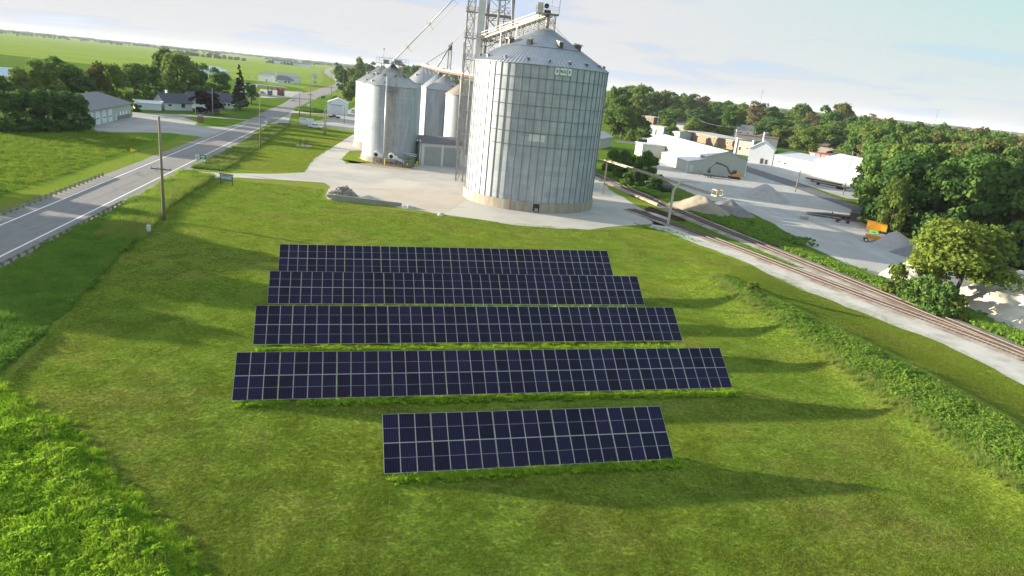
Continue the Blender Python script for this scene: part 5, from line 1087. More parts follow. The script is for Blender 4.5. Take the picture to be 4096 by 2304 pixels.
MB().box(8, 10.5, 13, 14.2, 6.2, 7.6).build('roof_hatch', m_white, t2); MB().box(18, 20.5, 13, 14.2, 6.2, 7.6).build('roof_hatch', m_white, t2)
MB().box(-.2, 28, 19.2, 34, 0, 7.4).build('brick_rear', m_brickr, t2); MB().box(-.5, 28.3, 19.0, 34.4, 7.4, 7.6).build('rear_roof', mat('dark red roof', (.13, .05, .06), (.17, .07, .075)), t2)
bw = gable('big_white_shed', 'largest white shed at the road, its blank bright gable half hidden by trees', (122.8, 297.5), (131.0, 268), 24, 6.2, 9.6, m_white, m_wsid, axis='x', over=.3, cat='shed')
MB().box(-.3, 30.8, -.42, -.30, 5.95, 6.12).build('gutter', m_steelr, bw); MB().box(24.5, 25.7, -.05, -.002, 0, 2.3).build('door', m_dwhite, bw)
MB().box(30.65, 30.75, 0, .12, 0, 6.2).build('corner_trim', m_steelr, bw)
for i in range(2):
    q = at(3225+i*22, 722+i*12); f = thing('flatbed_trailer', ['long empty flatbed trailer parked under the big white shed', 'second flatbed trailer with timber deck in front of the other'][i], 'trailer', (*q, 0), R(-58))
    MB().box(0, 15, -1.2, 1.2, 1.0, 1.25).build('deck', m_woodd if i == 0 else m_wood, f); MB().box(0, 15, -.5, .5, .7, 1.0).build('chassis', m_dark, f)
    for x in (11.5, 12.9): MB().tube((x, -1.2, .5), (x, 1.2, .5), .5, 14).build('wheels', m_black, f)
    MB().box(2.6, 2.8, -.8, .8, 0, .8).build('landing_gear', m_dark, f)

# ------------------------------------------------------------------ signs
def post_sign(px, py, ty, rz, label, build, posts=1, w=.8):
    g_ = at(px, py); h = zat(*g_, ty); s_ = thing('road_sign', label, 'sign', (*g_, 0), rz)
    if posts == 1: MB().box(-.05, .05, .02, .1, 0, h).build('post', m_steel, s_)
    build(s_, h); return s_
def b45(s_, h):
    p = MB().box(-.42, .42, -.03, .015, h-1.1, h).build('face', m_white, s_); text_mesh('SPEED', .2, m_black, 'lettering', p, Matrix.Translation((0, -.04, h-.25)) @ Matrix.Rotation(R(90), 4, 'X')); text_mesh('45', .58, m_black, 'lettering', p, Matrix.Translation((0, -.04, h-.72)) @ Matrix.Rotation(R(90), 4, 'X'))
post_sign(791, 660, 618, R(14), 'white 45 speed limit sign beside the green town sign', b45)
def bgreen(s_, h):
    p = MB().box(-.72, .72, -.03, .015, h-.95, h).build('face', m_sgreen, s_); MB().box(-.45, .40, -.045, -.031, h-.48, h-.26).build('name_line', m_white, p); MB().box(-.12, .22, -.045, -.031, h-.80, h-.66).build('number_line', m_white, p)
    MB().box(-.45, -.08, -.03, .015, h-1.5, h-1.02).build('small_plate', m_white, s_); MB().box(.1, .5, -.03, .015, h-1.5, h-1.02).build('small_plate', m_white, s_)
post_sign(813, 676, 620, R(14), 'green town name sign with two small white plates under it', bgreen)
def bpen(s_, h):
    MB().prism([(-.55, h), (-.55, h-.95), (.85, h-.5)], -.03, .015).build('face', m_syel, s_)
post_sign(535, 645, 592, R(20), 'yellow pennant shaped no passing sign left of the highway', bpen)
def bill(s_, h):
    p = MB().prism([(-.35, h), (.3, h-.05), (.5, h-.45), (.45, h-1.2), (-.45, h-1.15), (-.3, h-.6), (-.5, h-.35)], -.03, .015).build('face', m_white, s_); MB().box(-.3, .3, -.045, -.031, h-.95, h-.75).build('number_marks', m_steelr, p)
post_sign(1064, 521, 482, R(14), 'white state shaped route sign in the ditch grass beyond the pole', bill)
def bwb(s_, h):
    s_p = MB().box(-3.2, 3.2, -.05, .05, h-2.4, h-.1).build('board', m_wsid, s_); MB().box(-2.6, -.4, -.07, -.051, h-.8, h-.6).build('writing_line', m_steelr, s_p); MB().box(-.3, .4, -.07, -.051, h-1.5, h-1.3).build('writing_line', m_steelr, s_p); MB().box(-2.6, -2.4, -.05, .05, 0, h-2.4).build('leg', m_wood, s_); MB().box(2.4, 2.6, -.05, .05, 0, h-2.4).build('leg', m_wood, s_)
post_sign(1226, 495, 471, R(-4), 'white notice board on two legs on the side street verge', bwb, posts=2)
def bws(s_, h): MB().box(-.9, .9, -.03, .015, h-1.3, h).build('face', m_white, s_)
post_sign(1235, 440, 415, R(10), 'white panel sign in the verge beside the tall pole', bws)
def bgs(s_, h): MB().box(-1.5, 1.5, -.03, .015, h-1.5, h).build('face', m_sgreen, s_)
post_sign(1293, 402, 384, R(10), 'small far green road sign at the highway verge', bgs)
post_sign(1316, 388, 372, R(10), 'small far white sign pair just past the far green sign', bws)
wb = thing('information_board', 'framed information board on two posts with a blue and green picture at the yard entrance', 'sign', (*at(883, 737), 0), math.atan2(at(918, 742)[1]-at(883, 737)[1], at(918, 742)[0]-at(883, 737)[0]))
Lw = 2.7; p = MB().box(.05, Lw-.05, -.04, .04, .85, 2.15).build('picture_panel', mat('picture sky', (.42, .52, .58), (.28, .34, .44), scale=2.2, rough=.5), wb)
MB().box(.05, Lw-.05, -.05, -.041, .85, 1.2).build('green_band', mat('picture green', (.06, .13, .08), (.09, .18, .10), scale=4, rough=.5), p); MB().box(.5, 1.9, -.05, -.041, 1.85, 1.98).build('title_line', m_steelr, p)
MB().box(-.09, .05, -.09, .09, 0, 2.2).build('post', m_woodd, wb); MB().box(Lw-.05, Lw+.09, -.09, .09, 0, 2.2).build('post', m_woodd, wb); MB().box(-.25, Lw+.25, -.16, .16, 2.2, 2.34).build('cap', m_woodd, wb)
# small things on the lawn
mm_ = thing('utility_pedestal', 'pale green cable pedestal leaning beside a white marker at the tall pole', 'utility box', (*at(596, 938), 0), .3); MB().box(-.25, .25, -.2, .2, .5, 1.4).build('housing', m_bluegr, mm_); MB().bar((-.3, 0, 0), (.1, 0, .9), .1).build('stake', m_white, mm_)
pe = thing('play_structure', 'small cluster of dark posts on a mulch bed in the park lawn', 'posts', (*at(1215, 585), 0)); 
MB().cyl((0, 0), 2.6, 2.5, 0.06, .14, 20).build('mulch_bed', m_dirt, pe)
for i, (x, y, h) in enumerate(((-1.3, .3, 2.4), (-.8, -.4, 2.0), (.8, -.2, 2.6), (1.3, .3, 2.2), (.1, .5, 1.4))): MB().bar((x, y, 0), (x, y, h), .16).build('post', m_woodd, pe)
MB().bar((-1.3, .3, 1.2), (1.3, .3, 1.0), .08).build('rail', m_woodd, pe)
sm = thing('stone_marker', 'red brown stone marker with a pale top at the station driveway', 'marker', (*zpx(520, 320, 4.262, [(1205, 728)])[0], 0)); MB().box(-.9, .9, -.5, .5, 0, 2.3).build('block', mat('red granite', (.16, .08, .06), (.22, .13, .10), scale=3), sm); MB().box(-.6, .6, -.4, .4, 2.3, 2.9).build('cap', m_walk, sm)
sj = thing('driveway_culvert', 'long red wagon frame lying on the grass by the white house', 'wagon', (*zpx(520, 320, 4.262, [(1170, 545)])[0], 0), -.2); MB().box(-2.5, 2.5, -.6, .6, .5, .9).build('bed', m_rust, sj)
for x in (-1.8, 1.8): MB().tube((x, -.7, .4), (x, .7, .4), .4, 12).build('wheel', m_black, sj)
sj.name = 'farm_wagon'
# guard rails
def guard(name, label, s0, s1, w, posts, mp):
    a = off(s0, w); g_ = thing(name, label, 'guard rail', (*a, 0), math.atan2(U.y, U.x)); L = s1-s0
    c = MB(); pr = [(-.04, .45), (.04, .50), (-.02, .58), (.04, .66), (-.04, .72)]
    for i in range(4): c.add([(0, pr[i][0], pr[i][1]), (L, pr[i][0], pr[i][1]), (L, pr[i+1][0], pr[i+1][1]), (0, pr[i+1][0], pr[i+1][1]), (0, pr[i][0]-.02, pr[i][1]), (L, pr[i][0]-.02, pr[i][1]), (L, pr[i+1][0]-.02, pr[i+1][1]), (0, pr[i+1][0]-.02, pr[i+1][1])], [(0, 1, 2, 3), (4, 7, 6, 5)])
    c.build('rail', m_steel, g_)
    n = int(L/1.9)
    sgn = -1 if w > 0 else 1
    for k in range(min(n, 95)+1): MB().box(k*1.9-.09, k*1.9+.09, .06*sgn if sgn > 0 else -.30, .30 if sgn > 0 else -.06, 0, .8).build('post', mp, g_)
guard('guard_rail', 'guard rail with timber posts on the near shoulder of the highway', -60, 19.5, 5.9, 1, m_wood)
guard('guard_rail', 'guard rail along the far shoulder of the highway', -60, 44.5, -5.9, 1, m_wood)

# ------------------------------------------------------------------ vehicles
def car(name, label, loc, rz, paint, kind='suv', group=None):
    v = thing(name, label, {'pickup': 'pickup truck', 'suv': 'car', 'van': 'van'}[kind], (*loc, 0), rz, group)
    if kind == 'pickup':
        body = [(-2.8, .5), (-2.8, 1.0), (-.45, 1.08), (-.4, 1.12), (1.0, 1.12), (2.5, 1.02), (2.75, .85), (2.75, .45), (2.3, .38), (-2.4, .38)]; cab = [(-.5, 1.12), (-.35, 1.75), (.55, 1.8), (1.25, 1.12)]
        bedz = MB().box(-2.7, -.5, -.75, .75, 1.0, 1.12)
    else:
        body = [(-2.3, .45), (-2.35, 1.0), (1.0, 1.08), (2.2, .95), (2.35, .7), (2.35, .42), (1.9, .35), (-1.9, .35)]; cab = [(-2.2, 1.05), (-1.95, 1.62), (.35, 1.66), (1.15, 1.07)]
    W_ = .92; MB().prism(body, -W_, W_).build('body', paint, v)
    c = MB(); n = len(cab); vs = [(x, -W_*(.98 if z < 1.3 else .78), z) for x, z in cab]+[(x, W_*(.98 if z < 1.3 else .78), z) for x, z in cab]; c.add(vs, [(i, (i+1) % n, n+(i+1) % n, n+i) for i in range(n)]+[tuple(range(n-1, -1, -1)), tuple(range(n, 2*n))]); c.build('cabin', m_glass, v)
    zt = max(z for x, z in cab); xs_ = [x for x, z in cab if z > 1.3]
    MB().box(min(xs_)-.03, max(xs_)+.03, -W_*.79, W_*.79, zt-.02, zt+.05).build('roof', paint, v)
    for x in (min(xs_)-.02, sum(xs_)/2, max(xs_)): 
        for s_ in (-1, 1): MB().bar((x, s_*W_*.80, zt), (x, s_*W_*.985, 1.1), .07).build('pillar', paint, v)
    for x in ((-1.75, 1.75) if kind == 'pickup' else (-1.45, 1.5)):
        for s_ in (-1, 1):
            w_ = MB().tube((x, s_*W_*.82, .38), (x, s_*W_*1.02, .38), .38, 16).build('wheel', m_black, v); MB().tube((x, s_*W_*1.02, .38), (x, s_*W_*1.04, .38), .2, 12).build('rim', m_steel, w_)
    fx = max(x for x, z in body)
    for s_ in (-1, 1):
        MB().box(fx-.04, fx+.02, s_*.6-.16, s_*.6+.16, .7, .85).build('headlight', m_white, v)
        MB().box(-fx-.02, -fx+.1, s_*.72-.1, s_*.72+.1, .75, .95).build('tail_light', m_red, v)
    MB().box(fx-.02, fx+.03, -.42, .42, .5, .8).build('grille', m_dark, v)
    return v
hw = math.atan2(U.y, U.x)
car('pickup_truck', 'white pickup parked on the grass beside the twin poles', at(1262, 513), R(172), m_carw, 'pickup')
car('oncoming_car', 'white car driving towards the camera on the highway, the nearer one', at(1171, 404), hw+math.pi-.05, m_carw)
car('distant_car', 'pale car on the far bend of the highway', at(1344, 319), hw+.5, m_carg)
car('parked_pickup', 'grey and maroon pickup parked right of the white shed', at(1412, 452), R(95), m_carg, 'pickup')
car('dark_pickup', 'dark red pickup parked in front of the white shed door', at(1338, 473), R(175), m_card, 'pickup')
car('parked_car', 'silver car parked at the gas station door', zpx(960, 220, 5.152, [(460, 800)])[0], R(60), m_carg)
car('distant_van', 'white van parked on the track beyond the tall conifer', zpx(960, 220, 5.152, [(215, 488)])[0], R(10), m_carw)
car('parked_car', 'dark red car parked behind the white block by the brick hall', at(2718, 552), R(-60), m_card)
for i, (px, py) in enumerate(((2585, 533), (2560, 536), (2655, 548))):
    car('street_car', ['white car under the park trees at the corner shop', 'dark car on the main street at the park', 'grey car at the green shop front'][i], at(px, py), R(-20), (m_carw, m_card, m_carg)[i])

# excavator and its trailer
ex_ = thing('excavator', 'black and yellow excavator with folded boom in front of the cream warehouse', 'excavator', (*at(2935, 716), 0), R(172))
for s_ in (-1, 1):
    t = MB().prism([(-2.0, .15), (-2.15, .45), (-1.9, .8), (1.9, .8), (2.15, .45), (2.0, .15), (1.7, 0), (-1.7, 0)], s_*1.15-.28, s_*1.15+.28).build('track', m_black, ex_)
MB().box(-1.2, 1.2, -.9, .9, .5, .95).build('undercarriage', m_dark, ex_)
MB().prism([(-2.2, 1.0), (-2.2, 1.9), (-1.4, 2.05), (.4, 1.95), (1.3, 1.3), (1.3, 1.0)], -1.25, 1.25).build('body', m_orange, ex_)
MB().prism([(-.4, 1.4), (-.4, 3.1), (.9, 3.1), (1.25, 2.4), (1.25, 1.4)], .2, 1.2).build('cab', m_glass, ex_)
MB().box(-.45, .95, .15, 1.25, 3.08, 3.2).build('cab_roof', m_dark, ex_)
c = MB(); bm_ = [(1.2, -.2, 1.6), (3.0, -.2, 3.9), (4.6, -.2, 4.5)]; c.path(bm_, .28, 6); c.tube((1.9, -.2, 1.7), (3.0, -.2, 3.4), .1, 6); c.build('boom', m_dark, ex_)
c = MB(); c.path([(4.6, -.2, 4.5), (7.4, -.2, 4.9), (9.2, -.2, 2.4)], .22, 6); c.tube((4.8, -.2, 4.9), (7.2, -.2, 5.3), .09, 6); c.build('arm', m_dark, ex_)
MB().prism([(8.8, 2.5), (9.6, 2.2), (9.7, 1.4), (9.0, .9), (8.4, 1.4)], -.7, .4).build('bucket', m_dark, ex_)
tr = thing('equipment_trailer', 'low black equipment trailer hitched beside the excavator', 'trailer', (*at(2855, 712), 0), R(172))
MB().box(-4.0, 3.6, -1.1, 1.1, .7, .85).box(-4.0, 3.6, -1.15, -1.05, .55, .95).box(-4.0, 3.6, 1.05, 1.15, .55, .95).build('deck', m_dark, tr)
for x in (.8, 1.8):
    for s_ in (-1, 1):
        w_ = MB().tube((x, s_*1.05, .45), (x, s_*1.3, .45), .45, 16).build('wheel', m_black, tr); MB().tube((x, s_*1.3, .45), (x, s_*1.32, .45), .26, 12).build('rim', m_white, tr if False else w_)
MB().prism([(3.6, .85), (5.8, 2.0), (5.8, 1.9), (3.6, .6)], -1.0, -.3).prism([(3.6, .85), (5.8, 2.0), (5.8, 1.9), (3.6, .6)], .3, 1.0).build('ramp', m_dark, tr); MB().bar((-4, .8, .7), (-6, 0, .6), .14).bar((-4, -.8, .7), (-6, 0, .6), .14).build('drawbar', m_dark, tr)
pb = thing('pallet_stack', 'flat grey planks lying by the warehouse door', 'planks', (*at(2776, 694), 0), R(-6)); MB().box(-2.4, 2.4, -.5, .5, 0, .2).box(-2.2, 2.6, -1.6, -.9, 0, .15).build('planks', m_wood, pb)
# tanks, steel pile, stone heaps
heap('sand_pile', 'long tan sand pile under the conveyor boom beside the tracks', 44.2, 168.0, 11.0, 5.6, 4.0, m_sand, rz=R(-55), rough=.35, fr=.35, rng=3)
heap('stone_pile', 'darker stone end of the pile beyond the conveyor tip', 51.8, 171.0, 7.2, 5.2, 3.3, m_chipsd, rz=R(-40), rough=.35, fr=.5, rng=4)
heap('stone_pile', 'wide grey cone of stone chips in the middle of the supply yard', 72.0, 205.0, 7.5, 7.5, 4.3, m_chips, rough=.2, fr=.5, rng=6)
heap('stone_pile', 'pale stone chip cone beside the yellow spreader', 81.5, 147.0, 5.0, 4.6, 3.4, m_chips, rough=.2, fr=.5, rng=7)
heap('stone_pile', 'dark stone chip cone right of the pale one near the woods', 82.5, 138.5, 6.0, 4.2, 2.6, m_chipsd, rough=.3, fr=.5, rng=9)
heap('lime_pile', 'big ridged white lime pile behind the lone lit tree', 80.0, 104.0, 13, 10, 6.2, m_lime, rz=.6, rough=1.2, fr=.3, rng=10)
heap('lime_pile', 'white lime pile left of the lone tree trunk', 71.0, 116.0, 8, 6.0, 4.6, m_lime, rz=.2, rough=.8, fr=.4, rng=11)
heap('lime_pile', 'long white lime bank running out of the right edge of the picture', 85.0, 90.0, 14, 9, 5.0, m_lime, rz=-.3, rough=1.0, fr=.3, rng=12)
for i, (px, py, l) in enumerate(((2604, 752, 3.4), (2627, 757, 2.4), (2657, 766, 3.6))):
    x, y = at(px, py); q = thing('steel_tank', ['dark rectangular steel tank left of the row beside the bushes', 'small dark steel box between the two tanks', 'dark round steel drum at the right end of the tank row'][i], 'tank', (x, y, 0), R(8))
    if i < 2: MB().box(-l/2, l/2, -1.2, 1.2, 0, 1.7).box(-l/2-.1, l/2+.1, -1.3, 1.3, 1.7, 1.85).build('tank_body', m_dark, q); MB().box(-l/2+.3, l/2-.3, -.9, .9, 1.86, 1.9).build('lid', m_steelr, q)
    else: MB().tube((-l/2, 0, 1.1), (l/2, 0, 1.1), 1.1, 20).build('drum', m_dark, q); MB().torus((0, 0, 0), 0.01, .01, 4, 3).build('band', m_dark, q) if False else None
random.seed(21)
sp = thing('rail_steel_pile', 'stack of dark rusty rails lying between the tracks and the gravel apron', 'steel pile', (33.4, 156.6, 0), math.atan2(-11.2, 5.4))
c = MB()
for i in range(46):
    y = random.uniform(-1.1, 1.1); z = random.uniform(.1, .9)*(1-abs(y)/1.6); x = random.uniform(-.8, .8); c.bar((x-6, y, z), (x+6, y+random.uniform(-.2, .2), z), .15)
c.build('rails', mat('dark rusted rail', (.07, .035, .03), (.12, .06, .045), scale=2, rough=.9), sp)
sp = thing('pipe_row', 'row of pinkish rusty pipes laid along the main track', 'pipes', (31.0, 176.5, 0), math.atan2(-17.0, 5.2))
MB().tube((-7, 0, .45), (9, 0, .45), .3, 10).tube((-6, .7, .45), (8, .7, .45), .3, 10).build('pipes', mat('pinkish rust pipe', (.42, .28, .22), (.50, .38, .30), scale=1.2, rough=.85), sp)
for nm, px, py, lb in (('concrete_block', 2806, 848, 'pale concrete block on the verge below the sand pile'), ('concrete_block', 3216, 880-3, 'lone pale stone on the verge of the yard')):
    x, y = at(px, py); q = thing(nm, lb, 'block', (x, y, 0), .4); MB().box(-1.0, 1.0, -.5, .5, 0, .8).build('block', m_walk, q)
# spreader, yellow hopper, green tank, black trailer, red machines
q = thing('belt_spreader', 'low orange yellow trailer machine with white hubs, nearest of the yellow machines', 'machine', (*at(3507, 972), 0), R(-22)); q.scale = (.82, .82, .82)
MB().prism([(-3.2, 1.0), (-3.0, 2.0), (2.9, 1.7), (3.0, 1.0)], -.9, .9).build('body', m_orange, q); MB().box(-.2, 3.2, -1.25, -.95, .15, 1.1).box(-.2, 3.2, .95, 1.25, .15, 1.1).build('skirt', m_dark, q)
for x in (-2.8, .3):
    w_ = MB().tube((x, -1.3, .55), (x, -.95, .55), .55, 16).build('wheel', m_black, q); MB().tube((x, -1.33, .55), (x, -1.3, .55), .3, 12).build('hub', m_white, w_)
MB().tube((-2.8, .95, .55), (-2.8, 1.3, .55), .55, 16).build('wheel', m_black, q)
q = thing('yellow_hopper', 'big orange yellow hopper box tipped against the tree edge', 'hopper', (*at(3505, 932), 0), R(-28)); q.scale = (.72, .72, .85)
MB().prism([(-3.2, .6), (-3.4, 3.0), (2.6, 2.7), (3.0, 1.9), (2.6, .6)], -.3, 2.6).build('box', m_orange, q); MB().box(1.2, 2.7, -.8, -.3, .8, 2.4).build('chute', m_syel, q); MB().tube((1.0, -.9, .5), (1.0, -.5, .5), .4, 14).build('wheel', m_black, q)
q = thing('green_tank', 'small bright green tank under the yellow hopper', 'tank', (*at(3493, 938), 0), R(-28)); q.scale = (.75, .75, .7); c = MB(); c.prism([(-1.3, .3), (-1.3, 1.0), (-1.0, 1.3), (1.1, 1.3), (1.3, .9), (1.3, .3)], -.5, .5).build('tank_body', m_lgreen, q); MB().box(-.6, .6, -.53, -.5, .7, 1.0).build('filler_caps', m_dark, q)
q = thing('black_trailer', 'long low black trailer lying by the grass at the yard edge', 'trailer', (*at(3330, 872), 0), R(-20)); MB().prism([(-6.5, .5), (-1.5, 1.1), (5.5, 1.3), (5.5, .5)], -1.2, 1.2).build('bed', m_dark, q); MB().box(4.0, 6.0, -.9, .9, 1.3, 2.3).build('winch_box', m_dark, q)
for x in (2.5, 3.7): MB().tube((x, -1.3, .5), (x, 1.3, .5), .5, 14).build('axle_wheels', m_black, q)
q = thing('rusty_implement', 'rusty orange implement frame in front of the black trailer', 'implement', (*at(3375, 892), 0), R(-14)); MB().bar((-3, 0, .8), (3.4, 0, 1.0), .3).bar((3.4, 0, 1.0), (5.2, .3, 4.0), .35).bar((-3, 0, .8), (-3.1, .4, 2.4), .2).bar((-1, -.8, .6), (-1, .8, .6), .25).bar((1, -.8, .6), (1, .8, .6), .25).build('frame', m_rust, q); MB().tube((-1.6, -.6, .4), (-1.6, .6, .4), .4, 12).tube((.8, -.6, .4), (.8, .6, .4), .4, 12).build('rollers', m_dark, q)
q = thing('red_machine', 'red machine half hidden in the crown of the lone lit tree', 'machine', (*at(3795, 1075), 0), .3); MB().prism([(-1.8, .6), (-1.8, 2.6), (.2, 2.8), (1.8, 1.8), (1.8, .6)], -1, 1).build('body', m_red, q); MB().tube((-1, -1.2, .6), (-1, 1.2, .6), .6, 14).tube((1.2, -1.2, .5), (1.2, 1.2, .5), .5, 14).build('wheels', m_black, q)
q = thing('park_trailer', 'dark box trailer on the park lawn left of the warehouse', 'trailer', (*at(2568, 580), 0), 0.1); MB().box(-2.6, 2.6, -1.2, 1.2, .8, 3.0).build('box', m_card, q); MB().tube((0, -1.2, .5), (0, 1.2, .5), .5, 12).build('wheels', m_black, q)

# ------------------------------------------------------------------ trees
lf_oak = leafmat('oak leaves', (0.052, 0.112, 0.030), (0.160, 0.228, 0.052))
lf_mid = leafmat('maple leaves', (0.045, 0.112, 0.032), (0.125, 0.215, 0.050))
lf_dark = leafmat('dark leaves', (0.034, 0.085, 0.030), (0.088, 0.165, 0.042))
lf_olive = leafmat('olive leaves', (0.075, 0.090, 0.028), (0.140, 0.150, 0.045))
lf_brown = leafmat('budding brown crown', (0.13, 0.105, 0.060), (0.19, 0.165, 0.085))
lf_conif = leafmat('conifer needles', (0.020, 0.042, 0.020), (0.038, 0.066, 0.028), trans=.1)
lf_purp = leafmat('purple leaves', (0.016, 0.008, 0.016), (0.032, 0.016, 0.026), trans=.1)
lf_red = leafmat('red brown leaves', (0.10, 0.035, 0.03), (0.14, 0.06, 0.045), trans=.2)
lf_lit = leafmat('bright leaves', (0.085, 0.148, 0.028), (0.185, 0.245, 0.046), fine=1.2)
def leaf_quads(rs, lobes, n, size, flat=1.0, droop=0.3):
    """n little two-triangle leaf sprays on and inside the lobes; returns verts, faces"""
    L = np.array(lobes); wt = L[:, 3]**2; wt = wt/wt.sum(); idx = rs.choice(len(L), n, p=wt)
    d = rs.normal(size=(n, 3)); d /= np.linalg.norm(d, axis=1)[:, None]
    d[:, 2] = np.where((d[:, 2] < -.35), -d[:, 2]*.6, d[:, 2])
    rad = L[idx, 3]*(1-rs.random(n)**2.2*.45)
    rad *= 1+.16*np.sin(d[:, 0]*7+idx)*np.cos(d[:, 1]*6+idx*2)
    p = L[idx, :3]+d*rad[:, None]*np.array([1, 1, flat])
    nrm_ = d+rs.normal(size=(n, 3))*.55; nrm_ /= np.linalg.norm(nrm_, axis=1)[:, None]
    t = np.cross(nrm_, rs.normal(size=(n, 3))); t /= np.linalg.norm(t, axis=1)[:, None]; u = np.cross(nrm_, t)
    s = size*(.55+rs.random(n)*.9)
    a = p-t*s[:, None]*.5-u*s[:, None]*.35; b = p+t*s[:, None]*.5-u*s[:, None]*.35+nrm_*s[:, None]*.12; c = p+t*s[:, None]*.42+u*s[:, None]*.42-nrm_*s[:, None]*droop*.5; e = p-t*s[:, None]*.38+u*s[:, None]*.5
    v = np.stack([a, b, c, e], 1).reshape(-1, 3)
    return v
def quads_mesh(name, v, m):
    n = len(v)//4; me = bpy.data.meshes.new(name); me.vertices.add(len(v)); me.vertices.foreach_set('co', v.astype(np.float32).ravel())
    me.loops.add(n*4); me.loops.foreach_set('vertex_index', np.arange(n*4, dtype=np.int32)); me.polygons.add(n); me.polygons.foreach_set('loop_start', np.arange(0, n*4, 4, dtype=np.int32))
    me.update(calc_edges=True); me.materials.append(m); return me
def trunk_mesh(rs, h, r, limbs, name='trunk'):
    b = MB(); k = Vector((rs.normal()*.3, rs.normal()*.3, h*.42)); b.tube((0, 0, -.3), k, r, 8, r*.72, cap=False); top = Vector((k.x*1.5, k.y*1.5, h*.8)); b.tube(k, top, r*.72, 7, r*.2)
    for (x, y, z, q) in limbs:
        st = k+(top-k)*rs.uniform(0, .5)*.8; mid = st.lerp(Vector((x, y, z)), .5)+Vector((0, 0, .3)); b.tube(st-Vector((0, 0, .3)), mid, r*.42, 6, r*.25); b.tube(mid, (x, y, z), r*.25, 5, r*.08)
    return b.mesh(name, m_bark)
def broad(seed, h, w, nl, leaves, size, m, low=.25):
    rs = np.random.RandomState(seed); lobes = [(0, 0, h*.62, w*.30)]
    for i in range(nl):
        a = 2*math.pi*i/nl*2.4+rs.uniform(-.4, .4); f = rs.uniform(.35, 1.0); zz_ = low+(1-low)*(rs.random()**.8)
        e = math.sqrt(max(.05, 1-((zz_-low)/(1-low)*1.05-.40)**2*1.7)); q = w/2*e*.72*f
        lobes.append((math.cos(a)*q, math.sin(a)*q, h*zz_*.90, w*rs.uniform(.10, .20)))
    if low < .05:
        for i in range(14):
            a = 2*math.pi*i/14; lobes.append((math.cos(a)*w*.34, math.sin(a)*w*.34, h*rs.uniform(.06, .2), w*rs.uniform(.13, .18)))
    lobes = [(x, y, min(z, h-r_*.8), r_) for x, y, z, r_ in lobes]
    v = leaf_quads(rs, lobes, leaves, size, .85)
    return quads_mesh('crown', v, m), trunk_mesh(rs, h*.75, max(.16, h*.024), [lobes[i] for i in range(1, min(7, len(lobes)))])
def conifer(seed, h, w, leaves, size, m):
    rs = np.random.RandomState(seed); lobes = []
    for k in range(26):
        f = k/26; rr = w/2*(1-f)**.85*rs.uniform(.75, 1.1)
        for j in range(max(2, int(6*(1-f)+2))):
            a = rs.uniform(0, 6.28); lobes.append((math.cos(a)*rr*.6, math.sin(a)*rr*.6, h*(.08+.9*f), max(.35, rr*.38)))
    return quads_mesh('crown', leaf_quads(rs, lobes, leaves, size, .45, .8), m), trunk_mesh(rs, h*1.1, h*.018, [])
PROT = {}
def proto(kind):
    if kind in PROT: return PROT[kind]
    D = dict(oak=lambda: broad(1, 14, 13, 30, 6500, .52, lf_oak, low=.10), oak2=lambda: broad(2, 15, 12, 34, 6500, .50, lf_oak, low=.08), maple=lambda: broad(3, 13, 11, 28, 6200, .50, lf_mid, low=.08), maple2=lambda: broad(4, 16, 11, 34, 6800, .52, lf_mid, low=.08),
             dark=lambda: broad(5, 12, 11, 30, 6500, .50, lf_dark, low=-.02), dark2=lambda: broad(6, 14, 10, 32, 6500, .52, lf_dark, low=.0), olive=lambda: broad(7, 14, 12, 22, 4600, .60, lf_olive), brown=lambda: broad(8, 15, 11, 18, 2600, .42, lf_brown),
             conif=lambda: conifer(9, 19, 7.5, 6500, .55, lf_conif), purple=lambda: broad(10, 8, 8, 24, 4500, .45, lf_purp, low=.08), redt=lambda: broad(11, 8, 7, 14, 3000, .45, lf_red), small=lambda: broad(12, 8, 5, 14, 3400, .42, lf_mid),
             lit=lambda: broad(13, 12.5, 13, 60, 15000, .34, lf_lit, low=.26), bush=lambda: broad(14, 4.5, 5, 16, 3600, .34, lf_mid, low=.02), bushl=lambda: broad(15, 5, 5, 16, 4200, .30, lf_lit, low=.02), bushd=lambda: broad(16, 5, 6, 18, 3600, .38, lf_dark, low=.02))
    PROT[kind] = D[kind](); return PROT[kind]
HT = dict(oak=14, oak2=15, maple=13, maple2=16, dark=12, dark2=14, olive=14, brown=15, conif=19, purple=8, redt=8, small=8, lit=12.5, bush=4.5, bushl=5, bushd=5)
WT = dict(oak=13, oak2=12, maple=11, maple2=11, dark=11, dark2=10, olive=12, brown=11, conif=7.5, purple=8, redt=7, small=5, lit=13, bush=5, bushl=5, bushd=6)
rnd = random.Random(77)
def tree(kind, x, y, h, label, w=None, group=None, name=None, cat=None):
    cm_, tm_ = proto(kind); nm = name or {'conif': 'conifer_tree', 'bush': 'bush', 'bushl': 'bush', 'bushd': 'bush'}.get(kind, 'broadleaf_tree')
    t = thing(nm, label, cat or ('bush' if 'bush' in nm else 'tree'), (x, y, hz(x, y)), rnd.uniform(0, 6.28), group)
    s = h/HT[kind]; sw = (w/WT[kind]) if w else s*rnd.uniform(.92, 1.12); t.scale = (sw, sw, s)
    c = bpy.data.objects.new('crown', cm_); COL.objects.link(c); c.parent = t
    k = bpy.data.objects.new('trunk', tm_); COL.objects.link(k); k.parent = t
    return t
def treep(kind, bx, by, ty, label, wp=None, **k):
    """base at P-pixel (bx,by), top at row ty, crown width wp in P pixels"""
    x, y = atp(bx, by); h = max(2.0, zat(x, y, ty*KP)*1.07); w = None
    if wp: w = wp*KP/F4*math.hypot(x, y)*1.02
    return tree(kind, x, y, h, label, w, **k)
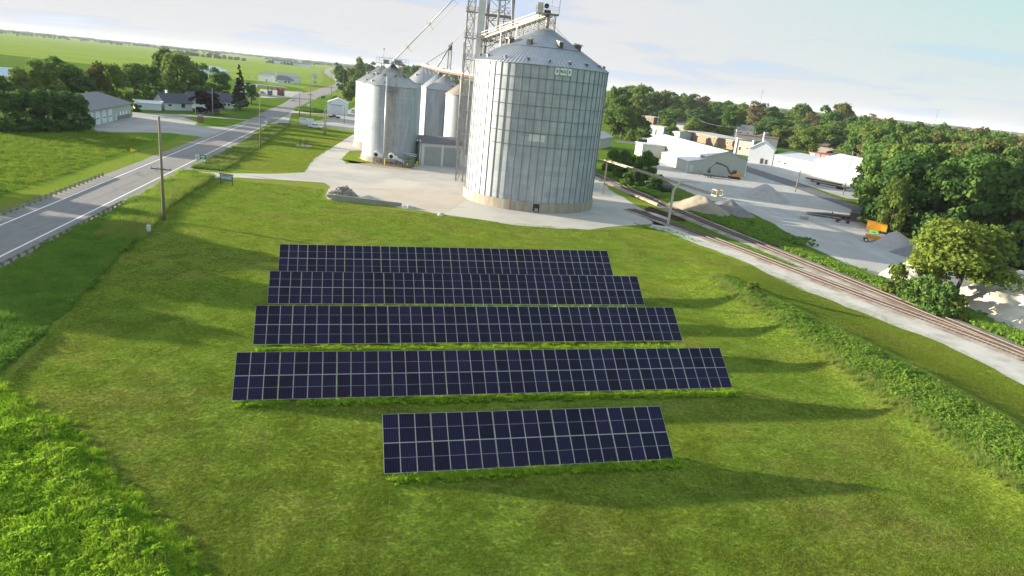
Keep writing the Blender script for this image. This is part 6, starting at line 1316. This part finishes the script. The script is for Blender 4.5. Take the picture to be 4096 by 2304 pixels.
# left side
treep('dark', 22, 332, 234, 'dark tree at the far left end of the hedge by the meadow', 76)
treep('dark2', 72, 330, 226, 'second dark hedge tree from the left edge', 72)
treep('dark', 122, 330, 232, 'dark hedge tree in the middle of the meadow hedge', 78)
treep('dark2', 168, 328, 230, 'dark hedge tree fourth along the meadow hedge', 70)
treep('dark', 200, 324, 240, 'dark hedge tree overlapping the left corner of the fire station', 58)
treep('maple2', 10, 290, 192, 'tree behind the left end of the hedge', 70)
treep('oak2', 62, 285, 178, 'sunlit tree behind the hedge, near the left edge', 72)
treep('oak', 118, 285, 150, 'broad tree with a wide flat top behind the hedge', 88)
treep('maple', 165, 280, 152, 'tree with a dense top between two broad ones behind the hedge', 88)
treep('dark2', 210, 286, 190, 'shadowed tree behind the fire station roof, left part', 80)
treep('olive', 250, 276, 164, 'yellowish tree rising behind the fire station ridge', 60)
treep('oak', 290, 272, 160, 'sunlit oak behind the right end of the fire station', 78)
treep('maple2', 335, 268, 164, 'flat topped green tree above the white cottage', 82)
treep('dark', 375, 262, 168, 'dark tree in the grove left of the tallest one', 70)
treep('oak2', 412, 250, 128, 'pale topped tree standing behind the tallest tree of the grove', 70)
treep('oak', 455, 258, 134, 'tallest and widest tree of the left grove, right above the long white house', 108)
treep('maple', 500, 258, 165, 'tree at the right shoulder of the tallest grove tree', 60)
treep('maple', 550, 252, 176, 'round tree between the pale shed and the conifer', 62)
treep('conif', 604, 278, 166, 'tall dark conifer at the end of the white house', 42)
treep('small', 632, 262, 206, 'slim young tree between the conifer and the gas station', 34)
treep('purple', 521, 286, 232, 'round purple leaved tree in front of the long white house', 74)
treep('bushd', 345, 282, 262, 'small dark bush at the left end of the white cottage', 16)
treep('olive', 420, 200, 143, 'pale tree beyond the grove against the crop field', 34) if False else None
# right of the highway, behind the bins
for i, (bx, by, ty, wp, k, lb) in enumerate([(884, 255, 208, 40, 'oak2', 'small tree standing right above the white shed roof'), (912, 258, 212, 34, 'maple', 'second small tree close to the left wall of the bins'), (862, 232, 176, 34, 'maple2', 'tree at the bend of the highway'), (850, 205, 160, 26, 'maple', 'far tree where the highway disappears'),
        (882, 225, 170, 40, 'oak', 'tree below the tall one left of the bins'), (905, 215, 149, 36, 'oak2', 'tallest tree of the wood left of the bins'), (930, 205, 158, 36, 'maple', 'tree right of the tallest one left of the bins'), (958, 212, 166, 40, 'oak', 'tree just left of the bin roof'), (900, 240, 186, 36, 'maple2', 'low tree at the lower edge of that wood'),
        (1015, 212, 162, 46, 'maple', 'tree seen between the two bin groups'), (1045, 222, 164, 46, 'oak', 'rounded tree over the farthest bin roof'), (1075, 215, 166, 46, 'oak2', 'tree above the rusty conveyor left end'), (1110, 222, 174, 42, 'maple2', 'tree behind the rusty conveyor middle'), (1142, 220, 180, 40, 'maple', 'tree just left of the elevator tower'), (1030, 245, 186, 50, 'oak', 'bright tree low between the two bin groups'), (870, 260, 222, 22, 'small', 'thin tree by the highway verge')]):
    treep(k, bx, by, ty, lb, wp)
# right of the silo: the park
treep('oak', 1562, 348, 262, 'large park tree immediately right of the silo', 92); treep('maple', 1540, 344, 232, 'tree hugging the right wall of the silo', 60); treep('olive', 1592, 345, 276, 'yellowish park tree left of the brick shops', 56); treep('dark2', 1618, 345, 300, 'small dark tree beside the corner shop', 40)
treep('bushl', 1585, 354, 326, 'round bright bush on the park lawn', 28)
treep('bush', 1541, 430, 378, 'green bush against the silo above the tracks', 54); treep('bushd', 1575, 452, 384, 'low wide bush between the silo and the conveyor boom', 66); treep('maple', 1620, 462, 384, 'dark bushy tree behind the conveyor boom', 72, name='bushy_tree'); treep('bushd', 1590, 470, 426, 'shaded undergrowth bush under the boom', 60); treep('bushd', 1645, 480, 440, 'shaded bush just left of the steel tanks', 50)
# tree line and town trees (base row, top row, width)
tl = [(1545, 300, 221), (1572, 296, 222), (1600, 300, 221), (1630, 300, 228), (1660, 298, 236), (1690, 296, 240), (1722, 300, 238), (1752, 302, 244), (1790, 318, 262), (1826, 322, 262), (1862, 328, 268), (1895, 335, 262), (1935, 338, 276), (1968, 342, 300), (2005, 340, 264), (2036, 352, 292), (2070, 356, 276), (2100, 350, 268), (2135, 356, 296), (2150, 384, 300)]
kk = ['oak', 'maple2', 'oak2', 'maple', 'olive', 'maple', 'oak', 'brown', 'maple2', 'maple', 'oak2', 'brown', 'maple', 'maple2', 'oak', 'brown', 'maple', 'olive', 'dark2', 'maple']
pos_words = ['right of the silo top', 'second from the silo', 'third from the silo', 'above the brick shop', 'above the cream gabled house', 'between the gabled houses', 'above the grey gabled house', 'with bare brownish twigs left of the two storey white house', 'above the left part of the brick hall', 'above the middle of the brick hall', 'above the right part of the brick hall', 'with brown buds above the white house', 'above the dull red roofed store', 'low and full behind the blue house', 'above the blue gabled house', 'with tan bare twigs right of the blue house', 'left of the brown hip roof', 'above the brown hip roof', 'right behind the brown hip roof', 'at the right end of the brown hip roof']
for (bx, by, ty), k, pw in zip(tl, kk, pos_words): treep(k, bx, by+7, ty-3, 'town tree '+pw, rnd.uniform(56, 74))
for i, (bx, by, ty) in enumerate(tl[:-2:1]):
    treep(kk[(i*3+1) % len(kk)] if kk[(i*3+1) % len(kk)] != 'brown' else 'oak', bx+15, by-4, ty+8, 'tree behind the one '+pos_words[i], rnd.uniform(48, 62), group='trees behind the town tree line')
treep('redt', 2112, 345, 318, 'small red leaved tree above the brown hip roof', 26); treep('maple2', 1826, 352, 282, 'bright green tree in front of the wood behind the brick hall', 52); treep('small', 1952, 356, 318, 'small bright tree beside the blue gabled house', 26); treep('maple', 2034, 358, 308, 'leafy tree between the blue house and the brown roof', 42)
treep('brown', 2186, 320, 287, 'bare topped tree on the skyline right of the brown roof', 30); treep('brown', 2110, 300, 262, 'tan twiggy tree on the skyline above the brown roof', 44)
treep('bushd', 1940, 402, 378, 'round dark bush at the corner of the white truck shed', 26); treep('bushd', 1912, 396, 382, 'low brown green hedge bush at the truck shed door', 26)
# the near tree with the open trunk, and its bushes
x, y = atp(2392, 762); tree('lit', x, y, 12.9, 'lone sunlit spreading tree in front of the white lime piles', 17.0)
treep('bushl', 2246, 737, 664, 'bright bush at the left end of the track side bushes', 62); treep('bush', 2318, 768, 694, 'bushy clump left of the lone tree trunk', 84); treep('bush', 2362, 790, 716, 'dark green bush at the foot of the lone tree', 80); treep('bushl', 2404, 800, 745, 'small bright bush right below the lone tree', 46); treep('bushd', 2282, 752, 700, 'dark gap filling bush between the two bright ones', 46)
# the wood on the right: a jittered grid of separate trees
clear = [atp(*p) for p in [(2140, 500), (2185, 585), (2222, 600), (2240, 655), (2330, 700), (2420, 722), (2600, 770), (2800, 820)]]
edge = [(105, 268), (103, 262), (109, 228), (104, 205), (98, 190), (95, 178), (93, 166), (97, 150), (98, 128), (108, 96), (128, 70)]
wood = edge+[(240, 120), (520, 330), (420, 560), (300, 560), (205, 440), (150, 330), (134, 270)]
side = ['at the lower edge of the right hand wood', 'inside the right hand wood, lower half', 'inside the right hand wood, upper half', 'near the skyline of the right hand wood']
ntr = 0
yy = 60.0
while yy < 560:
    st = 8.6+max(0, yy-120)*.022; xx = 84.0
    while xx < 520:
        x = xx+rnd.uniform(-.38, .38)*st; y = yy+rnd.uniform(-.38, .38)*st
        if inpoly(x, y, wood):
            px, py = proj(x, y, 8); dc = math.hypot(x, y)
            if (dc > 345 or px-7.5/dc*F4 > 3375) and px < 4096+90 and py > 0 and ntr < 230:
                dist = segdist(x, y, edge); k = rnd.choice(['oak', 'oak2', 'maple', 'maple2', 'oak', 'maple', 'dark2', 'olive', 'brown'] if dist > 40 else ['oak', 'oak2', 'maple', 'dark', 'dark2', 'maple2'])
                if k == 'brown' and dist < 60: k = 'olive'
                h = rnd.uniform(14.5, 20.5)+min(6, dist*.03)
                q = side[0 if dist < 12 else 1 if dist < 60 else 2 if dist < 160 else 3]
                col_ = 'behind the white truck sheds' if px < 3480 else 'above the yellow machines' if px < 3640 else 'left of the lone tree' if px < 3760 else 'above the lone tree' if px < 3920 else 'at the right picture edge'
                q = {0: 'at the yard edge', 1: 'in the near wood', 2: 'deep in the wood', 3: 'on the skyline'}[side.index(q)]+' '+col_
                word = {'oak': 'full yellow green tree', 'oak2': 'tall yellow green tree', 'maple': 'rounded green tree', 'maple2': 'tall green tree', 'dark': 'dense dark tree', 'dark2': 'tall dark tree', 'olive': 'pale olive tree', 'brown': 'brownish budding tree'}[k]
                lbl = ('big ' if h > 19 else 'low ' if h < 17 else '')+word+' '+q; tree(k, x, y, h, lbl, group=lbl+' (several)'); ntr += 1
        xx += st
    yy += st*.95
print('wood trees', ntr)
treep('oak', 2232, 588, 440, 'bright hanging tree at the yard edge behind the yellow machines', 66)
# behind the camera side and beyond the left edge: the trees whose shadows reach the lawn
def cast(x, y, h, kind, lb, w=None): tree(kind, x, y, h, lb, w, group='trees beyond the left edge of the picture')
for i, (x, y, h, k, w) in enumerate([(-110, 106, 13.5, 'dark', 15), (-113, 97.5, 14.5, 'dark2', 14), (-107, 91, 14.5, 'dark', 15), (-104, 84, 12.5, 'dark2', 13), (-104, 77.5, 13.0, 'dark', 12), (-118, 103, 15, 'dark', 14), (-122, 118, 12, 'maple2', 10)]):
    cast(x, y, h, k, 'unseen tree casting its shadow on the lawn, '+['farthest but one up the road', 'third up the road', 'middle one of the row', 'second from the camera', 'nearest the camera', 'set back behind the row', 'farthest up the road'][i], w)

# ------------------------------------------------------------------ ground cover scattered with geometry nodes (stuff)
def hidden_mesh(name, v, m): return quads_mesh(name, v, m)
def blades(seed, n, r, h, w, m, lean=.35, name='blades'):
    rs = np.random.RandomState(seed); v = []
    for i in range(n):
        a = rs.uniform(0, 6.28); q = r*math.sqrt(rs.random()); x, y = math.cos(a)*q, math.sin(a)*q; b = rs.uniform(0, 6.28); t = np.array([math.cos(b)*w/2, math.sin(b)*w/2, 0]); hh = h*rs.uniform(.5, 1.15); l = np.array([rs.normal()*lean*hh, rs.normal()*lean*hh, hh])
        p = np.array([x, y, 0]); v += [p-t, p+t, p+t*.35+l, p-t*.35+l]
    return quads_mesh(name, np.array(v), m)
def clump(seed, n, r, h, size, m, name='clump'):
    rs = np.random.RandomState(seed); lob = [(rs.normal()*r*.5, rs.normal()*r*.5, h*rs.uniform(.25, .6), r*rs.uniform(.35, .6)) for _ in range(5)]
    v = leaf_quads(rs, lob, n, size, .8); v[:, 2] = np.maximum(v[:, 2], 0); return quads_mesh(name, v, m)
def scatter(name, label_m, pts, meshes, smin, smax, mat_=None, scales=None):
    """one stuff object: a cloud of points that carries instances of the small meshes"""
    P = np.array(pts, dtype=np.float32); me = bpy.data.meshes.new(name); me.vertices.add(len(P)); me.vertices.foreach_set('co', P.ravel()); me.update()
    o = bpy.data.objects.new(name, me); COL.objects.link(o); o['kind'] = 'stuff'
    ng = bpy.data.node_groups.new(name, 'GeometryNodeTree'); ng.interface.new_socket('Geometry', in_out='INPUT', socket_type='NodeSocketGeometry'); ng.interface.new_socket('Geometry', in_out='OUTPUT', socket_type='NodeSocketGeometry')
    gi = ng.nodes.new('NodeGroupInput'); go = ng.nodes.new('NodeGroupOutput'); ip = ng.nodes.new('GeometryNodeInstanceOnPoints'); ng.links.new(gi.outputs[0], ip.inputs['Points'])
    jg = ng.nodes.new('GeometryNodeGeometryToInstance')
    for m in meshes:
        so_ = bpy.data.objects.new(name+'_sprig', m); oi = ng.nodes.new('GeometryNodeObjectInfo'); oi.inputs['Object'].default_value = so_; oi.inputs['As Instance'].default_value = True
        ng.links.new(oi.outputs['Geometry'], jg.inputs[0])
    ng.links.new(jg.outputs[0], ip.inputs['Instance'])
    if len(meshes) > 1: 
        jn = ng.nodes.new('GeometryNodeJoinGeometry'); ng.nodes.remove(jg)
        for m_ in [n for n in ng.nodes if n.type == 'OBJECT_INFO']: ng.links.new(m_.outputs['Geometry'], jn.inputs[0])
        ng.links.new(jn.outputs[0], ip.inputs['Instance']); ip.inputs['Pick Instance'].default_value = True
    rv = ng.nodes.new('FunctionNodeRandomValue'); rv.data_type = 'FLOAT_VECTOR'; rv.inputs[0].default_value = (-.12, -.12, 0); rv.inputs[1].default_value = (.12, .12, 6.283); ng.links.new(rv.outputs[0], ip.inputs['Rotation'])
    rs_ = ng.nodes.new('FunctionNodeRandomValue'); rs_.data_type = 'FLOAT'; rs_.inputs[2].default_value = smin; rs_.inputs[3].default_value = smax
    if scales is not None:
        at_ = me.attributes.new('sc', 'FLOAT', 'POINT'); at_.data.foreach_set('value', np.array(scales, dtype=np.float32)); na = ng.nodes.new('GeometryNodeInputNamedAttribute'); na.data_type = 'FLOAT'; na.inputs[0].default_value = 'sc'
        mu = ng.nodes.new('ShaderNodeMath'); mu.operation = 'MULTIPLY'; ng.links.new(rs_.outputs[1], mu.inputs[0]); ng.links.new(na.outputs[0], mu.inputs[1]); ng.links.new(mu.outputs[0], ip.inputs['Scale'])
    else: ng.links.new(rs_.outputs[1], ip.inputs['Scale'])
    ng.links.new(ip.outputs[0], go.inputs[0]); md = o.modifiers.new('scatter', 'NODES'); md.node_group = ng
    return o
rsg = np.random.RandomState(5)
def fill(poly, n, rs=rsg):
    xs = [p[0] for p in poly]; ys = [p[1] for p in poly]; out = []
    while len(out) < n:
        x = rs.uniform(min(xs), max(xs)); y = rs.uniform(min(ys), max(ys))
        if inpoly(x, y, poly): out.append((x, y, hz(x, y)))
    return out
g_lawn = grassmat('lawn blades', (0.204, 0.256, 0.034), (0.158, 0.246, 0.032), (0.270, 0.220, 0.080), 0.5, bump=0, trans=0.42)
lf_weed = leafmat('tall weed leaves', (0.125, 0.280, 0.016), (0.290, 0.440, 0.034), scale=.45, trans=.35, fine=1.6)
lf_weedd = leafmat('ditch weed leaves', (0.095, 0.225, 0.030), (0.190, 0.310, 0.050), scale=.4, trans=.3, fine=1.4)
lf_straw = leafmat('straw seed heads', (0.20, 0.19, 0.06), (0.30, 0.27, 0.12), trans=.3)
lf_berm = leafmat('berm weed leaves', (0.085, 0.185, 0.026), (0.200, 0.310, 0.050), scale=.35, trans=.3, fine=1.3)
# mown lawn: short tufts, denser towards the camera
lawnp = [(-62, 116), (-67, 147), (-45, 156), (-40, 134), (-14, 130), (14, 131), (26, 139), (40, 115), (44, 100), (31, 101), (36, 72), (40, 47), (43, 20), (20, 15), (-14, 15), (-14, 29), (-24, 37), (-38, 46), (-43, 61)]
pts = []; scl = []
for _ in range(900000):
    y = 16+130*rsg.random()**1.45; x = rsg.uniform(-.66, .98)*(y+12); 
    if inpoly(x, y, lawnp):
        q = noise.noise((x*.35, y*.35, 2.0))+.5*noise.noise((x*1.1, y*1.1, 5.0))
        if rsg.random() < .80+q*.30: pts.append((x, y, hz(x, y))); scl.append((.85+.45*max(-.4, q))*(1+max(0, y-50)*.006))
for poly_, n_ in (([(42, 115), (50, 96), (56, 82), (57, 69), (62, 45), (66, 20), (52, 20), (51.5, 38), (48, 59), (44.5, 73), (37.5, 91), (33, 102), (36, 112)], 60000), ([(-78, 160), (-60, 162), (-53, 166), (-58, 190), (-66, 252), (-69, 276), (-92, 292), (-100, 272), (-80, 172)], 26000)):
    for p_ in fill(poly_, n_): pts.append(p_); scl.append(1.0 if n_ > 30000 else 1.7)
scatter('lawn_grass', None, pts, [blades(1, 11, .12, .060, .030, g_lawn), blades(2, 9, .14, .052, .034, g_lawn)], .75, 1.35, scales=scl)
# strips of taller grass along the low edges of the panel rows
tuf = blades(3, 26, .20, .34, .035, lf_weed, .5); tuc = clump(4, 60, .22, .30, .10, lf_weed)
pts = []
for k, x0, y0, z0, hd, sl_ in ROWS:
    n = 19 if k == 1 else 39; L = n*PW; hd = R(hd); d = Vector((math.cos(hd), math.sin(hd))); nn = Vector((-math.sin(hd), math.cos(hd)))
    for _ in range(int(L*26)):
        s = rsg.uniform(.3, L+.3); v = rsg.normal()*.28-.35
        if noise.noise((s*.35, k*9.0, 0))+rsg.random()*.8 > .05: p = Vector((x0, y0))+d*s+nn*v; pts.append((p.x, p.y, hz(p.x, p.y)))
    for _ in range(int(L*8)):
        s = rsg.uniform(0, L); v = rsg.uniform(0, 3.2); p = Vector((x0, y0))+d*s+nn*v; pts.append((p.x, p.y, hz(p.x, p.y)))
scatter('panel_edge_grass', None, pts, [tuf, tuc], .6, 1.25)
# tall weeds in the bottom left corner
wl = [(-41, 46.8), (-38.5, 45.4), (-31.9, 42.0), (-28.3, 39.6), (-25.3, 36.3), (-22.4, 34.3), (-20.1, 32.2), (-17.5, 30.4), (-15.2, 28.0), (-12.8, 24), (-10, 14), (-60, 14), (-75, 40)]
c1 = clump(20, 240, .42, .55, .095, lf_weed); c2 = clump(21, 200, .36, .42, .085, lf_weed); b1 = blades(22, 60, .40, .55, .032, lf_weed, .45); b2 = blades(23, 16, .25, .85, .022, lf_straw, .25)
w1 = fill(wl, 21000); sc1 = [1.0+.45*noise.noise((p[0]*.28, p[1]*.28, 4)) for p in w1]
lf_broad = leafmat('broad weed leaves', (0.055, 0.155, 0.022), (0.130, 0.270, 0.036), scale=.6)
cb_ = clump(24, 130, .45, .75, .17, lf_broad); cs_ = blades(25, 40, .35, .8, .028, leafmat('pale grass stems', (.17, .23, .05), (.27, .31, .09)), .35)
wlb = wl[:9]
edge_ = []
for _ in range(2600):
    i = rsg.randint(8); t_ = rsg.random(); edge_.append((wl[i][0]+(wl[i+1][0]-wl[i][0])*t_+rsg.normal()*.7, wl[i][1]+(wl[i+1][1]-wl[i][1])*t_+rsg.normal()*.7, 0))
scatter('tall_weeds', None, w1, [c1, c2, b1, c1, c2], .7, 1.3, scales=sc1)
scatter('weed_fringe', None, edge_, [b1, c2], .3, .8)
w2 = [p for p in fill(wl, 1800) if segdist(p[0], p[1], wl[:9]) < 1.6]
scatter('seed_heads', None, w2, [b2], .7, 1.15)
# ditch between the highway and the lawn
ditch = [off(-60, 6.6), off(60, 6.4), (-72.5, 141), (-74.5, 149), (-67.5, 147), (-60.5, 114), (-53.5, 92), (-43.8, 62), (-40.2, 48.5), (-62, 30)]
c3 = clump(30, 200, .5, .6, .13, lf_weedd); b3 = blades(31, 40, .4, .7, .04, lf_weedd, .4); b4 = blades(32, 34, .36, .75, .035, lf_straw, .35)
w3 = fill(ditch, 15000); sc3 = [.85+.7*noise.noise((p[0]*.22, p[1]*.22, 14)) for p in w3]
scatter('ditch_weeds', None, w3, [c3, b3], .6, 1.2, scales=sc3)
rim = [(-67.5, 147), (-60.5, 114), (-53.5, 92)]
scatter('ditch_rim_grass', None, [p for p in fill([(-76, 149), (-67, 148), (-59.5, 113), (-52, 91), (-58, 90), (-66, 112)], 5200) if segdist(p[0], p[1], rim) < 5.0 or rsg.random() < .15], [b4, blades(33, 34, .36, .75, .035, lf_weed, .35)], .6, 1.2)
d2 = zpx(600, 150, 2.375, [(470, 1250), (700, 1268), (960, 1100), (1340, 825), (1230, 822), (1000, 930), (760, 1070), (480, 1190), (400, 1240)])
w4 = fill(d2, 5200); scatter('verge_grass', None, w4, [b3, b4, c3], .6, 1.15, scales=[.8+.6*noise.noise((p[0]*.2, p[1]*.2, 24)) for p in w4])
d3 = zpx(960, 220, 5.152, [(1120, 1150), (1480, 990), (1740, 860), (1980, 850), (1800, 960), (1780, 1190), (1460, 1190)])
scatter('far_verge_grass', None, fill(d3, 2600), [b3, c3], 1.2, 2.4)
# berm with rank weeds
bermp = [(30.4, 101.5), (31.2, 92), (33.2, 86.2), (35.6, 74.5), (37.0, 66), (38.2, 59.5), (39.4, 52), (40.6, 45.6), (42, 34), (50, 20), (49.5, 36), (47.8, 50), (46.4, 58), (45.0, 64), (43.0, 72), (40.0, 80), (36.4, 90), (32.2, 101.5)]
c5 = clump(40, 200, .42, .55, .11, lf_berm); c6 = clump(41, 160, .36, .45, .10, lf_berm); b5 = blades(42, 44, .36, .60, .035, lf_berm, .5)
w5 = fill(bermp, 14000); sc5 = [.60+.4*noise.noise((p[0]*.3, p[1]*.3, 44)) for p in w5]
scatter('berm_weeds', None, w5, [c5, c6, b5, c5, c6, clump(43, 120, .45, .6, .16, lf_broad), c5, c6], .6, 1.25, scales=sc5)
fr_ = []
for _ in range(2600):
    i = rsg.randint(9); t_ = rsg.random(); x = bermp[i][0]+(bermp[i+1][0]-bermp[i][0])*t_+rsg.normal()*.6; y = bermp[i][1]+(bermp[i+1][1]-bermp[i][1])*t_+rsg.normal()*.6; fr_.append((x, y, hz(x, y)))
scatter('berm_fringe', None, fr_, [b5, cs_], .25, .7)
tree('bushl', *atp(1888, 752), 1.5, 'small pale flowering shrub at the upper end of the weedy berm', 2.4)
# track side weeds
for nm, L_, w_, n, mm in (('trackside_weeds', [(34, 182), (40.5, 168.5), (48.5, 146), (55, 127), (61.5, 110), (66.5, 95), (70.5, 79), (80, 50)], 2.6, 4200, [c3, b3, clump(50, 160, .5, .8, .14, lf_berm)]), ('verge_undergrowth', [(26, 225), (30, 205), (36, 190), (43, 176), (50, 152), (56, 140)], 4.2, 2600, [c3, clump(51, 240, .8, 1.1, .2, lf_weedd)])):
    pp = []
    while len(pp) < n:
        i = rsg.randint(len(L_)-1); t = rsg.random(); x = L_[i][0]+(L_[i+1][0]-L_[i][0])*t+rsg.normal()*w_*.45; y = L_[i][1]+(L_[i+1][1]-L_[i][1])*t+rsg.normal()*w_*.45
        if segdist(x, y, T1) > 2.9: pp.append((x, y, 0.0))
    scatter(nm, None, pp, mm, .5, 1.3)
scatter('strip_weeds', None, fill([(34.6, 158), (40.5, 145), (45.2, 130.5), (50.5, 116), (48, 117.5), (43.5, 129), (38.5, 139), (33, 150.5)], 900)+fill([(24, 143), (31, 140), (36, 131), (33, 129), (27, 137)], 260), [blades(60, 20, .25, .22, .03, lf_weedd, .5)], .6, 1.2)
# meadow grass across the road
w6 = fill([(-80, 86), (-91, 136), (-106, 196), (-132, 205), (-175, 190), (-150, 110), (-100, 80)], 9000)
scatter('meadow_grass', None, w6, [blades(70, 26, .5, .38, .05, leafmat('meadow blades', (.095, .19, .018), (.21, .28, .035), scale=.12, trans=.3), .4)], .7, 1.5)

# far woods and hedgerows: masses of tree crowns out to the horizon
def flat(m, sx, sz, nm):
    q = m.copy(); q.name = nm; q.transform(Matrix.Diagonal((sx, sx, sz, 1))); return q
far = []; fs_ = []
def farline(az0, az1, d0, d1, n, sc, jit=60):
    for _ in range(n):
        t = rsg.random(); a = R(az0+(az1-az0)*t); d = d0+(d1-d0)*t+rsg.normal()*jit; far.append((math.sin(a)*d, math.cos(a)*d, 0)); fs_.append(sc*rsg.uniform(.7, 1.25))
farline(-38.5, -24, 4800, 5400, 220, .95, 500); farline(-27.2, -23.8, 2550, 2450, 46, .95, 25); farline(-23.6, -22.0, 2450, 2500, 10, .85, 25); farline(-20.6, -18.6, 2500, 2600, 16, .85, 30); farline(-19, -6, 4600, 4200, 230, .95, 400); farline(-15.5, -12.3, 3600, 3500, 40, 1.0, 60); farline(-9, -3, 1500, 1300, 120, 1.25, 120)
farline(5, 38, 2400, 2000, 420, 1.5, 350); farline(5.5, 24, 1150, 900, 340, 1.4, 160); farline(8, 24, 800, 700, 260, 1.3, 90); farline(20, 38, 720, 640, 300, 1.5, 110)
scatter('distant_woods', None, far, [flat(proto('maple')[0], 1.15, .85, 'far_crown'), flat(proto('oak')[0], 1.1, .8, 'far_crown'), flat(proto('dark2')[0], 1.3, .8, 'far_crown')], .8, 1.15, scales=fs_)
# hazy hedgerows on the horizon line
far = []; fs_ = []
farline(-39, 39, 7500, 7500, 1500, 1.6, 1200)
scatter('horizon_woods', None, far, [flat(proto('dark')[0], 2.6, .62, 'hedge_crown')], .7, 1.2, scales=fs_)

# ------------------------------------------------------------------ air
hm_ = bpy.data.materials.new('haze'); hm_.use_nodes = True; t = hm_.node_tree; t.nodes.clear(); o_ = t.nodes.new('ShaderNodeOutputMaterial'); pv = t.nodes.new('ShaderNodeVolumePrincipled')
pv.inputs['Color'].default_value = (0.80, 0.88, 1.0, 1); pv.inputs['Density'].default_value = 0.00005; pv.inputs['Anisotropy'].default_value = 0.0; t.links.new(pv.outputs[0], o_.inputs['Volume'])
HAZE = True
if HAZE:
    hb = MB().box(-24000, 24000, -24000, 24000, -1.0, 72).build('haze', hm_); hb['kind'] = 'stuff'
